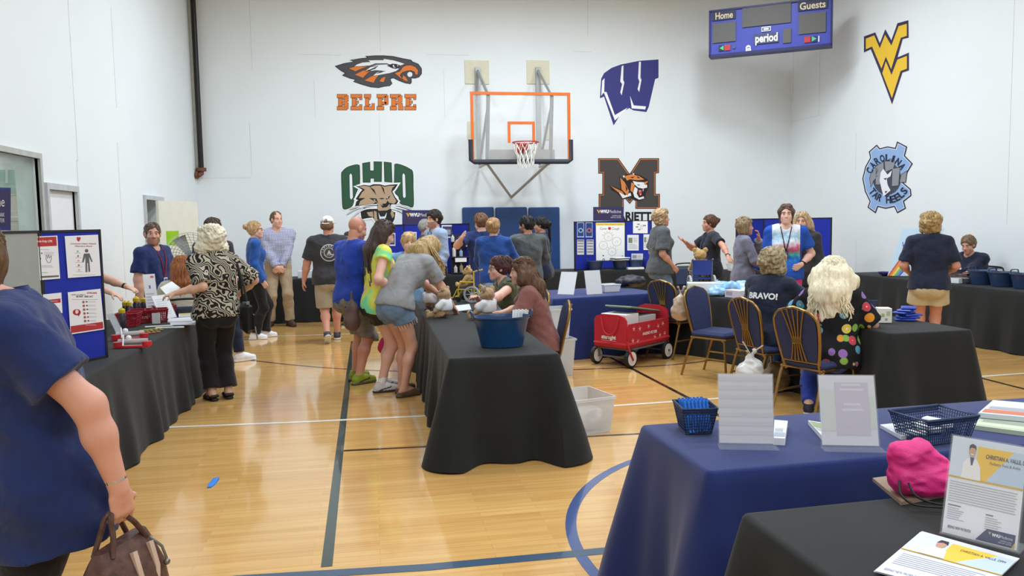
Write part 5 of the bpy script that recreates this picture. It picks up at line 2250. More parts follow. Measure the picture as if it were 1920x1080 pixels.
    # ---- clothes
    def grid(s, pad=.2, h=None):
        lo, hi = s.bounds()
        return Field(np.array([lo[0] - pad, lo[1] - pad, max(-.02, lo[2] - .1)]), hi + pad, (h or .0115) * s.res)

    def shirt(s, m, sleeve=.6, hem=-.02, e=.014, flare=.012, neck=.0, name='shirt', wr=.0035, cutdir=None, hemflare=.0, vneck=0., scol=None, seed=1):
        F = s.grid(.17)
        s.torso(F, e)
        if hem < 0:
            for q in (-1, 1):
                kk = s.k * s.fat
                P = s.P
                F.cone(P + np.array([q * .055 * kk, 0, 0]), P + np.array([q * .06 * kk, 0, hem * 1.2]), .12 * kk + e, .118 * kk + e + hemflare, k=.06)
        F.cut(s.P + np.array([0, 0, hem]) if cutdir is None else s.P + np.array(cutdir[0]), -s.spine_pts[1][1] if cutdir is None else cutdir[1])
        if sleeve > 0:
            for q in (-1, 1):
                A = F.like()
                end, d = s.arm(A, q, e * .95, upto=sleeve, flare=flare)
                A.cut(end - d * .002, d)
                F.union(A, .035)
        else:
            for q in (-1, 1):
                A = F.like()
                end, d = s.arm(A, q, e * .5, upto=.12)
                A.cut(end, d)
                F.union(A, .02)
        if wr:
            F.noise(wr, 26, seed)
            F.noise(wr * .7, 55, seed + 3)
        # neck opening
        N = s.neck
        F.cone(N - s.U * (.012 - neck) + s.Fw * .012, N + s.U * .16 + s.Fw * .04, (.062 if s.sex == 'f' else .07) * s.k, .1 * s.k, k=.008, op='sub')
        if vneck:
            F.cone(N - s.U * vneck + s.Fw * .11, N + s.U * .06 + s.Fw * .08, .012, .06, k=.008, op='sub')
        V, Q = F.mesh()
        o = np_obj(name, V, Q, m, s.o)
        s.shirt_o = o
        return o

    def collar(s, m, name='collar', w=.034):
        b = MB()
        n = 26
        rings = []
        for (rr, up_) in ((.062, .0), (.059, w), (.063, w + .004), (.078, .004), (.08, -.004)):
            ring = []
            for i in range(n):
                a = PI / 2 + .2 + (2 * PI - .4) * i / (n - 1)
                front = math.cos((a - PI / 2))
                rk = rr * s.k * (1.1 if s.sex == 'm' else 1.)
                p = s.neck + s.Rt * math.cos(a) * rk + s.Fw * (math.sin(a) * rk + .008) + s.U * (up_ * (1 - .35 * max(0, front)) - .01 - .03 * max(0, front))
                ring.append(tuple(p))
            rings.append(ring)
        v = [p for r_ in rings for p in r_]
        f = [(k * n + i, k * n + i + 1, (k + 1) * n + i + 1, (k + 1) * n + i) for k in range(4) for i in range(n - 1)]
        b.add(v, f)
        return b.build(name, m, getattr(s, 'shirt_o', s.o), smooth=50)

    def pants(s, m, length=1.93, e=.013, flare=.012, name='trousers', top=.07, wr=.004, seed=2, belt=None):
        F = s.grid(.17)
        f, kk = s.fat, s.k
        P = s.P
        U, Rt, Fw = s.spine_pts[0][1:]
        F.cone(P - Rt * .07 * kk * f ** .5, P + Rt * .07 * kk * f ** .5, .108 * f * kk + e, .108 * f * kk + e, k=.05, flat=Fw, fk=.9)
        F.cone(P + U * top - Rt * .06 * kk * f ** .6, P + U * top + Rt * .06 * kk * f ** .6, .105 * f * kk + e, .105 * f * kk + e, k=.05, flat=Fw, fk=.9)
        for q in (-1, 1):
            F.ell(P + np.array([q * .062 * kk * f ** .5, -.055 * kk * f, -.035 * s.H]), np.array([.085, .08, .09]) * kk * f ** .7 + e, k=.05)
        F.cut(P + U * (top + .03), U)
        for q in (-1, 1):
            A = F.like()
            end, d = s.leg(A, q, e, upto=length, flare=flare)
            A.cut(end, d)
            F.union(A, .02)
        if wr:
            F.noise(wr, 20, seed, aniso=(1.4, 1.4, .8))
        V, Q = F.mesh()
        return np_obj(name, V, Q, m, s.o)

    def shoes(s, col, sole=(240, 240, 240), kind='shoe', lace=None):
        for q in (-1, 1):
            fa, fp = s.ft[q]
            M = rotm(fa, fp)
            A = s.an[q]
            F = Field(A - .26, A + .26, .0075 * s.res)
            k = s.k * (1.05 if s.sex == 'm' else .98)
            T_ = lambda v: A + M @ (np.array(v) * k)
            zb = -.045 * s.H / k
            low = kind in ('sandal', 'slipper')
            if kind != 'sandal':
                F.cone(T_((0, -.035, zb + .045)), T_((0, .07, zb + .05)), .042 * k, .042 * k, k=.02)
                F.cone(T_((0, .07, zb + .045)), T_((0, .155, zb + .035)), .042 * k, .034 * k, k=.02)
                if not low:
                    F.cone(T_((0, -.01, zb + .05)), T_((0, -.005, zb + .092)), .044 * k, .046 * k, k=.02)
                    F.cone(T_((0, .02, zb + .08)), T_((0, .1, zb + .055)), .034 * k, .028 * k, k=.02)
                F.cut(T_((0, 0, zb + (.105 if not low else .06))), M @ np.array([0, -.15, 1]))
            else:
                for y0 in (.03, .11):
                    F.cone(T_((-.036, y0, zb + .03)), T_((.036, y0, zb + .03)), .022 * k, .022 * k, k=.03)
                F.cone(T_((-.03, -.06, zb + .05)), T_((.03, -.06, zb + .05)), .016 * k, .016 * k, k=.01)
            F.cone(T_((0, -.045, zb + .012)), T_((0, .15, zb + .012)), .044 * k, .042 * k, k=.01, flat=M[:, 2], fk=.42)
            F.cut(T_((0, 0, zb)), -M[:, 2])
            V, Q = F.mesh()
            z = ((V - A) @ M)[:, 2] / k - zb
            y = ((V - A) @ M)[:, 1] / k
            x = ((V - A) @ M)[:, 0] / k
            c = np.tile(LIN(col), (len(V), 1))
            if lace is not None:
                lm = (np.abs(x) < .02) & (y > .02) & (y < .11) & (z > .05) & (np.sin(y * 420) > -.2)
                c[lm] = LIN(lace)
                sw = (np.abs(z - .045 - .25 * (y - .05)) < .008) & (np.abs(x) > .03) & (y > -.02) & (y < .1)
                c[sw] = LIN(lace)
            c[z < .024] = LIN(sole)
            np_obj('sandal' if kind == 'sandal' else 'shoe', V, Q, SHOEM, s.o, c)

    def socks(s, rgb, up_=.08):
        m = pm('sock_%d_%d_%d' % rgb, rgb, .8, bump=.3, bs=300)
        for q in (-1, 1):
            b = MB()
            a = s.an[q]
            d = unit(s.kn[q] - a)
            b.tube([a - d * .01, a + d * up_], [.042 * s.k, .043 * s.k], 14)
            b.build('sock', m, s.o)

    def hair(s, style, rgb, e=.018, length=.25, wr=.004, var=.4, top_thin=False, lumps=24, seed=4, part=0., side=0., vol=0., front=.0, name='hair', locks=80, curl=.0, hang=False, lr=1.):
        hc, h, M = s.hc, s.hk, s.HR
        T_ = lambda v: hc + M @ (np.array(v, float) * h)
        lo = hc - np.array([.3, .34, .2 + length + vol])
        hi = hc + np.array([.3, .3, .22])
        F = Field(lo, hi, .0068 * s.res)

        def el(c, r, kk=.03, op='add'):
            F.ell(T_(c), np.array(r) * h, M=M, k=kk, op=op)
        el((0, -.02, .038), (.076 + e, .096 + e, .083 + e * 1.1), 0)
        dn = np.array([0, 0, -1.])
        if style in ('short', 'bob', 'curly', 'long', 'pony', 'bun', 'fringe', 'crop'):
            nape = {'short': -.055, 'crop': -.03, 'fringe': -.06, 'bob': -.09, 'curly': -.09, 'long': -.1, 'pony': -.06, 'bun': -.06}[style]
            F.cone(T_((-.03, -.06, .0)), T_((-.03, -.055, nape + .03)), (.05 + e) * h, (.035 + e) * h, k=.04)
            F.cone(T_((.03, -.06, .0)), T_((.03, -.055, nape + .03)), (.05 + e) * h, (.035 + e) * h, k=.04)
        if style in ('bob', 'curly', 'long'):
            for q in (-1, 1):
                F.cone(T_((q * .07, -.02, .03)), T_((q * (.075 + vol * .3), -.01, -.075)), (.028 + e) * h, (.022 + e + vol * .2) * h, k=.03)
        if style == 'curly':
            for i in range(lumps):
                rg = np.random.RandomState(seed * 100 + i)
                a, b_ = rg.uniform(0, 2 * PI), rg.uniform(-.7, 1.)
                v = np.array([math.cos(a) * math.cos(b_), math.sin(a) * math.cos(b_), math.sin(b_)])
                if v[1] > .35 and v[2] < .55:
                    continue
                el(np.array([0, -.02, .03]) + v * np.array([.085, .1, .09]) * (1 + vol), np.full(3, .026 + e * .5 + rg.uniform(0, .012)), .016)
        if style == 'long':
            b0 = T_((0, -.07, .0))
            nk = s.neck - s.Fw * .075 * s.k
            if hang:
                nk = T_((0, -.06, -.1))
            for q in (-1, 0, 1):
                pa = T_((q * .055, -.06, -.04))
                pb = nk + s.Rt * q * .055 - s.U * .02 + np.array([0, 0, .01])
                pc = pb + (dn if hang else dn * .75 - s.U * .25) * length - s.Fw * .015 + s.Rt * (q * .02 + side)
                F.cone(pa, pb, (.04 + e + vol * .3) * h, (.046 + vol * .35) * h, k=.04)
                F.cone(pb, pc, (.046 + vol * .35) * h, (.026 + vol * .2) * h, k=.05)
        if style == 'pony':
            pa = T_((0, -.105 - e, .05 + part))
            pb = T_((0, -.15, -.0 + part))
            F.cone(pa, pb, .026 * h, .032 * h, k=.02)
            F.cone(pb, pb + dn * length + M @ np.array([side, -.01, 0]), .032 * h, .014 * h, k=.03)
        if style == 'bun':
            el((side, -.125 - e, .045 + part), np.array([.04, .035, .037]) * (1 + vol), .012)
        # the face stays free
        if style == 'fringe':
            el((0, .12, -.075), (.1, .1, .1), .015, 'sub')
        elif front > 0:
            el((0, .13, -.05 - front), (.088, .12, .105), .015, 'sub')
        else:
            el((0, .125, -.045), (.085, .125, .118), .015, 'sub')
        if style in ('short', 'crop'):
            F.cone(T_((-.13, .055, -.07)), T_((.13, .055, -.07)), .062 * h, .062 * h, k=.015, op='sub')
            for q in (-1, 1):
                el((q * .095, -.0, -.02), (.03, .03, .042), .012, 'sub')
        if top_thin:
            el((0, .0, .12), (.064, .09, .06), .02, 'sub')
            el((0, .1, .08), (.08, .09, .1), .02, 'sub')
        if wr:
            F.noise(wr, 90 if style != 'curly' else 110, seed, aniso=(1, 1, .3) if style != 'curly' else (1, 1, 1))
        V, Q = F.mesh()
        if locks:
            b = s.locks(style, e, length, vol, side, locks, seed, curl, hang, lr)
            Q = np.concatenate([Q, np.array(b.f, int) + len(V)])
            V = np.concatenate([V, np.array([tuple(p) for p in b.v])])
        return np_obj(name, V, Q, hair_mat(rgb, var), s.o)

    def locks(s, style, e, length, vol, side, n, seed, curl, hang, lr):
        """separate strands lying over the hair's mass"""
        hc, h, M = s.hc, s.hk, s.HR
        rg = np.random.RandomState(seed + 50)
        b = MB()
        rad = np.array([.076 + e, .096 + e, .083 + e * 1.1]) * (1 + (vol * .4 if style == 'curly' else 0))
        low = {'short': 1.95, 'crop': 1.8, 'fringe': 2.0, 'bob': 2.3, 'curly': 2.35, 'long': 2.2, 'pony': 1.75, 'bun': 1.75}[style]
        for i in range(n):
            a = rg.uniform(-2.75, 2.75) if not hang else rg.choice([-1, 1]) * rg.uniform(.7, 2.2)
            p0 = rg.uniform(.05, 1.1) if style != 'curly' else rg.uniform(.1, 1.7)
            fr = abs(a)
            p1 = min(low, p0 + rg.uniform(.7, 1.3))
            if hang:
                p0, p1 = rg.uniform(.05, .7), 1.85
            elif fr > 1.75:
                p1 = min(p1, 1.05)
            elif fr > 1.2 and style in ('short', 'crop', 'fringe', 'pony', 'bun'):
                p1 = min(p1, 1.5)
            if p1 - p0 < .2:
                p0 = p1 - .35
            pts = []
            ph_ = rg.uniform(0, 6.28)
            m = 8
            for k in range(m + 1):
                t = k / m
                ph = p0 + (p1 - p0) * t
                aa = a + .12 * math.sin(ph_ + t * 2)
                q = np.array([math.sin(ph) * math.sin(aa), -math.sin(ph) * math.cos(aa), math.cos(ph)])
                c_ = curl * np.array([math.cos(ph_ + t * 14), math.sin(ph_ + t * 14), .6 * math.sin(ph_ * 2 + t * 11)])
                pts.append(hc + M @ ((np.array([0, -.02, .038]) + q * rad * (1. + .03 * math.sin(ph_ + 3 * t)) + c_) * h))
            if style == 'long' and p1 > 1.75:
                q = math.sin(a)
                nk = s.neck - s.Fw * .085 * s.k
                pb = nk + s.Rt * q * (.085 + vol * .25) - s.U * .02
                L = length * rg.uniform(.6, 1.08)
                if hang:
                    pc = pts[-1] + np.array([0, 0, -L]) + s.Rt * side
                else:
                    pc = pb + (np.array([0, 0, -.75]) - s.U * .25) * L - s.Fw * (.02 + vol * .1) + s.Rt * (q * .04 + side)
                st = pts[-1]
                bz = -s.Fw * rg.uniform(.02, .05 + vol * .2)
                for k in range(1, 10):
                    t = k / 9
                    p = st * (1 - t) ** 2 + pb * 2 * t * (1 - t) + pc * t * t if not hang else st * (1 - t) + pc * t
                    c_ = (curl * 1.3 * h) * (s.Rt * math.cos(ph_ + t * 15) + s.U * .4 * math.sin(ph_ + t * 12))
                    pts.append(p + bz * 4 * t * (1 - t) * .6 + c_ + bz * .35)
            r_ = rg.uniform(.0055, .0095) * h * (1.15 if style in ('curly', 'long') else .8) * lr
            N = len(pts)
            b.tube([tuple(p) for p in pts], [r_ * (.35 + .65 * min(1, 4 * k / N)) * (1 - .6 * max(0, (k / N - .6) / .4)) for k in range(N)], 5, cap=False)
        return b

    def glasses(s, rgb=(40, 36, 40)):
        b = MB()
        T_ = lambda v: tuple(s.hc + s.HR @ (np.array(v) * s.hk))
        for q in (-1, 1):
            b.tube([T_((q * .033 + .023 * math.cos(a * PI / 8), .094 - abs(.023 * math.cos(a * PI / 8)) * .1, .002 + .019 * math.sin(a * PI / 8))) for a in range(16)], .0024, 5, closed=True)
            b.tube([T_((q * .056, .09, .008)), T_((q * .078, .03, .012)), T_((q * .084, -.01, .004))], .0024, 5)
        b.tube([T_((-.011, .096, .006)), T_((.011, .096, .006))], .002, 5)
        b.build('glasses', pm('spectacle_%d' % rgb[0], rgb, .3), s.o)

    def watch(s, q, m, face=True, w=.02):
        b = MB()
        d = unit(s.wr[q] - s.el[q])
        c = s.wr[q] - d * .035
        r_ = (.03 if s.sex == 'f' else .034) * s.k
        b.tube([c - d * w / 2, c + d * w / 2], r_, 16)
        if face:
            n = np.cross(d, np.array([0, 0, 1.]))
            n = unit(n) * q
            b.tube([c + n * r_ * .8, c + n * (r_ + .008)], .017, 12)
        b.build('wristwatch' if face else 'bracelet', m, s.o)

    def lanyard(s, rgb, drop=.3, badge=(240, 240, 244)):
        m = pm('lanyard_%d_%d_%d' % rgb, rgb, .7)
        bv = s.surf()
        b = MB()
        P = []
        for q in (-1, 1):
            pts = []
            for i in range(9):
                t = i / 8
                p = s.neck + s.Rt * q * (.062 * (1 - t) + .004) - s.U * (drop * t - .02) + s.Fw * .01
                pts.append(s.cast(bv, p + s.Fw * .3, -s.Fw, .006, p + s.Fw * .1))
            b.tube(pts, .006, 5)
            P = pts[-1]
        o = b.build('lanyard', m, s.shirt_o)
        b = MB()
        c = np.array(P) - s.U * .045 + s.Fw * .006
        Mx = Matrix([list(r_) for r_ in np.stack([s.Rt, s.Fw, s.U], 1)])
        b.paint(badge)
        b.box(tuple(c), (.06, .006, .085), Mx)
        b.paint((70, 90, 150))
        b.box(tuple(c + s.Fw * .0035 + s.U * .02), (.05, .002, .025), Mx)
        b.build('badge', PRINT, o, smooth=0)

    def surf(s):
        me = s.shirt_o.data
        return BVHTree.FromPolygons([v.co.copy() for v in me.vertices], [tuple(p.vertices) for p in me.polygons])

    def cast(s, bv, o, d, off, fallback):
        h = bv.ray_cast(Vector(o), Vector(d))
        if h[0] is None:
            return tuple(fallback)
        return tuple(h[0] - Vector(d) * off)

    def print_on(s, draw, center_t, size, back=True, name='shirt_print', dx=0., sub=7):
        """artwork laid onto the shirt, on the back or the chest; artwork in units of size"""
        bv = s.surf()
        P, U, Rt, Fw = s.spine_at(center_t)
        d = Fw if back else -Fw
        rt_ = Rt if back else -Rt
        f = Flat(lambda a, b_, h: Vector((a, b_, h)), step=.0008, base=.0015)
        draw(f)
        v = []
        for (a, b_, h) in f.v:
            o = P + rt_ * (a * size + dx) - U * b_ * size - d * .5
            v.append(s.cast(bv, o, d, h + .001, o + d * .38))
        g = MB()
        g.v, g.f, g.c, g.m = v, f.f, f.c, f.m
        return g.build(name, PRINT, s.shirt_o, smooth=0)

    def rod(s, name, pts, r_, m, n=8, parent=None):
        b = MB()
        b.tube([tuple(p) for p in pts], r_, n)
        return b.build(name, m, parent or s.o)

    def world(s, p):
        c, q = math.cos(s.heading), math.sin(s.heading)
        return Vector((s.xy[0] + c * p[0] - q * p[1], s.xy[1] + q * p[0] + c * p[1], p[2]))

    def local(s, p):
        c, q = math.cos(s.heading), math.sin(s.heading)
        x, y = p[0] - s.xy[0], p[1] - s.xy[1]
        return (c * x + q * y, -q * x + c * y, p[2])

# ------------------------------------------------------------------ banquet chairs
BRASS = pm('antique_brass', (150, 118, 66), .32, metal=.75, var=.1)
NAVYF = pm('navy_upholstery', (44, 52, 92), .85, var=.15, vs=60, bump=.3, bs=300)


def back_pt(x, t):
    """a point of the shield shaped back: x -1..1 across, t 0 at the seat .. 1 at the crown"""
    z = .44 + t * .49
    y = -.19 - .09 * t - .02 * t * t
    w = (.165 + .05 * math.sin(min(1, t * 1.25) * PI / 2)) if t < .72 else .215 * math.sqrt(max(0, 1 - ((t - .72) / .285) ** 2))
    return Vector((x * w, y, z))


def banquet_chair(label, xy, rz, group='gold framed banquet chairs'):
    t = thing('banquet_chair', label, 'chair', (xy[0], xy[1], 0), R(rz), group)
    b = MB()
    b.box((0, .02, .455), (.43, .43, .065), bev=.025)
    b.build('seat', NAVYF, t)
    b = MB()
    rows = [.1, .2, .35, .5, .65, .78, .88, .95, .99]
    for dy in (.012, -.012):
        v = []
        for r_ in rows:
            for c in range(9):
                p = back_pt(-.93 + 1.86 * c / 8, r_)
                bulge = .018 * (1 - (abs(c - 4) / 4.2) ** 2) if dy > 0 else 0
                v.append((p.x, p.y + dy + bulge, p.z))
        f = [(i * 9 + c, i * 9 + c + 1, (i + 1) * 9 + c + 1, (i + 1) * 9 + c) for i in range(len(rows) - 1) for c in range(8)]
        b.add(v, [q if dy < 0 else q[::-1] for q in f])
    b.build('backrest', NAVYF, t)
    b = MB()
    L = [Vector((-.165, -.17, .40))] + [back_pt(-1, q / 14) for q in range(1, 14)]
    Rr = [Vector((-p.x, p.y, p.z)) for p in L[::-1]]
    top = [back_pt(0, 1.0)]
    b.tube(L + top + Rr, .0135, 8)
    b.tube([back_pt(-1, .08), back_pt(1, .08)], .009, 6)
    b.build('back_frame', BRASS, t)
    b = MB()
    for i in range(-2, 3):
        pts = []
        for q in range(9):
            tt = .1 + .86 * q / 8
            sp = (.018 + .05 * abs(tt - .42) ** 1.3 * 1.6)
            p = back_pt(0, tt)
            pts.append((i * sp, p.y - .02, p.z))
        b.tube(pts, .0065, 5)
    p = back_pt(0, .45)
    b.box((0, p.y - .022, p.z), (.09, .012, .06), bev=.004)
    b.build('back_slats', BRASS, t)
    b = MB()
    b.tube([(-.2, -.19, .42), (.2, -.19, .42), (.2, .22, .42), (-.2, .22, .42)], .011, 6, closed=True)
    b.build('seat_frame', BRASS, t)
    for s_ in (-1, 1):
        b = MB()
        b.tube([(s_ * .195, -.17, .43), (s_ * .2, -.2, .36), (s_ * .205, -.31, 0)], .0125, 8)
        b.build('leg', BRASS, t)
        b = MB()
        b.tube([(s_ * .195, .17, .42), (s_ * .2, .21, .39), (s_ * .205, .235, 0)], .0125, 8)
        b.build('leg', BRASS, t)
        b = MB()
        b.tube([(s_ * .202, -.25, .21), (s_ * .202, .22, .21)], .009, 6)
        b.build('stretcher', BRASS, t)
    return t


ch = banquet_chair('empty banquet chair turned to show its blue padded front', (3.55, 7.74), -148)
dup(ch, (3.63, 9.08, 0), R(-62), 'banquet chair beside the red wagon with a tan bag on it')
dup(ch, (3.6, 6.78, 0), R(-78), 'banquet chair under the BRAVO! woman with a white bag tied on')
dup(ch, (3.61, 5.97, 0), R(-68), 'banquet chair under the fruit print woman')
dup(ch, (1.45, 6.98, 0), R(84), 'banquet chair under the mauve tee woman')
dup(ch, (1.5, 8.1, 0), R(92), 'banquet chair under the olive top woman')

NAVYV = pm('navy_vinyl', (44, 56, 84), .45)


def stack_chair(label, xy, rz):
    t = thing('stacking_chair', label, 'chair', (xy[0], xy[1], 0), R(rz), 'black framed navy chairs')
    b = MB()
    b.box((0, 0, .45), (.42, .42, .05), bev=.02)
    b.build('seat', NAVYV, t)
    b = MB()
    b.box((0, -.235, .69), (.40, .035, .28), Matrix.Rotation(R(8), 3, 'X'), bev=.015)
    b.build('backrest', NAVYV, t)
    b = MB()
    b.tube(spline([(-.2, -.2, .44), (-.2, -.24, .7), (-.19, -.27, .86), (-.13, -.28, .905), (.13, -.28, .905), (.19, -.27, .86), (.2, -.24, .7), (.2, -.2, .44)], 4, False), .012, 7)
    b.build('back_frame', BLKR, t)
    for sx in (-1, 1):
        for sy in (-1, 1):
            b = MB()
            b.tube([(sx * .19, sy * .18, .44), (sx * .21, sy * .21, 0)], .011, 7)
            b.build('leg', BLKR, t)
    return t


sc = stack_chair('navy chair with black tube back against the far wall behind the bear', PD(1299, 500, 13.25).xy, 180)
dup(sc, (*PD(1378, 500, 11.75).xy, 0), R(120), 'navy chair whose back the black polo woman leans on')
dup(sc, (8.29, 9.72, 0), R(100), 'navy chair under the woman at the right wall table')
dup(sc, (-1.96, 8.95, 0), R(10), 'navy chair under the seated auburn-haired woman')

# ------------------------------------------------------------------ plastic bags tied to chairs
def sack(label, c, r, m, seed, name='plastic_bag', ears=True):
    F = Field(np.array([-r[0] * 1.6, -r[1] * 1.6, -r[2] * 1.5]), np.array([r[0] * 1.6, r[1] * 1.6, r[2] * 2.4]), .012)
    F.ell((0, 0, 0), r, k=0).ell((0, 0, -r[2] * .3), (r[0] * 1.05, r[1] * 1.05, r[2] * .7), k=.04)
    if ears:
        F.cone((0, 0, r[2] * .6), (0, 0, r[2] * 1.1), .03, .014, k=.05)
        F.cone((-.0, 0, r[2] * 1.1), (-.035, 0, r[2] * 1.7), .012, .016, k=.02)
        F.cone((0, 0, r[2] * 1.1), (.035, 0, r[2] * 1.7), .012, .016, k=.02)
    F.noise(.009, 38, seed).noise(.005, 80, seed + 1)
    V, Q = F.mesh()
    o = np_obj(name, V, Q, m)
    o.location = c
    return tag(o, label, 'bag')


sack('tan plastic bag hanging beside the chair next to the wagon', PD(1277, 577, 8.7), (.095, .08, .13), pm('tan_film', (190, 168, 150), .35, var=.1), 5)
sack('grey-white plastic bag tied to the back of the BRAVO! chair', PD(1407, 694, 7.2), (.11, .09, .1), pm('white_film', (206, 206, 204), .3, var=.12), 8)
b = MB()
q = PD(1407, 664, 7.2)
b.tube([PD(1393, 641, 7.15), q, PD(1430, 648, 7.1)], .006, 5)
tag(b.build('bag_tie', pm('white_film', (206, 206, 204), .3, var=.12)), 'twisted white tie knotting the bag to the BRAVO! chair', 'tie')
fb = G(1476, 742, .1)
sack('brown paper bag on the floor between the two occupied banquet chairs', (3.75, 6.9, .13), (.13, .09, .15), pm('kraft_paper', (150, 128, 96), .8, var=.12), 9, 'paper_bag', False)

# ------------------------------------------------------------------ storage bins
CLR = pm('cloudy_plastic', (226, 230, 234), .25, var=.03, alpha=.5, spec=.4)


def bin_(label, c, rz, size, fill=None, seed=1):
    w, d_, h = size
    t = thing('storage_bin', label, 'storage bin', c, R(rz), 'clear plastic bins')
    b = MB()
    k = .86
    o_, i_ = [], []

    def ring(kk, z, e=0.):
        return [(sx * (w / 2 * kk - e), sy * (d_ / 2 * kk - e), z) for sx, sy in ((-1, -1), (1, -1), (1, 1), (-1, 1))]
    R_ = [ring(k, .001), ring(1, h), ring(1.06, h), ring(1.06, h + .02), ring(1, h + .02, .004), ring(k, .006, .004)]
    v = [p for r_ in R_ for p in r_]
    f = [(3, 2, 1, 0)]
    for j in range(5):
        for i in range(4):
            f.append((j * 4 + i, j * 4 + (i + 1) % 4, j * 4 + 4 + (i + 1) % 4, j * 4 + 4 + i))
    f.append((20, 21, 22, 23))
    b.add(v, f)
    b.build('bin_body', CLR, t, smooth=20)
    if fill:
        F = Field(np.array([-w * .5, -d_ * .5, -.02]), np.array([w * .5, d_ * .5, h]), .014)
        F.cone((-w * .2, 0, h * .28), (w * .2, 0, h * .26), min(w, d_) * .36, min(w, d_) * .36, k=0)
        F.noise(.012, 45, seed)
        F.cut((0, 0, .012), (0, 0, -1))
        F.cut((0, 0, h * .62), (0, 0, 1))
        for ax_ in (0, 1):
            for sg in (-1, 1):
                n_ = [0, 0, 0]
                n_[ax_] = sg
                p = [0, 0, 0]
                p[ax_] = sg * (w, d_)[ax_] * .405
                F.cut(p, n_)
        V, Q = F.mesh()
        o = np_obj('bagged_contents', V, Q, fill)
        o.location = c
        o.rotation_euler = (0, 0, R(rz))
        tag(o, 'loose wrapped goods inside ' + label, 'contents', kind='stuff')
    return t


bin_('clear bin of small packets on the floor right of the middle table', (1.62, 6.02, 0), 14, (.34, .42, .27), pm('packet_heap', (196, 190, 188), .5, var=.3, vs=35), 3)
bin_('larger clear bin on the floor behind the mauve tee woman chair', (1.9, 8.3, 0), 8, (.4, .36, .38), pm('blue_heap', (130, 160, 190), .5, var=.2, vs=25), 4)
bin_('smaller clear bin stacked on top of the larger bin', (1.9, 8.3, .402), 8, (.33, .3, .3))

# ------------------------------------------------------------------ red folding wagon
wp = [G(1111, 686), G(1168, 691), G(1250, 670)]
wc = Vector((2.98, 8.82, 0))
wu = (wp[2] - wp[1])
wrz = math.atan2(wu.y, wu.x)
wg = thing('folding_wagon', 'red fabric folding wagon with white wheels and a loop strap on its end', 'wagon', wc, wrz)
REDF = pm('red_wagon_fabric', (186, 34, 48), .7, var=.06, bump=.2, bs=250)
GREYP = pm('grey_wagon_frame', (112, 112, 118), .45, metal=.3)
wl, ww_, z0_, z1_ = .86, .44, .22, .56
b = MB()


def wall_panel(p0, p1, za, zb, thick, dome=0.):
    p0, p1 = Vector(p0), Vector(p1)
    u = (p1 - p0)
    L = u.length
    u.normalize()
    n = Vector((u.y, -u.x))
    outl = [(0, za), (L, za), (L, zb - .03), (L - .03, zb + dome * .3), (L * .75, zb + dome), (L * .25, zb + dome), (.03, zb + dome * .3), (0, zb - .03)]
    b.prism(outl, lambda a, z: (p0.x + u.x * a + n.x * thick / 2, p0.y + u.y * a + n.y * thick / 2, z), lambda a, z: (p0.x + u.x * a - n.x * thick / 2, p0.y + u.y * a - n.y * thick / 2, z))


wall_panel((-wl / 2, -ww_ / 2), (wl / 2, -ww_ / 2), z0_, z1_ - .07, .018)
wall_panel((wl / 2, -ww_ / 2), (wl / 2, ww_ / 2), z0_, z1_ + .03, .02, .04)
wall_panel((wl / 2, ww_ / 2), (-wl / 2, ww_ / 2), z0_, z1_ - .07, .018)
wall_panel((-wl / 2, ww_ / 2), (-wl / 2, -ww_ / 2), z0_, z1_, .02, .03)
b.box((0, 0, z0_ + .01), (wl, ww_, .02))
b.box((0, 0, z0_ + .04), (wl + .05, ww_ + .05, .07), bev=.03)
b.build('fabric_body', REDF, wg, smooth=30)
f = Flat(frame_fn((-wl / 2 - .012, ww_ / 2, z1_), (0, -1, 0), (0, 0, -1)), base=.001, step=.001)
f.text('starlight', ww_ * .46, .245, .042, (240, 236, 236), 1, bold=.05, width=.2, align='c')
f.rect(ww_ * .23, .262, .2, .008, (226, 150, 150), 1)
f.build('lettering', PRINT, wg, smooth=0)
f = Flat(frame_fn((-wl / 2, -ww_ / 2 - .011, z1_ - .07), (1, 0, 0), (0, 0, -1)), base=.001, step=.001)
f.text('RADIO FLYER', wl * .52, .15, .03, (240, 226, 226), 1, bold=.04, width=.3, align='c', slant=.2)
rw = random.Random(5)
for (x, y) in ((.12, .06), (.24, .07), (.1, .19), (.2, .21), (.42, .06), (.55, .2), (.62, .08), (.66, .19), (.72, .06), (.76, .18)):
    for k in range(5):
        a = k * 2 * PI / 5 + x * 9
        f.line([(x, y), (x + .026 * math.cos(a), y + .026 * math.sin(a))], .006, (232, 196, 200), 1)
    f.disc(x, y, .008, (240, 226, 226), 2, n=10)
f.build('lettering', PRINT, wg, smooth=0)
b = MB()
b.tube(spline([(-wl / 2 - .015, .12, z1_), (-wl / 2 - .03, .08, z1_ - .15), (-wl / 2 - .032, 0, z1_ - .2), (-wl / 2 - .03, -.08, z1_ - .15), (-wl / 2 - .015, -.12, z1_)], 5, False), .014, 6)
b.build('carry_strap', REDF, wg)
b = MB()
for sy in (-1, 1):
    b.tube([(-wl / 2, sy * ww_ / 2, .2), (wl / 2, sy * ww_ / 2, .2)], .014, 7)
for sx in (-1, 1):
    b.tube([(sx * wl * .44, -ww_ / 2, .2), (sx * wl * .44, ww_ / 2, .2)], .014, 7)
    b.tube([(sx * wl * .44, -ww_ / 2, .105), (sx * wl * .44, ww_ / 2, .105)], .012, 7)
    for sy in (-1, 1):
        b.tube([(sx * wl * .44, sy * ww_ / 2 * .92, .21), (sx * wl * .44, sy * ww_ / 2 * .92, .1)], .014, 7)
b.build('chassis', GREYP, wg)
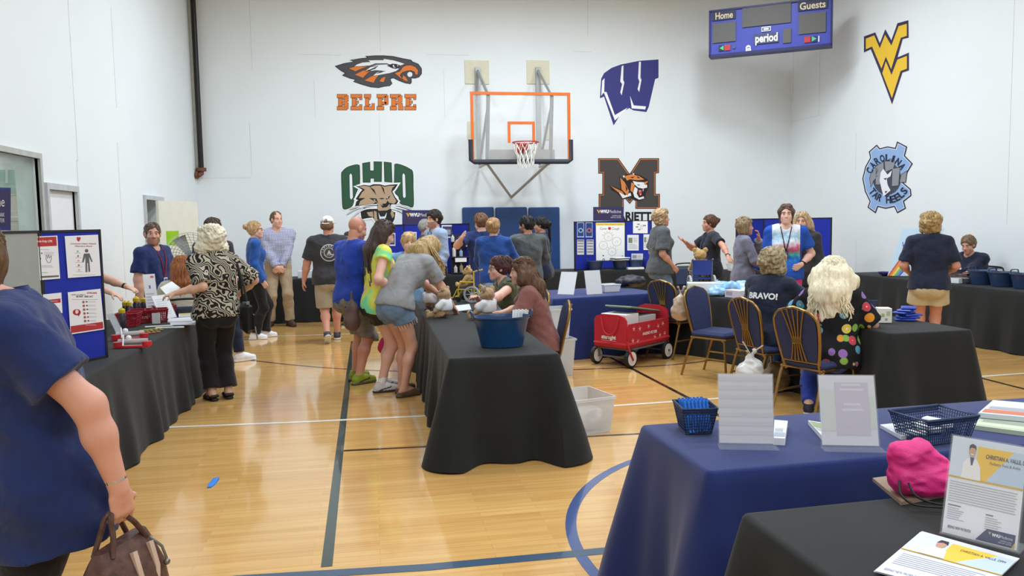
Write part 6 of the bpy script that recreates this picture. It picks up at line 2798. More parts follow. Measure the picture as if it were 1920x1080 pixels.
for sx in (-1, 1):
    for sy in (-1, 1):
        M = Matrix.Rotation(R(90), 3, 'X')
        c = (sx * wl * .44, sy * (ww_ / 2 + .015), .105)
        b = MB()
        b.lathe([(.075, -.02), (.1, -.022), (.105, 0), (.1, .022), (.075, .02)], 28, c, M=M)
        t = b.build('wheel', BLKR, wg)
        b = MB()
        b.lathe([(.01, -.026), (.03, -.026), (.06, -.02), (.078, -.024), (.08, 0), (.078, .024), (.06, .02), (.03, .026), (.01, .026)], 28, c, M=M)
        b.build('hub', pm('white_hub', (226, 226, 222), .4), t)
        b = MB()
        b.lathe([(.016, -.03), (.016, .03)], 14, c, M=M)
        b.build('hub_cap', REDF if sx < 0 and sy < 0 else GREYP, t)
b = MB()
b.tube([(-wl / 2 - .02, -ww_ / 2 - .02, .3), (-wl / 2 - .01, -ww_ / 2 - .045, .2), (-wl * .44, -ww_ / 2 - .05, .09)], .012, 6)
b.build('pull_handle', REDF, wg)


def wgw(p):
    c, s_ = math.cos(wrz), math.sin(wrz)
    return Vector((wc.x + c * p[0] - s_ * p[1], wc.y + s_ * p[0] + c * p[1], p[2]))


carton('white carton standing in the front of the red wagon', wgw((-.22, .02, z0_ + .02)), (.26, .34, .345), wrz, (232, 232, 234))
carton('clear lidded box in the middle of the red wagon', wgw((.1, .02, z0_ + .02)), (.34, .34, .3), wrz, (196, 200, 200))
b = MB()
b.box((0, 0, 0), (.68, .36, .022), bev=.01)
o = b.build('bin_lid', pm('sage_plastic', (108, 126, 98), .45))
o.location = wgw((.06, .03, .615))
o.rotation_euler = (R(0), R(9), wrz + R(4))
tag(o, 'sage green lid lying aslant on the load of the red wagon', 'lid')

# ------------------------------------------------------------------ teddy bears and toy wheelchairs
FUR = pm('teddy_fur', (184, 148, 104), .95, var=.3, vs=70, bump=1., bs=160, sheen=.5)
FURG = pm('golden_fur', (196, 156, 92), .95, var=.2, vs=70, bump=.8, bs=160, sheen=.5)


def teddy(label, loc, rz, s=1., shirt=True, fur=FUR, lean=0., legs=True, group='teddy bears', tilt=0):
    F = Field(np.array([-.16, -.14, -.01]) * s, np.array([.16, .2, .36]) * s, .0065)
    F.ell((0, 0, .1 * s), (.07 * s, .06 * s, .085 * s), k=0)
    F.ell((0, .01 * s, .225 * s), (.068 * s, .06 * s, .06 * s), k=.02)
    F.ell((0, .062 * s, .21 * s), (.034 * s, .03 * s, .026 * s), k=.01)
    for q in (-1, 1):
        F.ell((q * .055 * s, 0, .28 * s), (.026 * s, .014 * s, .026 * s), k=.008)
        F.cone((q * .06 * s, .0, .15 * s), (q * .1 * s, .06 * s, .07 * s), .028 * s, .026 * s, k=.015)
        if legs:
            F.cone((q * .05 * s, .03 * s, .04 * s), (q * .085 * s, .13 * s, .036 * s), .036 * s, .03 * s, k=.015)
            F.ell((q * .09 * s, .145 * s, .045 * s), (.03 * s, .022 * s, .04 * s), k=.01)
    F.noise(.0035, 110, 3)
    V, Q = F.mesh()
    o = np_obj('teddy_bear', V, Q, fur)
    o.location = loc
    o.rotation_euler = (R(tilt), 0, R(rz))
    tag(o, label, 'teddy bear', group)
    b = MB()
    for q in (-1, 1):
        b.ball((q * .024 * s, .064 * s, .238 * s), .007 * s, 8)
    b.ball((0, .092 * s, .216 * s), (.012 * s, .008 * s, .009 * s), 8)
    b.build('eyes_and_nose', BLKR, o)
    if shirt:
        F = Field(np.array([-.14, -.12, 0]) * s, np.array([.14, .14, .24]) * s, .007)
        F.ell((0, 0, .105 * s), (.078 * s, .068 * s, .085 * s), k=0)
        for q in (-1, 1):
            F.cone((q * .06 * s, .0, .15 * s), (q * .085 * s, .035 * s, .11 * s), .036 * s, .036 * s, k=.015)
        F.cut((0, 0, .07 * s), (0, 0, -1))
        V, Q = F.mesh()
        np_obj('shirt', V, Q, pm('bear_tee', (226, 228, 234), .8), o)
    return o


p = G(836, 596, TH)
teddy('brown teddy bear in white shirt on the near left edge of the middle table', (p.x, p.y, TH + .004), 60, 1.0)
p = G(920, 603, TH)
tb2 = teddy('brown teddy bear in white shirt sitting behind the blue tub', (p.x, p.y + .12, TH + .004), 40, 1.05)
p = G(806, 583, TH)
teddy('teddy bear lying under the arms of the leaning blonde woman', (p.x + .02, p.y + .12, TH + .004), -40, 1.0)


def wheelchair(label, loc, rz, frame, pad, s=1., group='toy wheelchairs'):
    t = thing('toy_wheelchair', label, 'toy wheelchair', loc, R(rz), group)
    b = MB()
    for q in (-1, 1):
        x = q * .1 * s
        b.tube([(x, -.09 * s, .34 * s), (x, -.09 * s, .08 * s)], .0085 * s, 6)
        b.tube([(x, -.13 * s, .345 * s), (x, -.09 * s, .33 * s)], .0085 * s, 6)
        b.tube([(x, -.09 * s, .22 * s), (x, .07 * s, .22 * s), (x, .085 * s, .15 * s)], .008 * s, 6)
        b.tube([(x, -.09 * s, .14 * s), (x, .1 * s, .14 * s), (x, .15 * s, .05 * s), (x * .6, .18 * s, .045 * s)], .008 * s, 6)
        b.tube([(x, .09 * s, .14 * s), (x, .09 * s, .04 * s)], .008 * s, 6)
    for (y, z) in ((-.09, .1), (.08, .1)):
        b.tube([(-.1 * s, y * s, z * s), (.1 * s, y * s, z * s)], .007 * s, 6)
    b.build('frame', frame, t)
    b = MB()
    b.box((0, 0, .145 * s), (.19 * s, .19 * s, .012))
    b.build('seat', pad, t, smooth=0)
    b = MB()
    b.box((0, -.092 * s, .26 * s), (.2 * s, .012, .15 * s))
    b.build('backrest', pad, t, smooth=0)
    for q in (-1, 1):
        M = Matrix.Rotation(R(90), 3, 'Y')
        c = (q * .122 * s, -.07 * s, .09 * s)
        b = MB()
        b.lathe([(.072 * s, -.01 * s), (.09 * s, -.01 * s), (.09 * s, .01 * s), (.072 * s, .01 * s), (.072 * s, -.01 * s)], 24, c, M=M, close=False)
        w_ = b.build('wheel', pm('toy_tyre', (176, 178, 176), .6), t)
        b = MB()
        for k in range(8):
            a = k * PI / 4
            b.tube([c, (c[0], c[1] + .075 * s * math.cos(a), c[2] + .075 * s * math.sin(a))], .003 * s, 4)
        b.lathe([(.016 * s, -.014 * s), (.016 * s, .014 * s)], 10, c, M=M)
        b.build('spokes', pm('toy_spokes', (206, 206, 200), .4), w_)
        b = MB()
        c = (q * .1 * s, .09 * s, .03 * s)
        b.lathe([(.028 * s, -.007 * s), (.028 * s, .007 * s)], 14, c, M=M)
        b.build('castor', BLKR, t)
    return t


YEL = pm('yellow_enamel', (214, 184, 50), .4)
PADB = pm('blue_canvas', (40, 56, 130), .8, bump=.2, bs=300)
w1 = Vector((1.1, 9.05, TH + .004))
wheelchair('yellow framed toy wheelchair with a bear at the far end of the middle table', w1, 65, YEL, PADB, 1.05)
teddy('pale teddy bear sitting in the yellow toy wheelchair', w1 + Vector((0, 0, .165)), 65, .82, False, FURG)
w2 = Vector((3.99, 9.22, TH + .004))
wheelchair('blue backed toy wheelchair with a golden bear behind the white boxes', w2, -10, GREYP, PADB, 1.2)
teddy('golden teddy bear seen from behind in the blue toy wheelchair', w2 + Vector((0, 0, .2)), -20, 1.15, False, FURG)

# ------------------------------------------------------------------ goods on the middle table
TUBM = pm('blue_tub_plastic', (24, 66, 112), .22, var=.05, spec=.6)
p0, p1 = G(909, 655, TH), G(985, 655, TH)
tc_ = (p0 + p1) / 2
tub('big glossy blue oval tub at the near end of the middle table', (tc_.x, tc_.y + .13, TH + .003), .42, .3, .225, TUBM)
for i in range(5):
    b = MB()
    b.box((0, 0, .12), (.11, .004, .2))
    o = b.build('leaflet', WHTPL, smooth=0)
    o.location = (tc_.x + .12 + .012 * i, tc_.y + .16 + .014 * i, TH + .04)
    o.rotation_euler = (R(-12 + 5 * i), R(14), R(30 + 9 * i))
    tag(o, 'white leaflet sticking out of the big blue tub', 'leaflet', 'leaflets in the blue tub')
paper('white and blue leaflets under the seated women\'s hands on middle table', [(845, 574), (880, 570), (884, 580), (850, 584)], TH, .006, (206, 212, 226))
b = MB()
a_, b2 = G(867, 584, TH + .008), G(889, 586, TH + .008)
b.tube([a_, b2], .006, 6)
tag(b.build('pen', BLKR), 'black pen lying on the middle table', 'pen')

# medicine display by the pointing person
mp = PY(865, 500, 13.9)
md = thing('medicine_display', 'dark display stand with white labels and medicine bottles', 'display stand', (mp.x, 13.95, TH + .002), R(0))
b = MB()
b.box((0, .03, .35), (.34, .02, .7))
for z in (.02, .3, .56):
    b.box((0, -.02, z), (.34, .12, .015))
b.build('shelf_back', pm('display_black', (38, 36, 44), .6), md, smooth=0)
for z, x, w_ in ((.25, -.01, .2), (.52, .01, .2), (.63, .07, .12)):
    b = MB()
    b.box((x, -.085, z), (w_, .006, .07))
    b.build('label_card', WHTPL, md, smooth=0)
for x, z, c_, h_ in ((-.1, .03, (196, 200, 196), .13), (0, .03, (150, 140, 120), .16), (-.12, .31, (206, 210, 214), .2), (.0, .31, (140, 170, 210), .13), (-.14, .57, (200, 204, 206), .12)):
    b = MB()
    b.lathe([(.03, 0), (.032, .01), (.032, h_ * .7), (.014, h_ * .8), (.014, h_)], 14, (x, -.04, z))
    b.build('medicine_bottle', pm('bottle_%d' % c_[0], c_, .3), md)

# ------------------------------------------------------------------ goods on the tables behind the wagon
def hanging(label, bl, br, tl, z, hgt):
    return sign_holder(label, bl, br, tl, z, hgt, None, rgb=(226, 228, 232), group=None)


hanging('left sign holder with blank white back on the table behind the wagon', (1045, 552), (1076, 553), (1043, 510), TH, .3)
hanging('right sign holder with blank white back on the table behind the wagon', (1100, 553), (1130, 551), (1103, 508), TH, .3)
p = G(1146, 548, TH)
basket('white tray of leaflets beside the right blank sign holder', (p.x, p.y + .1, TH + .003), (.24, .2, .09), R(12), WHTPL, 'tray', 'tray', taper=.85, grid=False)
b = MB()
b.box((0, 0, .03), (.15, .12, .05))
o = b.build('leaflet_stack', pm('buff_leaflets', (196, 186, 160), .7))
o.location = (p.x - .01, p.y + .1, TH + .014)
tag(o, 'stack of buff leaflets in the white tray', 'leaflet')
p = G(1188, 540, TH)
o = sack('crumpled black bag on the blue table behind the wagon', (p.x, p.y + .1, TH + .09), (.2, .14, .07), pm('black_nylon', (40, 42, 52), .5, var=.2), 11, 'tote_bag', False)
for k, (x, lb) in enumerate(((1116, 'navy tub with black handle below the cough poster, left one'), (1163, 'low navy tub below the cough poster, middle one'), (1192, 'navy tub below the cough board, right one'))):
    q = PY(x, 500, 13.98)
    tub(lb, (q.x, 13.98, TH + .003), .3, .26, .16, NAVYPL)
q = PY(1100, 500, 13.85)
sign_holder('white leaflet standing before the left wing of the cough board', (1093, 504), (1100, 504), (1086, 476), TH, .24, lambda f: f.lines(12, 10, 76, 7, 11, (150, 156, 170), 1), rgb=(236, 238, 240))
for k in range(4):
    q = PY(1160, 500, 13.9)
    b = MB()
    b.box((0, 0, .008), (.3, .2, .014))
    o = b.build('magazine', BLKR if k % 2 == 0 else WHTPL, smooth=0)
    o.location = (q.x + .01 * k, 13.9, TH + .16 + .016 * k)
    o.rotation_euler = (0, 0, R(4 * k))
    tag(o, '%s magazine of the black and white stack below the cough poster' % ('lowest', 'second', 'third', 'topmost')[k], 'magazine', 'magazine stack')
for x in (1185, 1205, 1215):
    q = PY(x, 500, 13.88)
    b = MB()
    b.box((0, 0, .02), (.2, .15, .035))
    o = b.build('paper_pile', WHTPL, smooth=0)
    o.location = (q.x, 13.88, TH + .001)
    tag(o, {1185: 'thin white paper pile right of the navy tubs', 1205: 'white paper pile behind the slate tee woman', 1215: 'white paper pile nearest the slate tee woman jeans'}[x], 'paper')
q = PY(1402, 498, 12.75)
basket('clear tray with white goods between the black polo and violet women', (q.x - .2, 12.7, TH + .003), (.36, .24, .12), R(-8), CLR, 'tray', 'tray', grid=False)
q = PY(420, 520, 14.1)
carton('small white tub on the far black table left of the walking man', (PY(576, 516, 14.1).x, 14.1, TH + .003), (.3, .2, .12), 0, (216, 220, 226))

# ------------------------------------------------------------------ goods on the right-hand tables
BAGB = pm('pale_blue_film', (150, 196, 240), .25, var=.25, vs=30)
u18 = R(18)
T4c = Vector((4.33, 8.5, 0))


def t4(x, y):
    return Vector((T4c.x + math.cos(u18) * x - math.sin(u18) * y, T4c.y + math.sin(u18) * x + math.cos(u18) * y, TH + .004))


carton('long white carton with green label at the end of the right-hand table', Vector((3.96, 8.97, TH + .004)), (.44, .2, .14), R(-18), (232, 234, 236), (('f', .02, .085, .07, .022, (150, 190, 90)), ('l', .03, .09, .12, .03, (150, 190, 90))))
carton('second white carton behind the heap of blue bags', t4(.16, .22), (.3, .4, .12), u18, (236, 238, 240))
rb = random.Random(4)
for i in range(7):
    o = sack('pale blue plastic bag of the heap between the white cartons', G(1345 + 10 * i, 555 - 2 * (i % 3), TH) + Vector((.03 * (i % 2), .1 * (i % 2), .06 + .05 * (i % 2))), (.1, .09, .055), BAGB, 20 + i, 'plastic_bag', False)
    o['group'] = 'pale blue bags heap'
carton('small lilac and white glove box left of the BRAVO! woman', G(1376, 560, TH) + Vector((.06, .06, .004)), (.13, .24, .09), u18, (216, 210, 226), (('l', .02, .03, .1, .04, (170, 164, 190)),))
carton('green and white box next to the lilac glove box', G(1404, 560, TH) + Vector((.08, .06, .004)), (.12, .2, .09), u18, (228, 234, 222), (('l', .02, .05, .16, .02, (120, 160, 90)), ('l', .02, .015, .16, .02, (150, 180, 80))))
p = G(1662, 607, TH)
carton('white tissue box with flower print on the near right black table', (p.x + .02, p.y + .07, TH + .004), (.105, .115, .125), R(-20), (236, 234, 228), (('f', .02, .05, .025, .03, (180, 186, 120)), ('f', .06, .06, .03, .04, (196, 196, 150)), ('f', .05, .02, .02, .02, (150, 160, 170)), ('l', .03, .05, .03, .04, (190, 196, 140))), 'tissue_box')
p = G(1643, 606, TH)
b = MB()
b.lathe([(.018, 0), (.018, .045), (.01, .052), (.01, .062)], 14)
o = b.build('bottle', WHTPL)
o.location = (p.x, p.y + .03, TH + .004)
tag(o, 'small white bottle left of the tissue box', 'bottle')
p = G(1626, 595, TH)
basket('navy open tub at the elbow of the fruit print woman', (p.x + .05, p.y + .22, TH + .003), (.26, .22, .13), 0, NAVYPL, 'tub', 'tub', grid=False)
paper('white and blue card left of the tissue box', [(1622, 604), (1640, 603), (1638, 611), (1616, 610)], TH, .004, (226, 228, 236))
BPK = pm('blue_wrapper', (50, 76, 176), .3, var=.12)
for k in range(6):
    p = G(1712, 603, TH)
    b = MB()
    b.box((0, 0, 0), (.17, .12, .018), bev=.008)
    o = b.build('packet', BPK)
    o.location = (p.x - .03 + .022 * (k % 3), p.y + .06 + .02 * (k // 3), TH + .014 + .0195 * k)
    o.rotation_euler = (0, 0, R(-30 + 17 * k))
    tag(o, 'blue wrapped packet of the loose pile, %s from the table' % ('first', 'second', 'third', 'fourth', 'fifth', 'sixth')[k], 'packet', 'blue packets pile')
paper('white papers between the BRAVO! woman and the fruit print woman', [(1482, 562), (1512, 560), (1516, 572), (1484, 574)], TH, .04, (224, 226, 230))

# right wall table
TUBN = pm('steel_blue_tub', (44, 66, 104), .3, var=.1, spec=.6)
for k, (x, lb) in enumerate(((1836, 'blue tub nearest the seated navy tee woman on right wall table'), (1875, 'blue tub second from the seated woman on right wall table'), (1918, 'blue tub at the right edge of the photograph'))):
    q = PX(x, 530, 7.72)
    tub(lb, (7.76, q.y, TH + .003), .34, .34, .18, TUBN, R(90))
q = PX(1803, 530, 7.66)
basket('dark pierced basket with white packets left of the blue tubs', (7.7, q.y, TH + .003), (.22, .34, .13), 0, pm('black_basket', (44, 46, 54), .4), taper=.85, bars=.02)
q = PX(1788, 530, 7.6)
b = MB()
b.box((0, 0, .035), (.22, .3, .06))
o = b.build('paper_stack', WHTPL, smooth=0)
o.location = (7.62, q.y, TH + .003)
o.rotation_euler = (0, 0, R(10))
tag(o, 'white paper stack before the writing woman', 'paper')
q = G(1668, 515, TH)
b = MB()
b.lathe([(.05, 0), (.1, .03), (.115, .06), (.108, .06), (.09, .03), (.02, .01)], 20)
o = b.build('bowl', pm('violet_bowl', (84, 76, 150), .3))
o.location = (7.62, 10.75, TH + .003)
tag(o, 'small violet bowl at the foot of the teen volunteers sign', 'bowl')
# TEEN VOLUNTEERS sign
A, B = G(1683, 516, TH + .01), G(1735, 519, TH + .01)
dist = math.hypot(A.x, A.y)
u = Vector((.9, -.44, 0))
A = PD(1664, 515, 12.9)
A.z = TH + .02
w_ = .56
Tp = PD(1692, 429, 13.1)
v = (Tp - A)
hgt = v.length
v.normalize()
sg = thing('easel_sign', 'leaning TEEN VOLUNTEERS sign with a rainbow on the right wall table', 'sign', A.to_tuple())
n = u.cross(v).normalized()
if n.y > 0:
    n = -n
f = Flat(lambda a, b_, h: u * (a * w_ / 100) + v * (hgt * (1 - b_ / 140)) + n * h, base=.004, step=.001)
f.rect(0, 0, 100, 140, (196, 222, 244), 1)
for i, c_ in enumerate(((220, 90, 50), (240, 150, 60), (240, 220, 90), (130, 190, 90), (80, 150, 220), (110, 90, 190))):
    f.poly([(i * 5, 140), (i * 5 + 5, 140), (22 + i * 5, 86 + i * 3), (18 + i * 5, 84 + i * 3)], c_, 2)
f.text('TEEN', 60, 30, 14, (214, 60, 50), 2, bold=.03, width=44, align='c')
f.text('VOLUNTEERS', 54, 54, 14, (90, 90, 190), 2, bold=.02, width=88, align='c')
f.text('NEEDED', 60, 76, 13, (90, 180, 110), 2, bold=.02, width=52, align='c')
f.lines(36, 86, 56, 2, 7, (120, 130, 150), 2)
f.rect(52, 102, 46, 20, (70, 80, 180), 2)
f.rect(44, 122, 56, 17, (244, 244, 246), 3)
f.lines(48, 125, 46, 4, 3, (170, 174, 184), 4)
P = [f.fn(x, y, -.01) for x, y in ((0, 0), (100, 0), (100, 140), (0, 140))]
Q = [f.fn(x, y, .0035) for x, y in ((0, 0), (100, 0), (100, 140), (0, 140))]
f.paint((226, 232, 240))
f.add(P + Q, [(0, 1, 2, 3), (4, 7, 6, 5), (0, 4, 5, 1), (1, 5, 6, 2), (2, 6, 7, 3), (3, 7, 4, 0)])
f.build('sign_panel', PRINT, sg, smooth=0)
b = MB()
for s_ in (.2, .8):
    b.tube([u * w_ * s_ + v * hgt * .7 - n * .02, u * w_ * s_ - n * .3 + Vector((0, 0, -.015))], .008, 6)
b.build('easel_leg', GREYMET, sg)

# ------------------------------------------------------------------ pedestal fan by the open door
fc = PD(357, 480, 11.6)
fan = thing('drum_fan', 'round grey wire drum fan by the open door, blue badge on its hub', 'fan', (fc.x, fc.y, 0), math.atan2(fc.y, fc.x) - PI / 2)
fr = .31
FANG = pm('fan_grey', (132, 138, 136), .5, metal=.4)
b = MB()
M = Matrix.Rotation(R(90), 3, 'X')
b.lathe([(fr, -.1), (fr + .012, -.1), (fr + .012, .1), (fr, .1), (fr, -.1)], 40, (0, 0, fc.z), M=M, close=False)
b.build('drum', pm('fan_drum', (206, 210, 206), .4, metal=.2), fan)
b = MB()
for k in range(1, 9):
    r_ = fr * k / 8.5
    b.tube([(r_ * math.cos(a * PI / 18), -.105, fc.z + r_ * math.sin(a * PI / 18)) for a in range(36)], .0025, 4, closed=True)
for k in range(28):
    a = k * 2 * PI / 28
    b.tube([(.06 * math.cos(a), -.115, fc.z + .06 * math.sin(a)), (fr * .6 * math.cos(a + .12), -.11, fc.z + fr * .6 * math.sin(a + .12)), (fr * math.cos(a + .3), -.1, fc.z + fr * math.sin(a + .3))], .0028, 4)
b.build('grille', FANG, fan)
b = MB()
for k in range(3):
    a = k * 2 * PI / 3
    u_, t_ = Vector((math.cos(a), 0, math.sin(a))), Vector((-math.sin(a), 0, math.cos(a)))
    c = Vector((0, 0, fc.z))
    q = [c + u_ * .05 - t_ * .04 + Vector((0, .02, 0)), c + u_ * .28 - t_ * .1 + Vector((0, .04, 0)), c + u_ * .29 + t_ * .08 + Vector((0, -.03, 0)), c + u_ * .05 + t_ * .04 + Vector((0, -.02, 0))]
    b.add(q + [p_ + Vector((0, .006, 0)) for p_ in q], [(0, 1, 2, 3), (7, 6, 5, 4), (0, 4, 5, 1), (1, 5, 6, 2), (2, 6, 7, 3), (3, 7, 4, 0)])
b.lathe([(.06, -.05), (.06, .09)], 20, (0, 0, fc.z), M=M)
b.build('blades', pm('fan_blades', (176, 182, 180), .4, metal=.3), fan)
b = MB()
b.box((.035, -.122, fc.z - .005), (.07, .012, .12), bev=.01)
b.build('badge', pm('fan_badge', (70, 120, 220), .4), fan)
b = MB()
for s_ in (-1, 1):
    b.tube([(s_ * (fr + .02), 0, fc.z), (s_ * (fr + .03), 0, fc.z - .2), (s_ * .28, 0, .05)], .016, 8)
    b.tube([(s_ * .28, -.25, .03), (s_ * .28, .25, .03)], .018, 8)
b.tube([(-.28, 0, .05), (.28, 0, .05)], .016, 8)
b.build('stand', FANG, fan)

# ------------------------------------------------------------------ goods on the left table
REDB = pm('red_basket_plastic', (158, 34, 50), .35, var=.35, vs=60)
base = [(238, 613), (262, 606), (292, 604), (306, 596)]
for k, (px, py) in enumerate(base):
    p = G(px, py, TH)
    basket(('red pierced basket at the near end of the left table row', 'red pierced basket second from the near end', 'red pierced basket third from the near end', 'red pierced basket farthest from the camera')[k], (p.x, p.y + .05, TH + .003), (.2, .2, .12), R(8 * k), REDB, taper=.82, bars=.016)
DKB = pm('dark_bottle', (56, 46, 62), .2, spec=.6)
YCAP = pm('yellow_cap', (222, 190, 40), .4)


def bottle(label, loc, s=1.):
    t = thing('bottle', label, 'bottle', loc, 0, 'dark bottles with yellow caps')
    b = MB()
    b.lathe([(.03 * s, 0), (.033 * s, .008), (.033 * s, .12 * s), (.022 * s, .14 * s)], 16)
    b.build('bottle_body', DKB, t)
    b = MB()
    b.lathe([(.026 * s, .138 * s), (.028 * s, .145 * s), (.028 * s, .17 * s), (.02 * s, .178 * s)], 16)
    b.ball((0, 0, .178 * s), .012 * s, 8)
    b.build('cap', YCAP, t)
    return t


bt = [((230, 612), 'nearest bottle by the board'), ((236, 596), 'bottle left in the near red basket'), ((243, 596), 'bottle right in the near red basket'), ((257, 592), 'tall bottle in the second red basket'), ((270, 588), 'bottle left behind the baskets'), ((276, 586), 'bottle middle behind the baskets'), ((283, 586), 'bottle right behind the baskets')]
for k, ((px, py), lb) in enumerate(bt):
    p = G(px, py, TH + .03)
    bottle('dark bottle with yellow cap, ' + lb, (p.x, p.y, TH + .012), 1.15 if k == 3 else 1.)
sign_holder('tall brochure stand with white leaflets between the bottles and the hands', (276, 596), (300, 594), (272, 514), TH, .45, lambda f: (f.rect(60, 4, 30, 5, (200, 60, 70), 1), f.rect(40, 26, 14, 8, (60, 90, 200), 1), f.lines(12, 45, 70, 6, 7, GRY, 1)), rgb=(232, 234, 238))
sign_holder('slanted white notice card behind the red baskets', (302, 600), (332, 595), (298, 560), TH, .26, lambda f: f.lines(12, 16, 74, 8, 9, (196, 200, 206), 1), rgb=(232, 233, 236))
sign_holder('narrow grey card holder beside the blue board', (219, 628), (232, 625), (210, 590), TH, .2, None, rgb=(150, 152, 158))
paper('white papers with yellow picture at the far end of the left table', [(335, 586), (375, 584), (375, 592), (335, 594)], TH, .02, (232, 232, 226), brochure((226, 216, 130), (206, 190, 196)))
paper('white leaflets in front of the yellow picture papers', [(316, 597), (362, 594), (360, 602), (314, 603)], TH, .014, (226, 228, 236))
paper('loose white leaflets near the edge of the left table', [(318, 604), (370, 601), (366, 608), (320, 609)], TH, .006, (216, 220, 232))
b = MB()
p = G(292, 606, TH)
b.box((0, 0, .05), (.07, .008, .1))
o = b.build('price_card', WHTPL, smooth=0)
o.location = (p.x + .02, p.y - .06, TH + .003)
tag(o, 'small blank white card standing at the third red basket', 'card')
for k, (a_, b_) in enumerate((((272, 613), (324, 610)), ((292, 615), (345, 613)))):
    b = MB()
    b.tube([G(*a_, TH + .012), G(*b_, TH + .012)], .008, 6)
    tag(b.build('white_wand', WHTPL), ('white toothbrush wand nearest the red baskets', 'white toothbrush wand nearest the table edge')[k], 'wand')
for k in range(14):
    p = G(265 + 2.9 * k, 622 + (k % 3) * 3 - .35 * k, TH)
    b = MB()
    b.box((0, 0, .006), (.035, .03, .009), bev=.003)
    o = b.build('sweet', pm('sweet_%d' % (k % 3), ((196, 180, 60), (120, 130, 60), (200, 110, 60))[k % 3], .4))
    o.location = (p.x, p.y, TH + .004)
    o.rotation_euler = (0, 0, k)
    tag(o, 'small wrapped sweet scattered on the left table', 'sweet', 'wrapped sweets')
p = G(235, 640, TH)
REDP = pm('red_plastic', (196, 40, 50), .35)
for k, (px, py, rz, lb) in enumerate(((243, 637, 10, 'upper red and clear model with white stick'), (248, 652, -4, 'lower red base with two red discs'))):
    p = G(px, py, TH)
    t = thing('anatomy_model', lb + ' on the near left table', 'model', (p.x, p.y, TH + .003), R(rz))
    b = MB()
    b.box((0, 0, .008), (.26, .06, .014))
    b.lathe([(.035, 0), (.035, .03)], 16, (-.1, 0, .014))
    b.lathe([(.035, 0), (.035, .03)], 16, (.11, 0, .014))
    b.build('base', REDP, t)
    b = MB()
    b.tube([(-.1, 0, .05), (.11, .02, .05)], .016, 10)
    b.build('clear_tube', CLR, t)
    b = MB()
    b.tube([(-.05, -.05, .02), (-.06, .0, .1)], .006, 6)
    b.ball((-.03, .02, .07), .022, 10)
    b.build('white_stick', WHTPL, t)

# ------------------------------------------------------------------ pink drawstring bag on the nearest table
pb = G(1742, 948, TH)
F = Field(np.array([-.17, -.15, -.02]), np.array([.19, .17, .24]), .006)
F.cone((-.03, 0, .05), (.06, .02, .05), .062, .066, k=0).cone((-.035, 0, .12), (.03, .02, .115), .05, .05, k=.03).cone((-.05, -.01, .06), (-.045, 0, .12), .045, .045, k=.02)
F.noise(.007, 30, 6).noise(.004, 70, 7).noise(.0025, 140, 8)
F.cut((0, 0, .0), (0, 0, -1))
V, Q = F.mesh()
o = np_obj('drawstring_bag', V, Q, pm('pink_nylon', (222, 44, 130), .5, var=.12, bump=.2, bs=200))
o.location = (pb.x + .01, pb.y + .07, TH + .016)
o.rotation_euler = (0, 0, R(-15))
tag(o, 'bright pink drawstring bag behind the doctor poster', 'bag')
b = MB()
b.tube(spline([(-.06, -.08, .06), (-.05, -.11, .03), (0, -.12, .01), (.07, -.12, .004), (.12, -.1, .004)], 5, False), .004, 6)
b.tube(spline([(-.08, -.06, .06), (-.09, -.1, .03), (-.06, -.13, .008), (.02, -.14, .004)], 5, False), .004, 6)
b.build('cord', BLKR, o)
# pink pouch hanging behind the girl's legs
b_ = PD(722, 640, 8.1)
F = Field(np.array([-.12, -.1, -.2]), np.array([.12, .1, .26]), .01)
F.cone((0, 0, .14), (0, 0, -.02), .012, .05, k=.03).cone((0, 0, -.02), (0, 0, -.08), .05, .045, k=.03).noise(.005, 40, 3)
V, Q = F.mesh()
o = np_obj('pouch', V, Q, pm('magenta_nylon', (196, 30, 90), .5, var=.1))
o.location = (b_.x, b_.y, b_.z)
o.rotation_euler = (0, R(25), 0)
tag(o, 'magenta pouch hanging between the tie-dye girl and the leaning woman', 'pouch')

# ------------------------------------------------------------------ patterned fabrics
def node_mat(name, rough=.85):
    m = bpy.data.materials.new(name)
    m.use_nodes = True
    nt = m.node_tree
    b = nt.nodes['Principled BSDF']
    b.inputs['Roughness'].default_value = rough
    b.inputs['Specular IOR Level'].default_value = .2
    tc = nt.nodes.new('ShaderNodeTexCoord')
    return m, nt, b, tc.outputs['Object']


def ramp(nt, src, stops, interp='LINEAR'):
    r = nt.nodes.new('ShaderNodeValToRGB')
    r.color_ramp.interpolation = interp
    e = r.color_ramp.elements
    while len(e) < len(stops):
        e.new(.5)
    for q, (p, c) in zip(e, stops):
        q.position = p
        q.color = lin(c) + (1,)
    nt.links.new(src, r.inputs[0])
    return r.outputs[0]


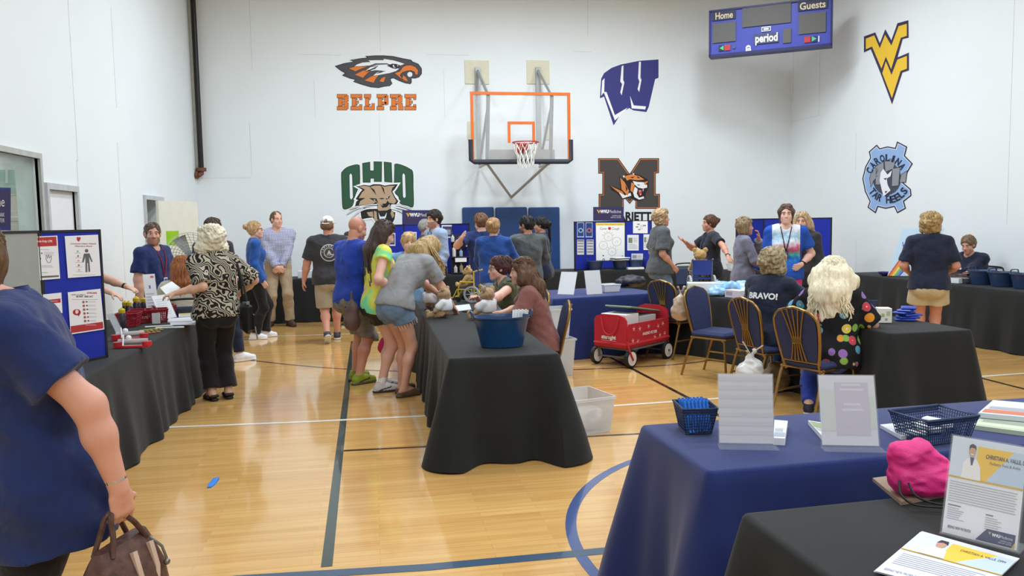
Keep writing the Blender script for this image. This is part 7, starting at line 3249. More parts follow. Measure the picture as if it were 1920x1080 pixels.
def tie_dye(name, stops, scale=3., dist=2., axis=None):
    m, nt, b, oc = node_mat(name)
    n = nt.nodes.new('ShaderNodeTexNoise')
    n.inputs['Scale'].default_value = scale
    n.inputs['Distortion'].default_value = dist
    n.inputs['Detail'].default_value = 2
    nt.links.new(oc, n.inputs['Vector'])
    src = n.outputs['Fac']
    if axis is not None:
        sp = nt.nodes.new('ShaderNodeSeparateXYZ')
        nt.links.new(oc, sp.inputs[0])
        mr = nt.nodes.new('ShaderNodeMapRange')
        mr.inputs[1].default_value, mr.inputs[2].default_value = axis
        nt.links.new(sp.outputs[2], mr.inputs[0])
        ma = nt.nodes.new('ShaderNodeMath')
        ma.operation = 'MULTIPLY_ADD'
        nt.links.new(src, ma.inputs[0])
        ma.inputs[1].default_value = .45
        nt.links.new(mr.outputs[0], ma.inputs[2])
        sb2 = nt.nodes.new('ShaderNodeMath')
        sb2.operation = 'SUBTRACT'
        nt.links.new(ma.outputs[0], sb2.inputs[0])
        sb2.inputs[1].default_value = .22
        src = sb2.outputs[0]
    nt.links.new(ramp(nt, src, stops), b.inputs['Base Color'])
    return m


TIE1 = tie_dye('pastel_tie_dye', [(.3, (120, 214, 190)), (.42, (130, 230, 160)), (.5, (226, 224, 90)), (.56, (232, 226, 110)), (.62, (226, 150, 190)), (.7, (140, 214, 206))], 3.2, 1.4)
TIE2 = tie_dye('rainbow_tie_dye', [(.0, (44, 88, 186)), (.3, (50, 110, 200)), (.45, (70, 190, 170)), (.55, (226, 80, 140)), (.68, (226, 226, 236)), (.85, (150, 190, 214)), (1., (232, 232, 240))], 7, 2, axis=(.95, 1.5))
_nt = TIE2.node_tree
_sx = _nt.nodes.new('ShaderNodeSeparateXYZ')
_nt.links.new(_nt.nodes['Texture Coordinate'].outputs['Object'], _sx.inputs[0])
_ab = _nt.nodes.new('ShaderNodeMath')
_ab.operation = 'ABSOLUTE'
_nt.links.new(_sx.outputs[0], _ab.inputs[0])
_gt = _nt.nodes.new('ShaderNodeMath')
_gt.operation = 'GREATER_THAN'
_gt.inputs[1].default_value = .165
_nt.links.new(_ab.outputs[0], _gt.inputs[0])
_x = _nt.nodes.new('ShaderNodeMix')
_x.data_type = 'RGBA'
_nt.links.new(_gt.outputs[0], _x.inputs[0])
_nt.links.new(_nt.nodes['Color Ramp'].outputs[0], _x.inputs[6])
_x.inputs[7].default_value = lin((44, 84, 180)) + (1,)
_nt.links.new(_x.outputs[2], _nt.nodes['Principled BSDF'].inputs['Base Color'])
_m, _nt, _b, _oc = node_mat('zebra_print')
_w = _nt.nodes.new('ShaderNodeTexWave')
_w.inputs['Scale'].default_value = 11
_w.inputs['Distortion'].default_value = 30
_w.inputs['Detail'].default_value = 1.5
_w.inputs['Detail Scale'].default_value = .8
_w.bands_direction = 'DIAGONAL'
_nt.links.new(_oc, _w.inputs['Vector'])
_nt.links.new(ramp(_nt, _w.outputs['Fac'], [(.0, (34, 32, 30)), (.5, (34, 32, 30)), (.58, (176, 168, 150)), (1, (186, 178, 160))]), _b.inputs['Base Color'])
ZEBRA = _m
_m, _nt, _b, _oc = node_mat('checked_shirting')
_acc = None
for _d in ('X', 'Z'):
    _w = _nt.nodes.new('ShaderNodeTexWave')
    _w.bands_direction = _d
    _w.inputs['Scale'].default_value = 14
    _nt.links.new(_oc, _w.inputs['Vector'])
    _r = ramp(_nt, _w.outputs['Fac'], [(.0, (226, 228, 238)), (.72, (226, 228, 238)), (.9, (140, 140, 176))])
    if _acc is None:
        _acc = _r
    else:
        _x = _nt.nodes.new('ShaderNodeMix')
        _x.data_type = 'RGBA'
        _x.blend_type = 'MULTIPLY'
        _x.inputs[0].default_value = 1
        _nt.links.new(_acc, _x.inputs[6])
        _nt.links.new(_r, _x.inputs[7])
        _acc = _x.outputs[2]
_nt.links.new(_acc, _b.inputs['Base Color'])
CHECK = _m
_m, _nt, _b, _oc = node_mat('fruit_print')
_v = _nt.nodes.new('ShaderNodeTexVoronoi')
_v.inputs['Scale'].default_value = 11
_v.inputs['Randomness'].default_value = .55
_nt.links.new(_oc, _v.inputs['Vector'])
_sp = _nt.nodes.new('ShaderNodeSeparateColor')
_nt.links.new(_v.outputs['Color'], _sp.inputs[0])
_c1 = ramp(_nt, _sp.outputs[0], [(0, (206, 70, 90)), (.2, (226, 150, 50)), (.38, (90, 160, 190)), (.55, (130, 180, 70)), (.7, (150, 110, 190)), (.85, (230, 206, 90))], 'CONSTANT')
_c2 = ramp(_nt, _v.outputs['Distance'], [(0, (240, 236, 226)), (.09, (240, 236, 226)), (.11, (128, 128, 128)), (.40, (128, 128, 128)), (.44, (30, 30, 34)), (1, (30, 30, 34))], 'CONSTANT')
_x = _nt.nodes.new('ShaderNodeMix')
_x.data_type = 'RGBA'
_th = _nt.nodes.new('ShaderNodeMath')
_th.operation = 'COMPARE'
_nt.links.new(_v.outputs['Distance'], _th.inputs[0])
_th.inputs[1].default_value = .27
_th.inputs[2].default_value = .15
_nt.links.new(_th.outputs[0], _x.inputs[0])
_nt.links.new(_c2, _x.inputs[6])
_nt.links.new(_c1, _x.inputs[7])
_nt.links.new(_x.outputs[2], _b.inputs['Base Color'])
FRUIT = _m
NAVY = cloth('navy_cotton', (34, 48, 96))
DNAVY = cloth('dark_navy_cotton', (36, 42, 62))
BLKC = cloth('black_trousering', (34, 32, 34))
JEAN = cloth('denim', (104, 126, 152), var=.2, vs=14)
LJEAN = cloth('pale_denim', (146, 162, 184), var=.2, vs=14)
KHAKI = cloth('khaki_twill', (168, 148, 122))


def W2L(xy, heading, p):
    a = R(heading)
    c, q = math.cos(a), math.sin(a)
    x, y = p[0] - xy[0], p[1] - xy[1]
    return (c * x + q * y, -q * x + c * y, p[2])


# ------------------------------------------------------------------ 1 navy polo woman, close by on the left
xy, hd = (-.97, 2.57), 103
hl = (-.735, 2.40, .91)
w = Person('woman in navy polo and black trousers holding a brown handbag, cut by the left edge', xy, hd, 1.7, fat=1.16, lean=10, hf=.1, yaw=-14, pitch=4,
           LH=W2L(xy, hd, hl), LE=(-.25, -1, -.1), RH=(.1, .3, .95), skin=(212, 156, 134), res=.72, curl=1.15)
w.build(handdir={-1: ((.7, .5, 0), (.1, -.1, -1), 1.2)})
w.shirt(NAVY, sleeve=.66, hem=-.165, e=.02, flare=.022, hemflare=.01, wr=.0045, seed=4, neck=.035)
w.collar(NAVY, w=.07)
w.pants(BLKC, 1.9, e=.012)
w.hair('bob', (104, 76, 52), e=.022, wr=.006, length=.12, vol=.06, locks=520, curl=.006, lr=.55)
w.shoes((30, 28, 30), (40, 36, 36))
w.watch(-1, STEEL)
P1 = w
hw = w.world(w.wr[-1])
bag = thing('handbag', 'brown patterned leather handbag held by the navy polo woman', 'handbag', (hw.x - .01, hw.y + .02, 0), R(72))
BRN = pm('brown_leather', (84, 56, 48), .45, var=.35, vs=35, bump=.2)
PLEA = pm('cream_leather', (196, 170, 150), .5, var=.1)
zt = hw.z - .16
b = MB()
sec = [(.13, .085, 0), (.145, .09, .06), (.14, .075, .14), (.12, .04, .21), (.11, .02, .24)]
v, f = [], []
for (sx_, sy_, z) in sec:
    for i in range(24):
        a = 2 * PI * i / 24
        cx_, sx2 = math.cos(a), math.sin(a)
        v.append((sx_ * math.copysign(abs(cx_) ** .5, cx_), sy_ * math.copysign(abs(sx2) ** .6, sx2), zt - .24 + z))
for k in range(4):
    for i in range(24):
        f.append((k * 24 + i, k * 24 + (i + 1) % 24, (k + 1) * 24 + (i + 1) % 24, (k + 1) * 24 + i))
f += [tuple(range(24))[::-1], tuple(96 + i for i in range(24))]
b.add(v, f)
b.build('bag_body', BRN, bag)
b = MB()
for x in (-.03, .05):
    b.tube([(x, -.072, zt - .2), (x + .01, -.07, zt - .1), (x + .02, -.045, zt - .03)], .012, 6)
b.build('trim_strap', PLEA, bag)
for s_ in (-1, 1):
    b = MB()
    b.tube(spline([(-.08, s_ * .03, zt - .02), (-.06, s_ * .02, zt + .04), (-.05, s_ * .008, hw.z - .075), (-.02, s_ * .004, hw.z - .07), (.03, s_ * .02, zt + .05), (.08, s_ * .03, zt - .02)], 6, False), .008, 8)
    b.build('handle', BRN, bag)
b = MB()
b.tube([(.08, -.04, zt - .02), (.085, -.075, zt - .05), (.09, -.085, zt - .09)], .004, 6)
b.ball((.09, -.085, zt - .1), .01)
b.build('zip_charm', pm('charm_metal', (120, 116, 110), .3, metal=.8), bag)

# ------------------------------------------------------------------ 2 white-haired woman in zebra print
xy, hd = (-1.46, 7.9), 24
w = Person('white-haired woman in zebra print blouse and black trousers reaching over the table', xy, hd, 1.63, fat=1.08, lean=4, LH=W2L(xy, hd, PD(328, 550, 7.9)), LE=(-.2, -.6, -1), RH=(.27, .2, .98), RE=(1, -.4, -.4), yaw=15, pitch=10, curl=.7)
w.build(handdir={-1: ((0, .2, -1),)})
w.shirt(ZEBRA, sleeve=.95, hem=-.06, e=.022, flare=.03, hemflare=.012, wr=.005)
w.pants(BLKC, 1.9, e=.018, flare=.03)
w.hair('curly', (226, 218, 196), e=.03, wr=.007, var=.12, vol=.1, lumps=46, length=.1, locks=220, curl=.013)
w.shoes((40, 26, 26), (30, 22, 22), 'sandal')
P2 = w
lp = w.world(w.wr[-1])
bg = thing('shoulder_bag', 'black shoulder bag with buckles at the hip of the zebra print woman', 'shoulder bag', (P2.xy[0] + .27, P2.xy[1] - .02, 0), R(20))
b = MB()
b.box((0, 0, .78), (.1, .22, .3), bev=.04)
b.box((.055, 0, .74), (.03, .16, .16), bev=.012)
b.build('bag_body', pm('black_leather', (26, 26, 28), .35), bg)
b = MB()
b.tube([(0, -.1, .9), (-.02, -.06, 1.08), (-.06, 0, 1.3), (-.02, .06, 1.08), (0, .1, .9)], .011, 6)
b.build('strap', BLKR, bg)
b = MB()
b.box((-.0, -.105, .93), (.03, .012, .03))
b.tube([(.06, -.1, .7), (.07, -.12, .58)], .006, 6)
b.build('buckle', STEEL, bg)
# the sheet being handed over
b = MB()
q = [PD(300, 540, 7.95), PD(322, 528, 8.15), PD(338, 540, 8.1), PD(318, 560, 7.9)]
b.paint((236, 238, 240))
b.add([tuple(p_) for p_ in q] + [(p_.x, p_.y, p_.z + .003) for p_ in q], [(3, 2, 1, 0), (4, 5, 6, 7), (0, 1, 5, 4), (1, 2, 6, 5), (2, 3, 7, 6), (3, 0, 4, 7)])
m_ = [q[0] * (1 - a) + q[1] * a for a in (.2, .8)]
b.paint((226, 180, 90))
c = (q[0] + q[1] + q[2] + q[3]) / 4
b.add([tuple((c + (p_ - c) * .45) + Vector((0, 0, .0045))) for p_ in q], [(0, 1, 2, 3)])
tag(b.build('sheet', PRINT, smooth=0), 'white sheet with orange picture passed between two hands over the table', 'paper')

# ------------------------------------------------------------------ 3 helper mostly behind the board
xy, hd = (-2.78, 8.2), -95
w = Person('person behind the blue board reaching out bare arms, black wristband', xy, hd, 1.56, LH=W2L(xy, hd, PD(262, 548, 8.45)), RH=W2L(xy, hd, PD(214, 552, 8.2)), LE=(-1, 0, -.6), RE=(1, 0, -.6), skin=(222, 176, 156), res=1.2, curl=.5)
w.build(handdir={-1: ((0, .3, -1),), 1: ((0, 0, -1),)})
w.shirt(cloth('black_tee', (34, 34, 38)), sleeve=.6)
w.pants(BLKC)
w.hair('short', (90, 66, 48))
w.watch(-1, BLKR, False, .02)

# ------------------------------------------------------------------ 4 bearded man by the open door
xy, hd = (-2.42, 9.55), -112
w = Person('bearded man in navy tee by the open door, looking at the camera', xy, hd, 1.68, 'm', fat=1.12, yaw=-48, LH=(-.2, .16, .85), RH=(.27, .02, .82), skin=(214, 162, 140), curl=.5)
w.build(beard=(128, 92, 74), brow=(80, 56, 42), cap_col=None)
w.shirt(NAVY, sleeve=.75, hem=-.1, e=.016, flare=.02)
w.pants(NAVY, 1.92)
w.shoes((40, 40, 44), (60, 60, 60))
w.hair('crop', (92, 70, 54), e=.008)
w.lanyard((150, 40, 50), .34)

# ------------------------------------------------------------------ 5 seated auburn-haired woman
xy, hd = (-1.98, 8.95), 10
w = Person('seated auburn-haired woman in cream top behind the left table', xy, hd, 1.62, seat=.46, lean=8, fat=1.1, LH=(-.25, .35, .75), RH=(.25, .35, .75), yaw=20, pitch=15, res=1.2)
w.build()
w.shirt(cloth('cream_knit', (206, 200, 184)), sleeve=1.9, hem=-.05, e=.02)
w.pants(DNAVY)
w.hair('long', (150, 88, 46), e=.028, length=.16, vol=.04, wr=.004, locks=240, lr=.8)

# ------------------------------------------------------------------ 6 man hidden behind the white hair
xy, hd = (-1.87, 10.1), -30
w = Person('dark-haired person behind the white-haired woman, only head top and sneakers showing', xy, hd, 1.73, 'm', RF=(.24, .1, 0, -30), LF=(-.1, 0, 0), res=1.3)
w.build()
w.shirt(cloth('charcoal_tee', (58, 58, 62)), sleeve=.6, hem=-.1)
w.pants(DNAVY, 1.9)
w.shoes((232, 232, 236), (240, 240, 240))
w.hair('short', (74, 54, 46), e=.014)

# ------------------------------------------------------------------ 7 blonde woman in blue quarter-zip
xy, hd = (-1.66, 12.05), -78
w = Person('blonde woman in blue quarter-zip and black trousers standing near the far black table', xy, hd, 1.7, yaw=-6, LH=(-.14, .1, .86), RH=(.17, .08, .86), LE=(-.3, -1, 0), RE=(.4, -1, 0), skin=(226, 180, 158), LF=(-.09, .1, 0), RF=(.09, -.06, 0))
w.build(smile=.2)
w.shirt(cloth('blue_quarter_zip', (40, 84, 160)), sleeve=1.98, hem=-.06, e=.018, flare=.004, neck=.03)
w.collar(cloth('blue_quarter_zip', (40, 84, 160)))
w.pants(BLKC, 1.94, e=.014, flare=.03)
w.shoes((236, 236, 240), (226, 228, 232))
w.hair('bun', (186, 154, 112), e=.014, vol=.25)
w.glasses((90, 40, 60))

# ------------------------------------------------------------------ 8 bald man in checked shirt
xy, hd = (-1.5, 13.5), 192
w = Person('tall balding man in checked shirt and khaki trousers with clasped hands', xy, hd, 1.86, 'm', fat=1.04, yaw=22, LH=(-.03, .2, .97), RH=(.04, .21, .96), LE=(-1, -.6, -.2), RE=(1, -.6, -.2), skin=(226, 176, 156), LF=(-.14, .1, 0, 14), RF=(.16, 0, 0, -20), curl=.8)
w.build(brow=(150, 120, 100), handdir={-1: ((.3, -.9, 0), (.8, .1, -.5)), 1: ((-.3, -.9, 0), (-.8, .1, -.5))})
w.shirt(CHECK, sleeve=1.96, hem=.045, e=.016, flare=.006, wr=.005)
w.collar(CHECK)
w.pants(KHAKI, 1.95, e=.018, flare=.02)
w.shoes((74, 50, 42), (50, 36, 32))
w.hair('short', (110, 86, 66), e=.006, top_thin=True, wr=.001)
b = MB()
b.lathe([(.132, 0), (.136, .0), (.136, .035), (.132, .035)], 28, c=tuple(w.P + np.array([0, 0, .06])), sx=1.13, sy=.93)
b.build('belt', pm('belt_leather', (60, 42, 34), .5), w.o)

# ------------------------------------------------------------------ 9 walking man with white cap
xy, hd = (-.58, 11.45), 6
w = Person('man walking away in white cap, charcoal tee with round print, khaki shorts', xy, hd, 1.74, 'm', fat=1.16, lean=3, yaw=-18, LH=(-.35, .1, .86), RH=(.3, -.05, .86), skin=(206, 148, 126), LF=(-.07, -.22, .05, 5, 40), RF=(.09, .2, 0), curl=.6)
w.build()
w.shirt(cloth('charcoal_tee', (58, 58, 62)), sleeve=.85, hem=-.1, e=.02, flare=.02)
w.pants(cloth('pale_khaki', (166, 156, 138)), .95, e=.022, flare=.03)
w.shoes((60, 60, 66), (206, 206, 204), lace=(230, 230, 230))
w.hair('crop', (120, 92, 70), e=.006)
def round_print(f):
    f.disc(0, 0, .5, (206, 206, 206), 1, 28)
    f.disc(0, 0, .45, (58, 58, 62), 2, 28)
    f.disc(0, 0, .3, (200, 200, 200), 3, 24)
    f.disc(0, 0, .26, (64, 64, 68), 4, 24)
    for ch, a in zip('LEVIATHAN', [R(170 - 20 * i) for i in range(9)]):
        cx_, cy_ = .335 * math.cos(a), -.335 * math.sin(a)
        t = PI / 2 - a
        c_, s_ = math.cos(t), math.sin(t)
        f.text(ch, 0, 0, .09, (210, 210, 210), 5, bold=.03, align='c', fn=lambda p, q, cx_=cx_, cy_=cy_, c_=c_, s_=s_: (cx_ + p * c_ - q * s_, cy_ + p * s_ + q * c_))
    f.poly([(-.14, .1), (0, -.16), (.14, .1), (.04, .06), (-.04, .06)], (206, 206, 206), 6)


w.print_on(round_print, .62, .24)
cap_m = pm('white_cap_cotton', (226, 226, 224), .8, bump=.2, bs=300)
T_ = lambda v: tuple(w.hc + w.HR @ (np.array(v) * w.hk))
F = Field(w.hc - .16, w.hc + np.array([.16, .26, .2]), .007)
F.ell(T_((0, -.014, .05)), np.array([.087, .108, .092]) * w.hk, M=w.HR, k=0)
F.cut(T_((0, 0, .03)), -w.HR @ np.array([0, -.12, 1]))
F.cone(T_((-.035, .13, .04)), T_((.035, .13, .04)), .045, .045, k=.01, flat=w.HR[:, 2], fk=.2)
V, Q = F.mesh()
cap = np_obj('cap', V, Q, cap_m, w.o)
b = MB()
b.tube([T_((-.05, -.118, .035)), T_((0, -.128, .032)), T_((.05, -.118, .035))], .008, 6)
b.build('cap_strap', cap_m, cap)

# ------------------------------------------------------------------ 10 bald man in blue tee
xy, hd = (-.2, 8.4), -52
w = Person('bald man in royal blue tee, cargo shorts and green sneakers', xy, hd, 1.72, 'm', fat=1.1, lean=4, yaw=-10, pitch=18, LH=(-.2, .2, .86), RH=(.26, .16, .8), RE=(.5, -1, 0), skin=(206, 146, 124), curl=.9, LF=(-.1, .08, 0), RF=(.12, -.04, 0))
w.build(beard=(150, 110, 92), brow=(130, 96, 76), cap_col=(120, 92, 76))
w.shirt(cloth('royal_blue_tee', (36, 66, 168)), sleeve=.8, hem=-.12, e=.018, flare=.02)
w.pants(pm('camo_cargo', (122, 116, 106), .85, var=.3, vs=18, bump=.2, bs=300), 1.04, e=.028, flare=.03)
w.shoes((140, 156, 40), (90, 92, 80), lace=(60, 62, 50))
M10 = w

# ------------------------------------------------------------------ 11 girl in pastel tie-dye
xy, hd = (.06, 7.92), -72
w = Person('girl in pastel tie-dye shirt and black shorts with a hand on her hip', xy, hd, 1.68, lean=3, yaw=-8, pitch=26, RH=(.17, .1, 1.03), RE=(.75, -1, .0), LH=(-.15, .3, .95), skin=(226, 178, 160), curl=.6, LF=(-.08, .05, 0), RF=(.09, -.03, 0))
w.build(handdir={1: ((-1, 0, 0), (-.3, .9, -.2))})
w.shirt(TIE1, sleeve=.3, hem=-.1, e=.02, flare=.016, hemflare=.01)
w.pants(pm('black_sport_shorts', (30, 30, 32), .6), .42, e=.03, flare=.03)
w.socks((234, 234, 234))
w.shoes((206, 208, 210), (60, 60, 64), lace=(70, 72, 78))
w.hair('long', (62, 46, 42), e=.014, length=.34, vol=.05, wr=.003)
G11 = w
hb = w.world(w.P + np.array([-.1, -.22, -.05]))
bp_ = PD(660, 585, 8.0)
b = MB()
F = Field(np.array([-.2, -.2, -.3]), np.array([.2, .2, .3]), .012)
F.ell((0, 0, -.04), (.075, .05, .14), k=0).ell((0, 0, -.1), (.085, .055, .075), k=.05).noise(.006, 30, 2)
F.cone((0, 0, .08), (0, 0, .2), .02, .012, k=.04)
V, Q = F.mesh()
o = np_obj('hobo_bag', V, Q, pm('mauve_brown_leather', (98, 74, 72), .5, var=.15, bump=.2))
o.location = bp_
tag(o, 'soft brown bag hanging between the blue tee man and tie-dye girl', 'bag')

# ------------------------------------------------------------------ 12 blonde woman leaning on the table
xy, hd = (.26, 7.66), -54
w = Person('blonde woman in grey tee and frayed denim shorts leaning over the middle table', xy, hd, 1.68, lean=45, yaw=-10, pitch=56, LH=W2L(xy, hd, (.8, 8.25, .80)), RH=W2L(xy, hd, (.8, 7.85, .80)), LE=(-.6, 0, -1), RE=(.7, -.3, -.5), skin=(216, 164, 142), pel=(0, -.06), LF=(-.08, .06, 0), RF=(.09, -.05, 0), curl=.5)
w.build(handdir={1: ((0, 0, -1),), -1: ((0, 0, -1),)})
w.shirt(cloth('heather_grey_tee', (150, 152, 156), var=.05), sleeve=.72, hem=-.03, e=.022, flare=.02, hemflare=.008)
w.pants(JEAN, .34, e=.022, flare=.02, top=.06)
w.shoes((112, 88, 76), (90, 72, 62), 'slipper')
w.hair('long', (176, 148, 102), e=.014, length=.24, vol=.04, wr=.004, side=.15, hang=True, locks=150)
b = MB()
for q in (-1, 1):
    for i in range(26):
        a = i * 2 * PI / 26
        K, Hp = w.kn[q], w.hip[q]
        d_ = unit(K - Hp)
        e1 = unit(np.cross(d_, [0, 1, 0]))
        e2 = np.cross(d_, e1)
        c_ = Hp + (K - Hp) * .33 + (e1 * math.cos(a) + e2 * math.sin(a)) * .118
        b.tube([c_, c_ + d_ * random.uniform(.02, .05) + e1 * random.uniform(-.01, .01)], .0022, 4)
b.build('frayed_hem', pm('denim_fray', (206, 212, 220), .9), w.o)

# ------------------------------------------------------------------ 13 blond boy
xy, hd = (.47, 9.9), 178
w = Person('smiling blond boy in pale blue tee behind the leaning woman', xy, hd, 1.5, 'm', fat=.88, yaw=4, skin=(236, 190, 166), curl=.4)
w.build(smile=1., brow=(170, 136, 96))
w.shirt(cloth('pale_blue_tee', (120, 160, 200)), sleeve=.6, hem=-.1)
w.pants(JEAN, 1.)
w.shoes((60, 60, 70))
w.hair('fringe', (196, 164, 112), e=.018, wr=.004)

# ------------------------------------------------------------------ 14 grey-haired man
xy, hd = (.86, 13.2), -84
w = Person('grey-haired man in dark shirt facing right before the blue board', xy, hd, 1.68, 'm', fat=1.1, lean=4, skin=(210, 152, 128), res=1.15)
w.build(brow=(150, 146, 140))
w.shirt(DNAVY, sleeve=.7, hem=-.1)
w.collar(DNAVY)
w.pants(BLKC)
w.hair('crop', (150, 148, 144), e=.012)
w.glasses((90, 90, 96))

# ------------------------------------------------------------------ 15 young man with lanyard
xy, hd = (1.0, 12.3), 112
w = Person('dark-haired young man in pale blue shirt with lanyard facing left', xy, hd, 1.82, 'm', fat=.95, yaw=10, pitch=4, LH=(-.24, .1, .92), RH=(.2, .25, 1.05), skin=(220, 172, 150), curl=.6, LE=(-.2, -1, 0))
w.build(brow=(40, 30, 28), beard=(120, 96, 86))
PBLUE = cloth('pale_blue_shirting', (156, 176, 206), var=.06)
w.shirt(PBLUE, sleeve=1.95, hem=.03, e=.018, flare=.004)
w.collar(PBLUE)
w.pants(BLKC)
w.shoes((30, 28, 28), (20, 20, 20))
w.hair('short', (44, 34, 32), e=.022, wr=.005)
w.lanyard((40, 60, 110), .36)
w.watch(-1, BLKR)

# ------------------------------------------------------------------ 16 pointing person in navy scrubs
xy, hd = (1.64, 11.75), -6
w = Person('brown-haired person in navy scrubs pointing at the medicine display', xy, hd, 1.75, 'm', fat=1.02, yaw=30, pitch=10, LH=W2L(xy, hd, PD(866, 446, 11.4)), LE=(-1, 0, -1), RH=(.2, .15, .9), skin=(226, 178, 160), curl=.15, res=1.1)
w.build()
w.shirt(NAVY, sleeve=.7, hem=-.14, e=.02, flare=.02)
w.pants(NAVY, 1.93, e=.02)
w.shoes((30, 30, 34))
w.hair('short', (110, 76, 54), e=.02)

# ------------------------------------------------------------------ 17 woman in blue top and jeans, back turned
xy, hd = (1.66, 10.75), -12
w = Person('blonde woman in blue top and pale jeans seen from behind', xy, hd, 1.68, fat=1.18, yaw=-22, LH=(-.12, .3, .95), RH=(.2, .22, .92), LE=(-1, -.3, 0), RE=(1, -.3, 0), res=1.1)
w.build()
w.shirt(cloth('mid_blue_top', (38, 74, 140)), sleeve=1.5, hem=-.06, e=.02, flare=.01)
w.pants(LJEAN, 1.93, e=.014)
w.shoes((60, 60, 66))
w.hair('bun', (170, 134, 92), e=.018, vol=.3)

# ------------------------------------------------------------------ 18 man in grey sweater
xy, hd = (2.2, 11.05), 14
w = Person('black-haired bearded man in grey sweater seen from behind', xy, hd, 1.7, 'm', fat=1.0, yaw=34, pitch=6, LH=(-.15, .25, 1.0), RH=(.15, .25, 1.0), LE=(-1, -.5, 0), RE=(1, -.5, 0), skin=(190, 138, 112), res=1.1)
w.build(beard=(30, 26, 26), brow=(30, 26, 26))
w.shirt(cloth('grey_sweater', (88, 92, 92)), sleeve=1.9, hem=-.1, e=.02)
w.pants(BLKC)
w.shoes((30, 30, 30))
w.hair('short', (26, 24, 26), e=.014)

# ------------------------------------------------------------------ 19 woman with long dark ponytail
xy, hd = (2.62, 12.0), 64
w = Person('woman in dark clothes with a long black ponytail facing left', xy, hd, 1.7, yaw=8, pitch=6, LH=(-.12, .25, 1.0), RH=(.12, .25, 1.0), skin=(196, 146, 122), res=1.15)
w.build(brow=(30, 26, 26))
w.shirt(cloth('ink_blue_jacket', (38, 46, 66)), sleeve=1.95, hem=-.12, e=.018)
w.pants(BLKC)
w.hair('pony', (28, 26, 28), e=.012, length=.42)

# ------------------------------------------------------------------ 20 seated woman with glasses
xy, hd = (1.55, 8.1), 92
w = Person('seated woman with glasses and auburn ponytail in olive ruffled top, arms on table', xy, hd, 1.66, seat=.46, lean=29, fat=1.12, yaw=8, pitch=4, LH=W2L(xy, hd, PD(862, 592, 7.2)), RH=W2L(xy, hd, PD(893, 558, 8.2)), LE=(-1, -.2, -.5), RE=(1, -.2, -.5), skin=(226, 176, 160), curl=.5)
w.build(smile=.6, brow=(70, 40, 40), handdir={-1: ((0, 0, -1),), 1: ((0, 0, -1),)})
OLIVE = cloth('olive_cotton', (86, 92, 70))
w.shirt(OLIVE, sleeve=.2, hem=-.05, e=.018)
for q in (-1, 1):
    b = MB()
    pts = []
    for i in range(15):
        t = i / 14
        a = t * PI * 1.15 - .3
        pts.append(tuple(w.sh[q] + w.Fw * math.cos(a) * .085 + w.U * math.sin(a) * .075 + w.Rt * q * (.03 + .012 * math.sin(i * 2.4))))
    for k in range(2):
        b.tube([tuple(np.array(p) + w.Rt * q * .016 * k) for p in pts], .011, 6)
    b.build('ruffle', OLIVE, w.shirt_o)
w.pants(DNAVY)
w.shoes((40, 40, 44))
w.hair('pony', (72, 42, 42), e=.016, length=.2, part=.06)
w.glasses((110, 100, 104))

# ------------------------------------------------------------------ 21 seated woman in mauve tee
xy, hd = (1.52, 6.98), 78
w = Person('seated woman with long wavy brown hair in mauve tee and pale jeans', xy, hd, 1.66, seat=.46, lean=20, fat=1.15, yaw=2, pitch=2, LH=(-.1, .42, .76), RH=(.2, .4, .8), LE=(-1, -.5, -.4), RE=(1, -.3, -.3), skin=(222, 172, 150), curl=.6, shy=1.05)
w.build(smile=.4)
w.shirt(cloth('mauve_tee', (132, 86, 80)), sleeve=.75, hem=-.06, e=.02, flare=.016)
w.pants(LJEAN)
w.shoes((70, 66, 70))
w.hair('long', (92, 66, 48), e=.018, length=.28, vol=.1, wr=.006, locks=260, curl=.007, lr=.7)

# ------------------------------------------------------------------ 22 woman in grey tee and jeans
xy, hd = (4.2, 11.15), -94
w = Person('curly blonde woman in dark grey tee and jeans, hand in pocket', xy, hd, 1.78, fat=1.12, yaw=-10, RH=(.2, .14, .96), RE=(.5, -1, 0), LH=(-.2, .12, .95), skin=(216, 160, 136), curl=.8)
w.build()
w.shirt(cloth('slate_tee', (84, 88, 92)), sleeve=.85, hem=-.08, e=.03, flare=.03, hemflare=.015)
w.pants(JEAN, 1.93, e=.016)
w.shoes((60, 60, 66))
w.hair('curly', (180, 150, 112), e=.02, lumps=22, wr=.006, length=.05, locks=160, curl=.01)

# ------------------------------------------------------------------ 23 woman in black polo gesturing
xy, hd = (5.1, 11.35), 84
w = Person('woman with hair bun in black polo gesturing, one hand on a chair back', xy, hd, 1.68, lean=2, yaw=0, RH=(.12, .38, 1.3), RE=(1, -.3, -.9), LH=W2L(xy, hd, PD(1374, 494, 11.7)), LE=(-1, -.5, 0), skin=(206, 150, 126), curl=.3)
w.build(handdir={1: ((-.3, -.3, 1), (.1, .8, .5)), -1: ((0, 0, -1),)}, brow=(60, 44, 40))
BPOLO = cloth('black_polo', (44, 46, 56))
w.shirt(BPOLO, sleeve=.7, hem=-.12, e=.018, flare=.018)
w.collar(BPOLO)
w.pants(BLKC)
w.shoes((30, 30, 32))
w.hair('bun', (92, 62, 46), e=.016, vol=.2)
w.lanyard((30, 40, 70), .26)
w.watch(-1, BLKR)

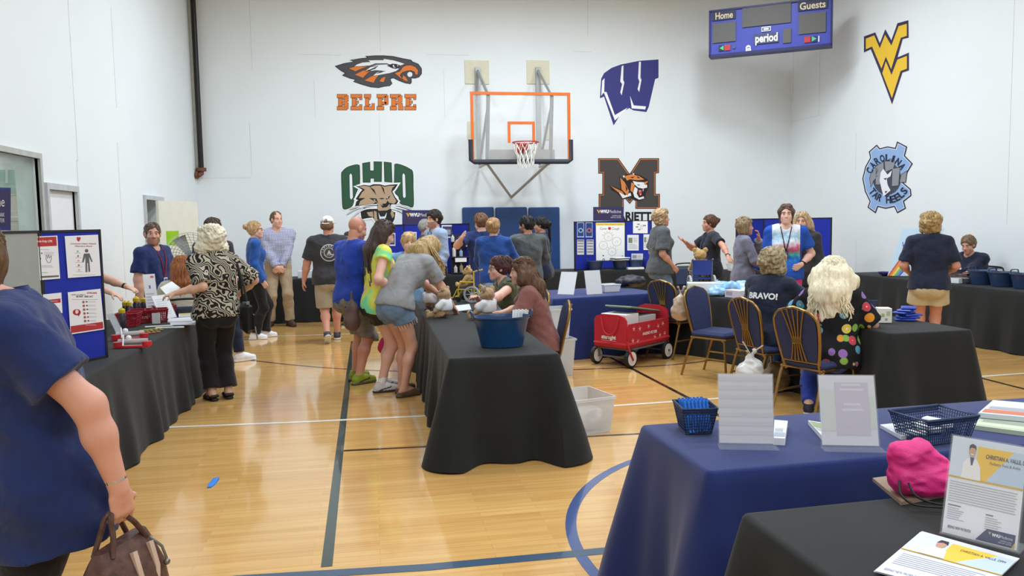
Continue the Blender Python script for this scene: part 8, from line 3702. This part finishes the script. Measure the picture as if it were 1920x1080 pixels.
# ------------------------------------------------------------------ 24 woman with hand at her mouth
xy, hd = (5.02, 10.15), -104
w = Person('woman in grey-violet long sleeves holding a hand to her mouth', xy, hd, 1.63, fat=1.06, yaw=-4, LH=(-.02, .21, 1.37), LE=(-.7, .3, -1), RH=(.05, .24, 1.02), RE=(1, -.4, -.3), skin=(206, 150, 130), curl=.9)
w.build(handdir={-1: ((0, -1, 0), (.2, -.1, 1))})
w.shirt(cloth('grey_violet_knit', (118, 118, 134)), sleeve=1.85, hem=-.1, e=.02)
w.pants(BLKC)
w.shoes((40, 40, 44))
w.hair('bob', (140, 116, 88), e=.022, length=.06, wr=.004)

# ------------------------------------------------------------------ 25 girl in rainbow tie-dye
xy, hd = (5.12, 9.2), 152
w = Person('tall girl in rainbow tie-dye shirt and pink trousers with hand on hip', xy, hd, 1.8, fat=.98, yaw=0, LH=(-.18, .12, 1.06), LE=(-.7, -1, .1), RH=(.16, .2, 1.0), RE=(.3, -1, 0), skin=(232, 186, 168), curl=.5)
w.build(smile=.8, brow=(90, 66, 56), handdir={-1: ((1, -.2, 0), (.5, .8, -.2))})
w.shirt(TIE2, sleeve=.7, hem=-.08, e=.02, flare=.02)
w.pants(cloth('hot_pink_trousers', (210, 36, 110)), 1.9, e=.02)
w.shoes((60, 60, 60))
w.hair('long', (92, 66, 56), e=.01, length=.2, vol=-.1, wr=.003)
w.lanyard((30, 26, 30), .3, (60, 40, 44))
w.watch(-1, BLKR)

# ------------------------------------------------------------------ 26 blonde woman behind her
xy, hd = (5.66, 9.75), 128
w = Person('smiling blonde woman in dark top behind the tie-dye girl', xy, hd, 1.69, yaw=12, skin=(222, 172, 150), res=1.15)
w.build(smile=.7)
w.shirt(cloth('charcoal_tee', (58, 58, 62)), sleeve=1.9, hem=-.15, e=.018)
w.pants(BLKC)
w.hair('long', (180, 152, 116), e=.018, length=.2, vol=.1, wr=.005)

# ------------------------------------------------------------------ 27 seated woman, BRAVO! on her back
xy, hd = (3.6, 6.78), -58
w = Person('seated woman with curly grey-blonde hair, BRAVO! on her navy tee', xy, hd, 1.66, seat=.47, lean=8, fat=1.14, yaw=-12, LH=(-.18, .45, .78), RH=(.2, .42, .8), LE=(-1, -.3, -.4), RE=(1, -.4, -.4), skin=(222, 172, 150))
w.build()
w.shirt(DNAVY, sleeve=.8, hem=-.06, e=.022, flare=.02)
w.pants(cloth('blue_trousers', (44, 76, 140)))
w.shoes((44, 44, 52), (200, 200, 204))
w.hair('curly', (158, 142, 112), e=.026, lumps=46, wr=.008, vol=.05, length=.1, locks=260, curl=.012)
w.print_on(lambda f: f.text('BRAVO!', 0, .1, .2, (236, 238, 240), 2, bold=.04, width=1.1, align='c'), .7, .26)

# ------------------------------------------------------------------ 28 seated woman in fruit print
xy, hd = (3.72, 5.95), -42
w = Person('seated woman with long white-blonde curls in black fruit print smock', xy, hd, 1.58, seat=.45, lean=8, fat=1.2, yaw=-6, pitch=8, LH=(-.2, .4, .8), RH=(.24, .36, .82), LE=(-1, -.3, -.4), RE=(.3, -1, -.3), skin=(222, 176, 156), LF=(-.16, -.02, .0), RF=(.12, .2, 0))
w.build()
w.shirt(FRUIT, sleeve=.95, hem=-.12, e=.026, flare=.03, hemflare=.02)
w.pants(cloth('royal_trousers', (48, 70, 170)))
w.shoes((40, 42, 60), (226, 226, 230), lace=(230, 230, 234))
w.hair('long', (236, 226, 198), e=.024, length=.2, vol=.2, wr=.007, var=.18, locks=300, curl=.014)

# ------------------------------------------------------------------ 29 woman in navy tee and khaki shorts
xy, hd = (6.25, 8.05), -34
w = Person('curly-haired woman in navy tee and khaki shorts seen from behind', xy, hd, 1.65, fat=1.04, LH=(-.2, .2, .98), RH=(.2, .2, .98), LE=(-.4, -1, 0), RE=(.4, -1, 0), skin=(206, 146, 124))
w.build()
w.shirt(DNAVY, sleeve=.85, hem=-.06, e=.022, flare=.014, hemflare=.01)
w.pants(cloth('sand_shorts', (190, 172, 136)), .5, e=.03, flare=.035)
w.shoes((200, 200, 204))
w.hair('curly', (170, 142, 96), e=.022, lumps=30, wr=.007, locks=220, curl=.011)

# ------------------------------------------------------------------ 30 seated woman at the right wall table
xy, hd = (8.27, 9.75), 108
w = Person('seated short-haired woman in dark navy tee writing at the right wall table', xy, hd, 1.68, seat=.47, lean=14, fat=1.18, yaw=8, pitch=18, LH=W2L(xy, hd, (7.85, 9.75, .79)), RH=W2L(xy, hd, (7.86, 10.05, .79)), LE=(-1, -.3, -.4), RE=(1, -.3, -.4), skin=(214, 160, 138))
w.build(handdir={-1: ((0, 0, -1),), 1: ((0, 0, -1),)}, brow=(100, 80, 66))
w.shirt(DNAVY, sleeve=.85, hem=-.06, e=.022, flare=.02)
w.pants(BLKC)
w.hair('short', (120, 96, 76), e=.016, wr=.005)
w.print_on(lambda f: f.rect(-.5, -.3, 1, .4, (206, 206, 214), 1), .72, .06, back=False, dx=-.07)

# ------------------------------------------------------------------ 31 someone between the two men
q = PD(655, 440, 13.1)
w = Person('dark-haired person mostly hidden between the white cap man and the bald man', (q.x, q.y), 150, 1.5, res=1.4)
w.build()
w.shirt(BPOLO, sleeve=.7, hem=-.1)
w.pants(BLKC)
w.shoes((40, 40, 44))
w.hair('short', (60, 46, 42), e=.016)
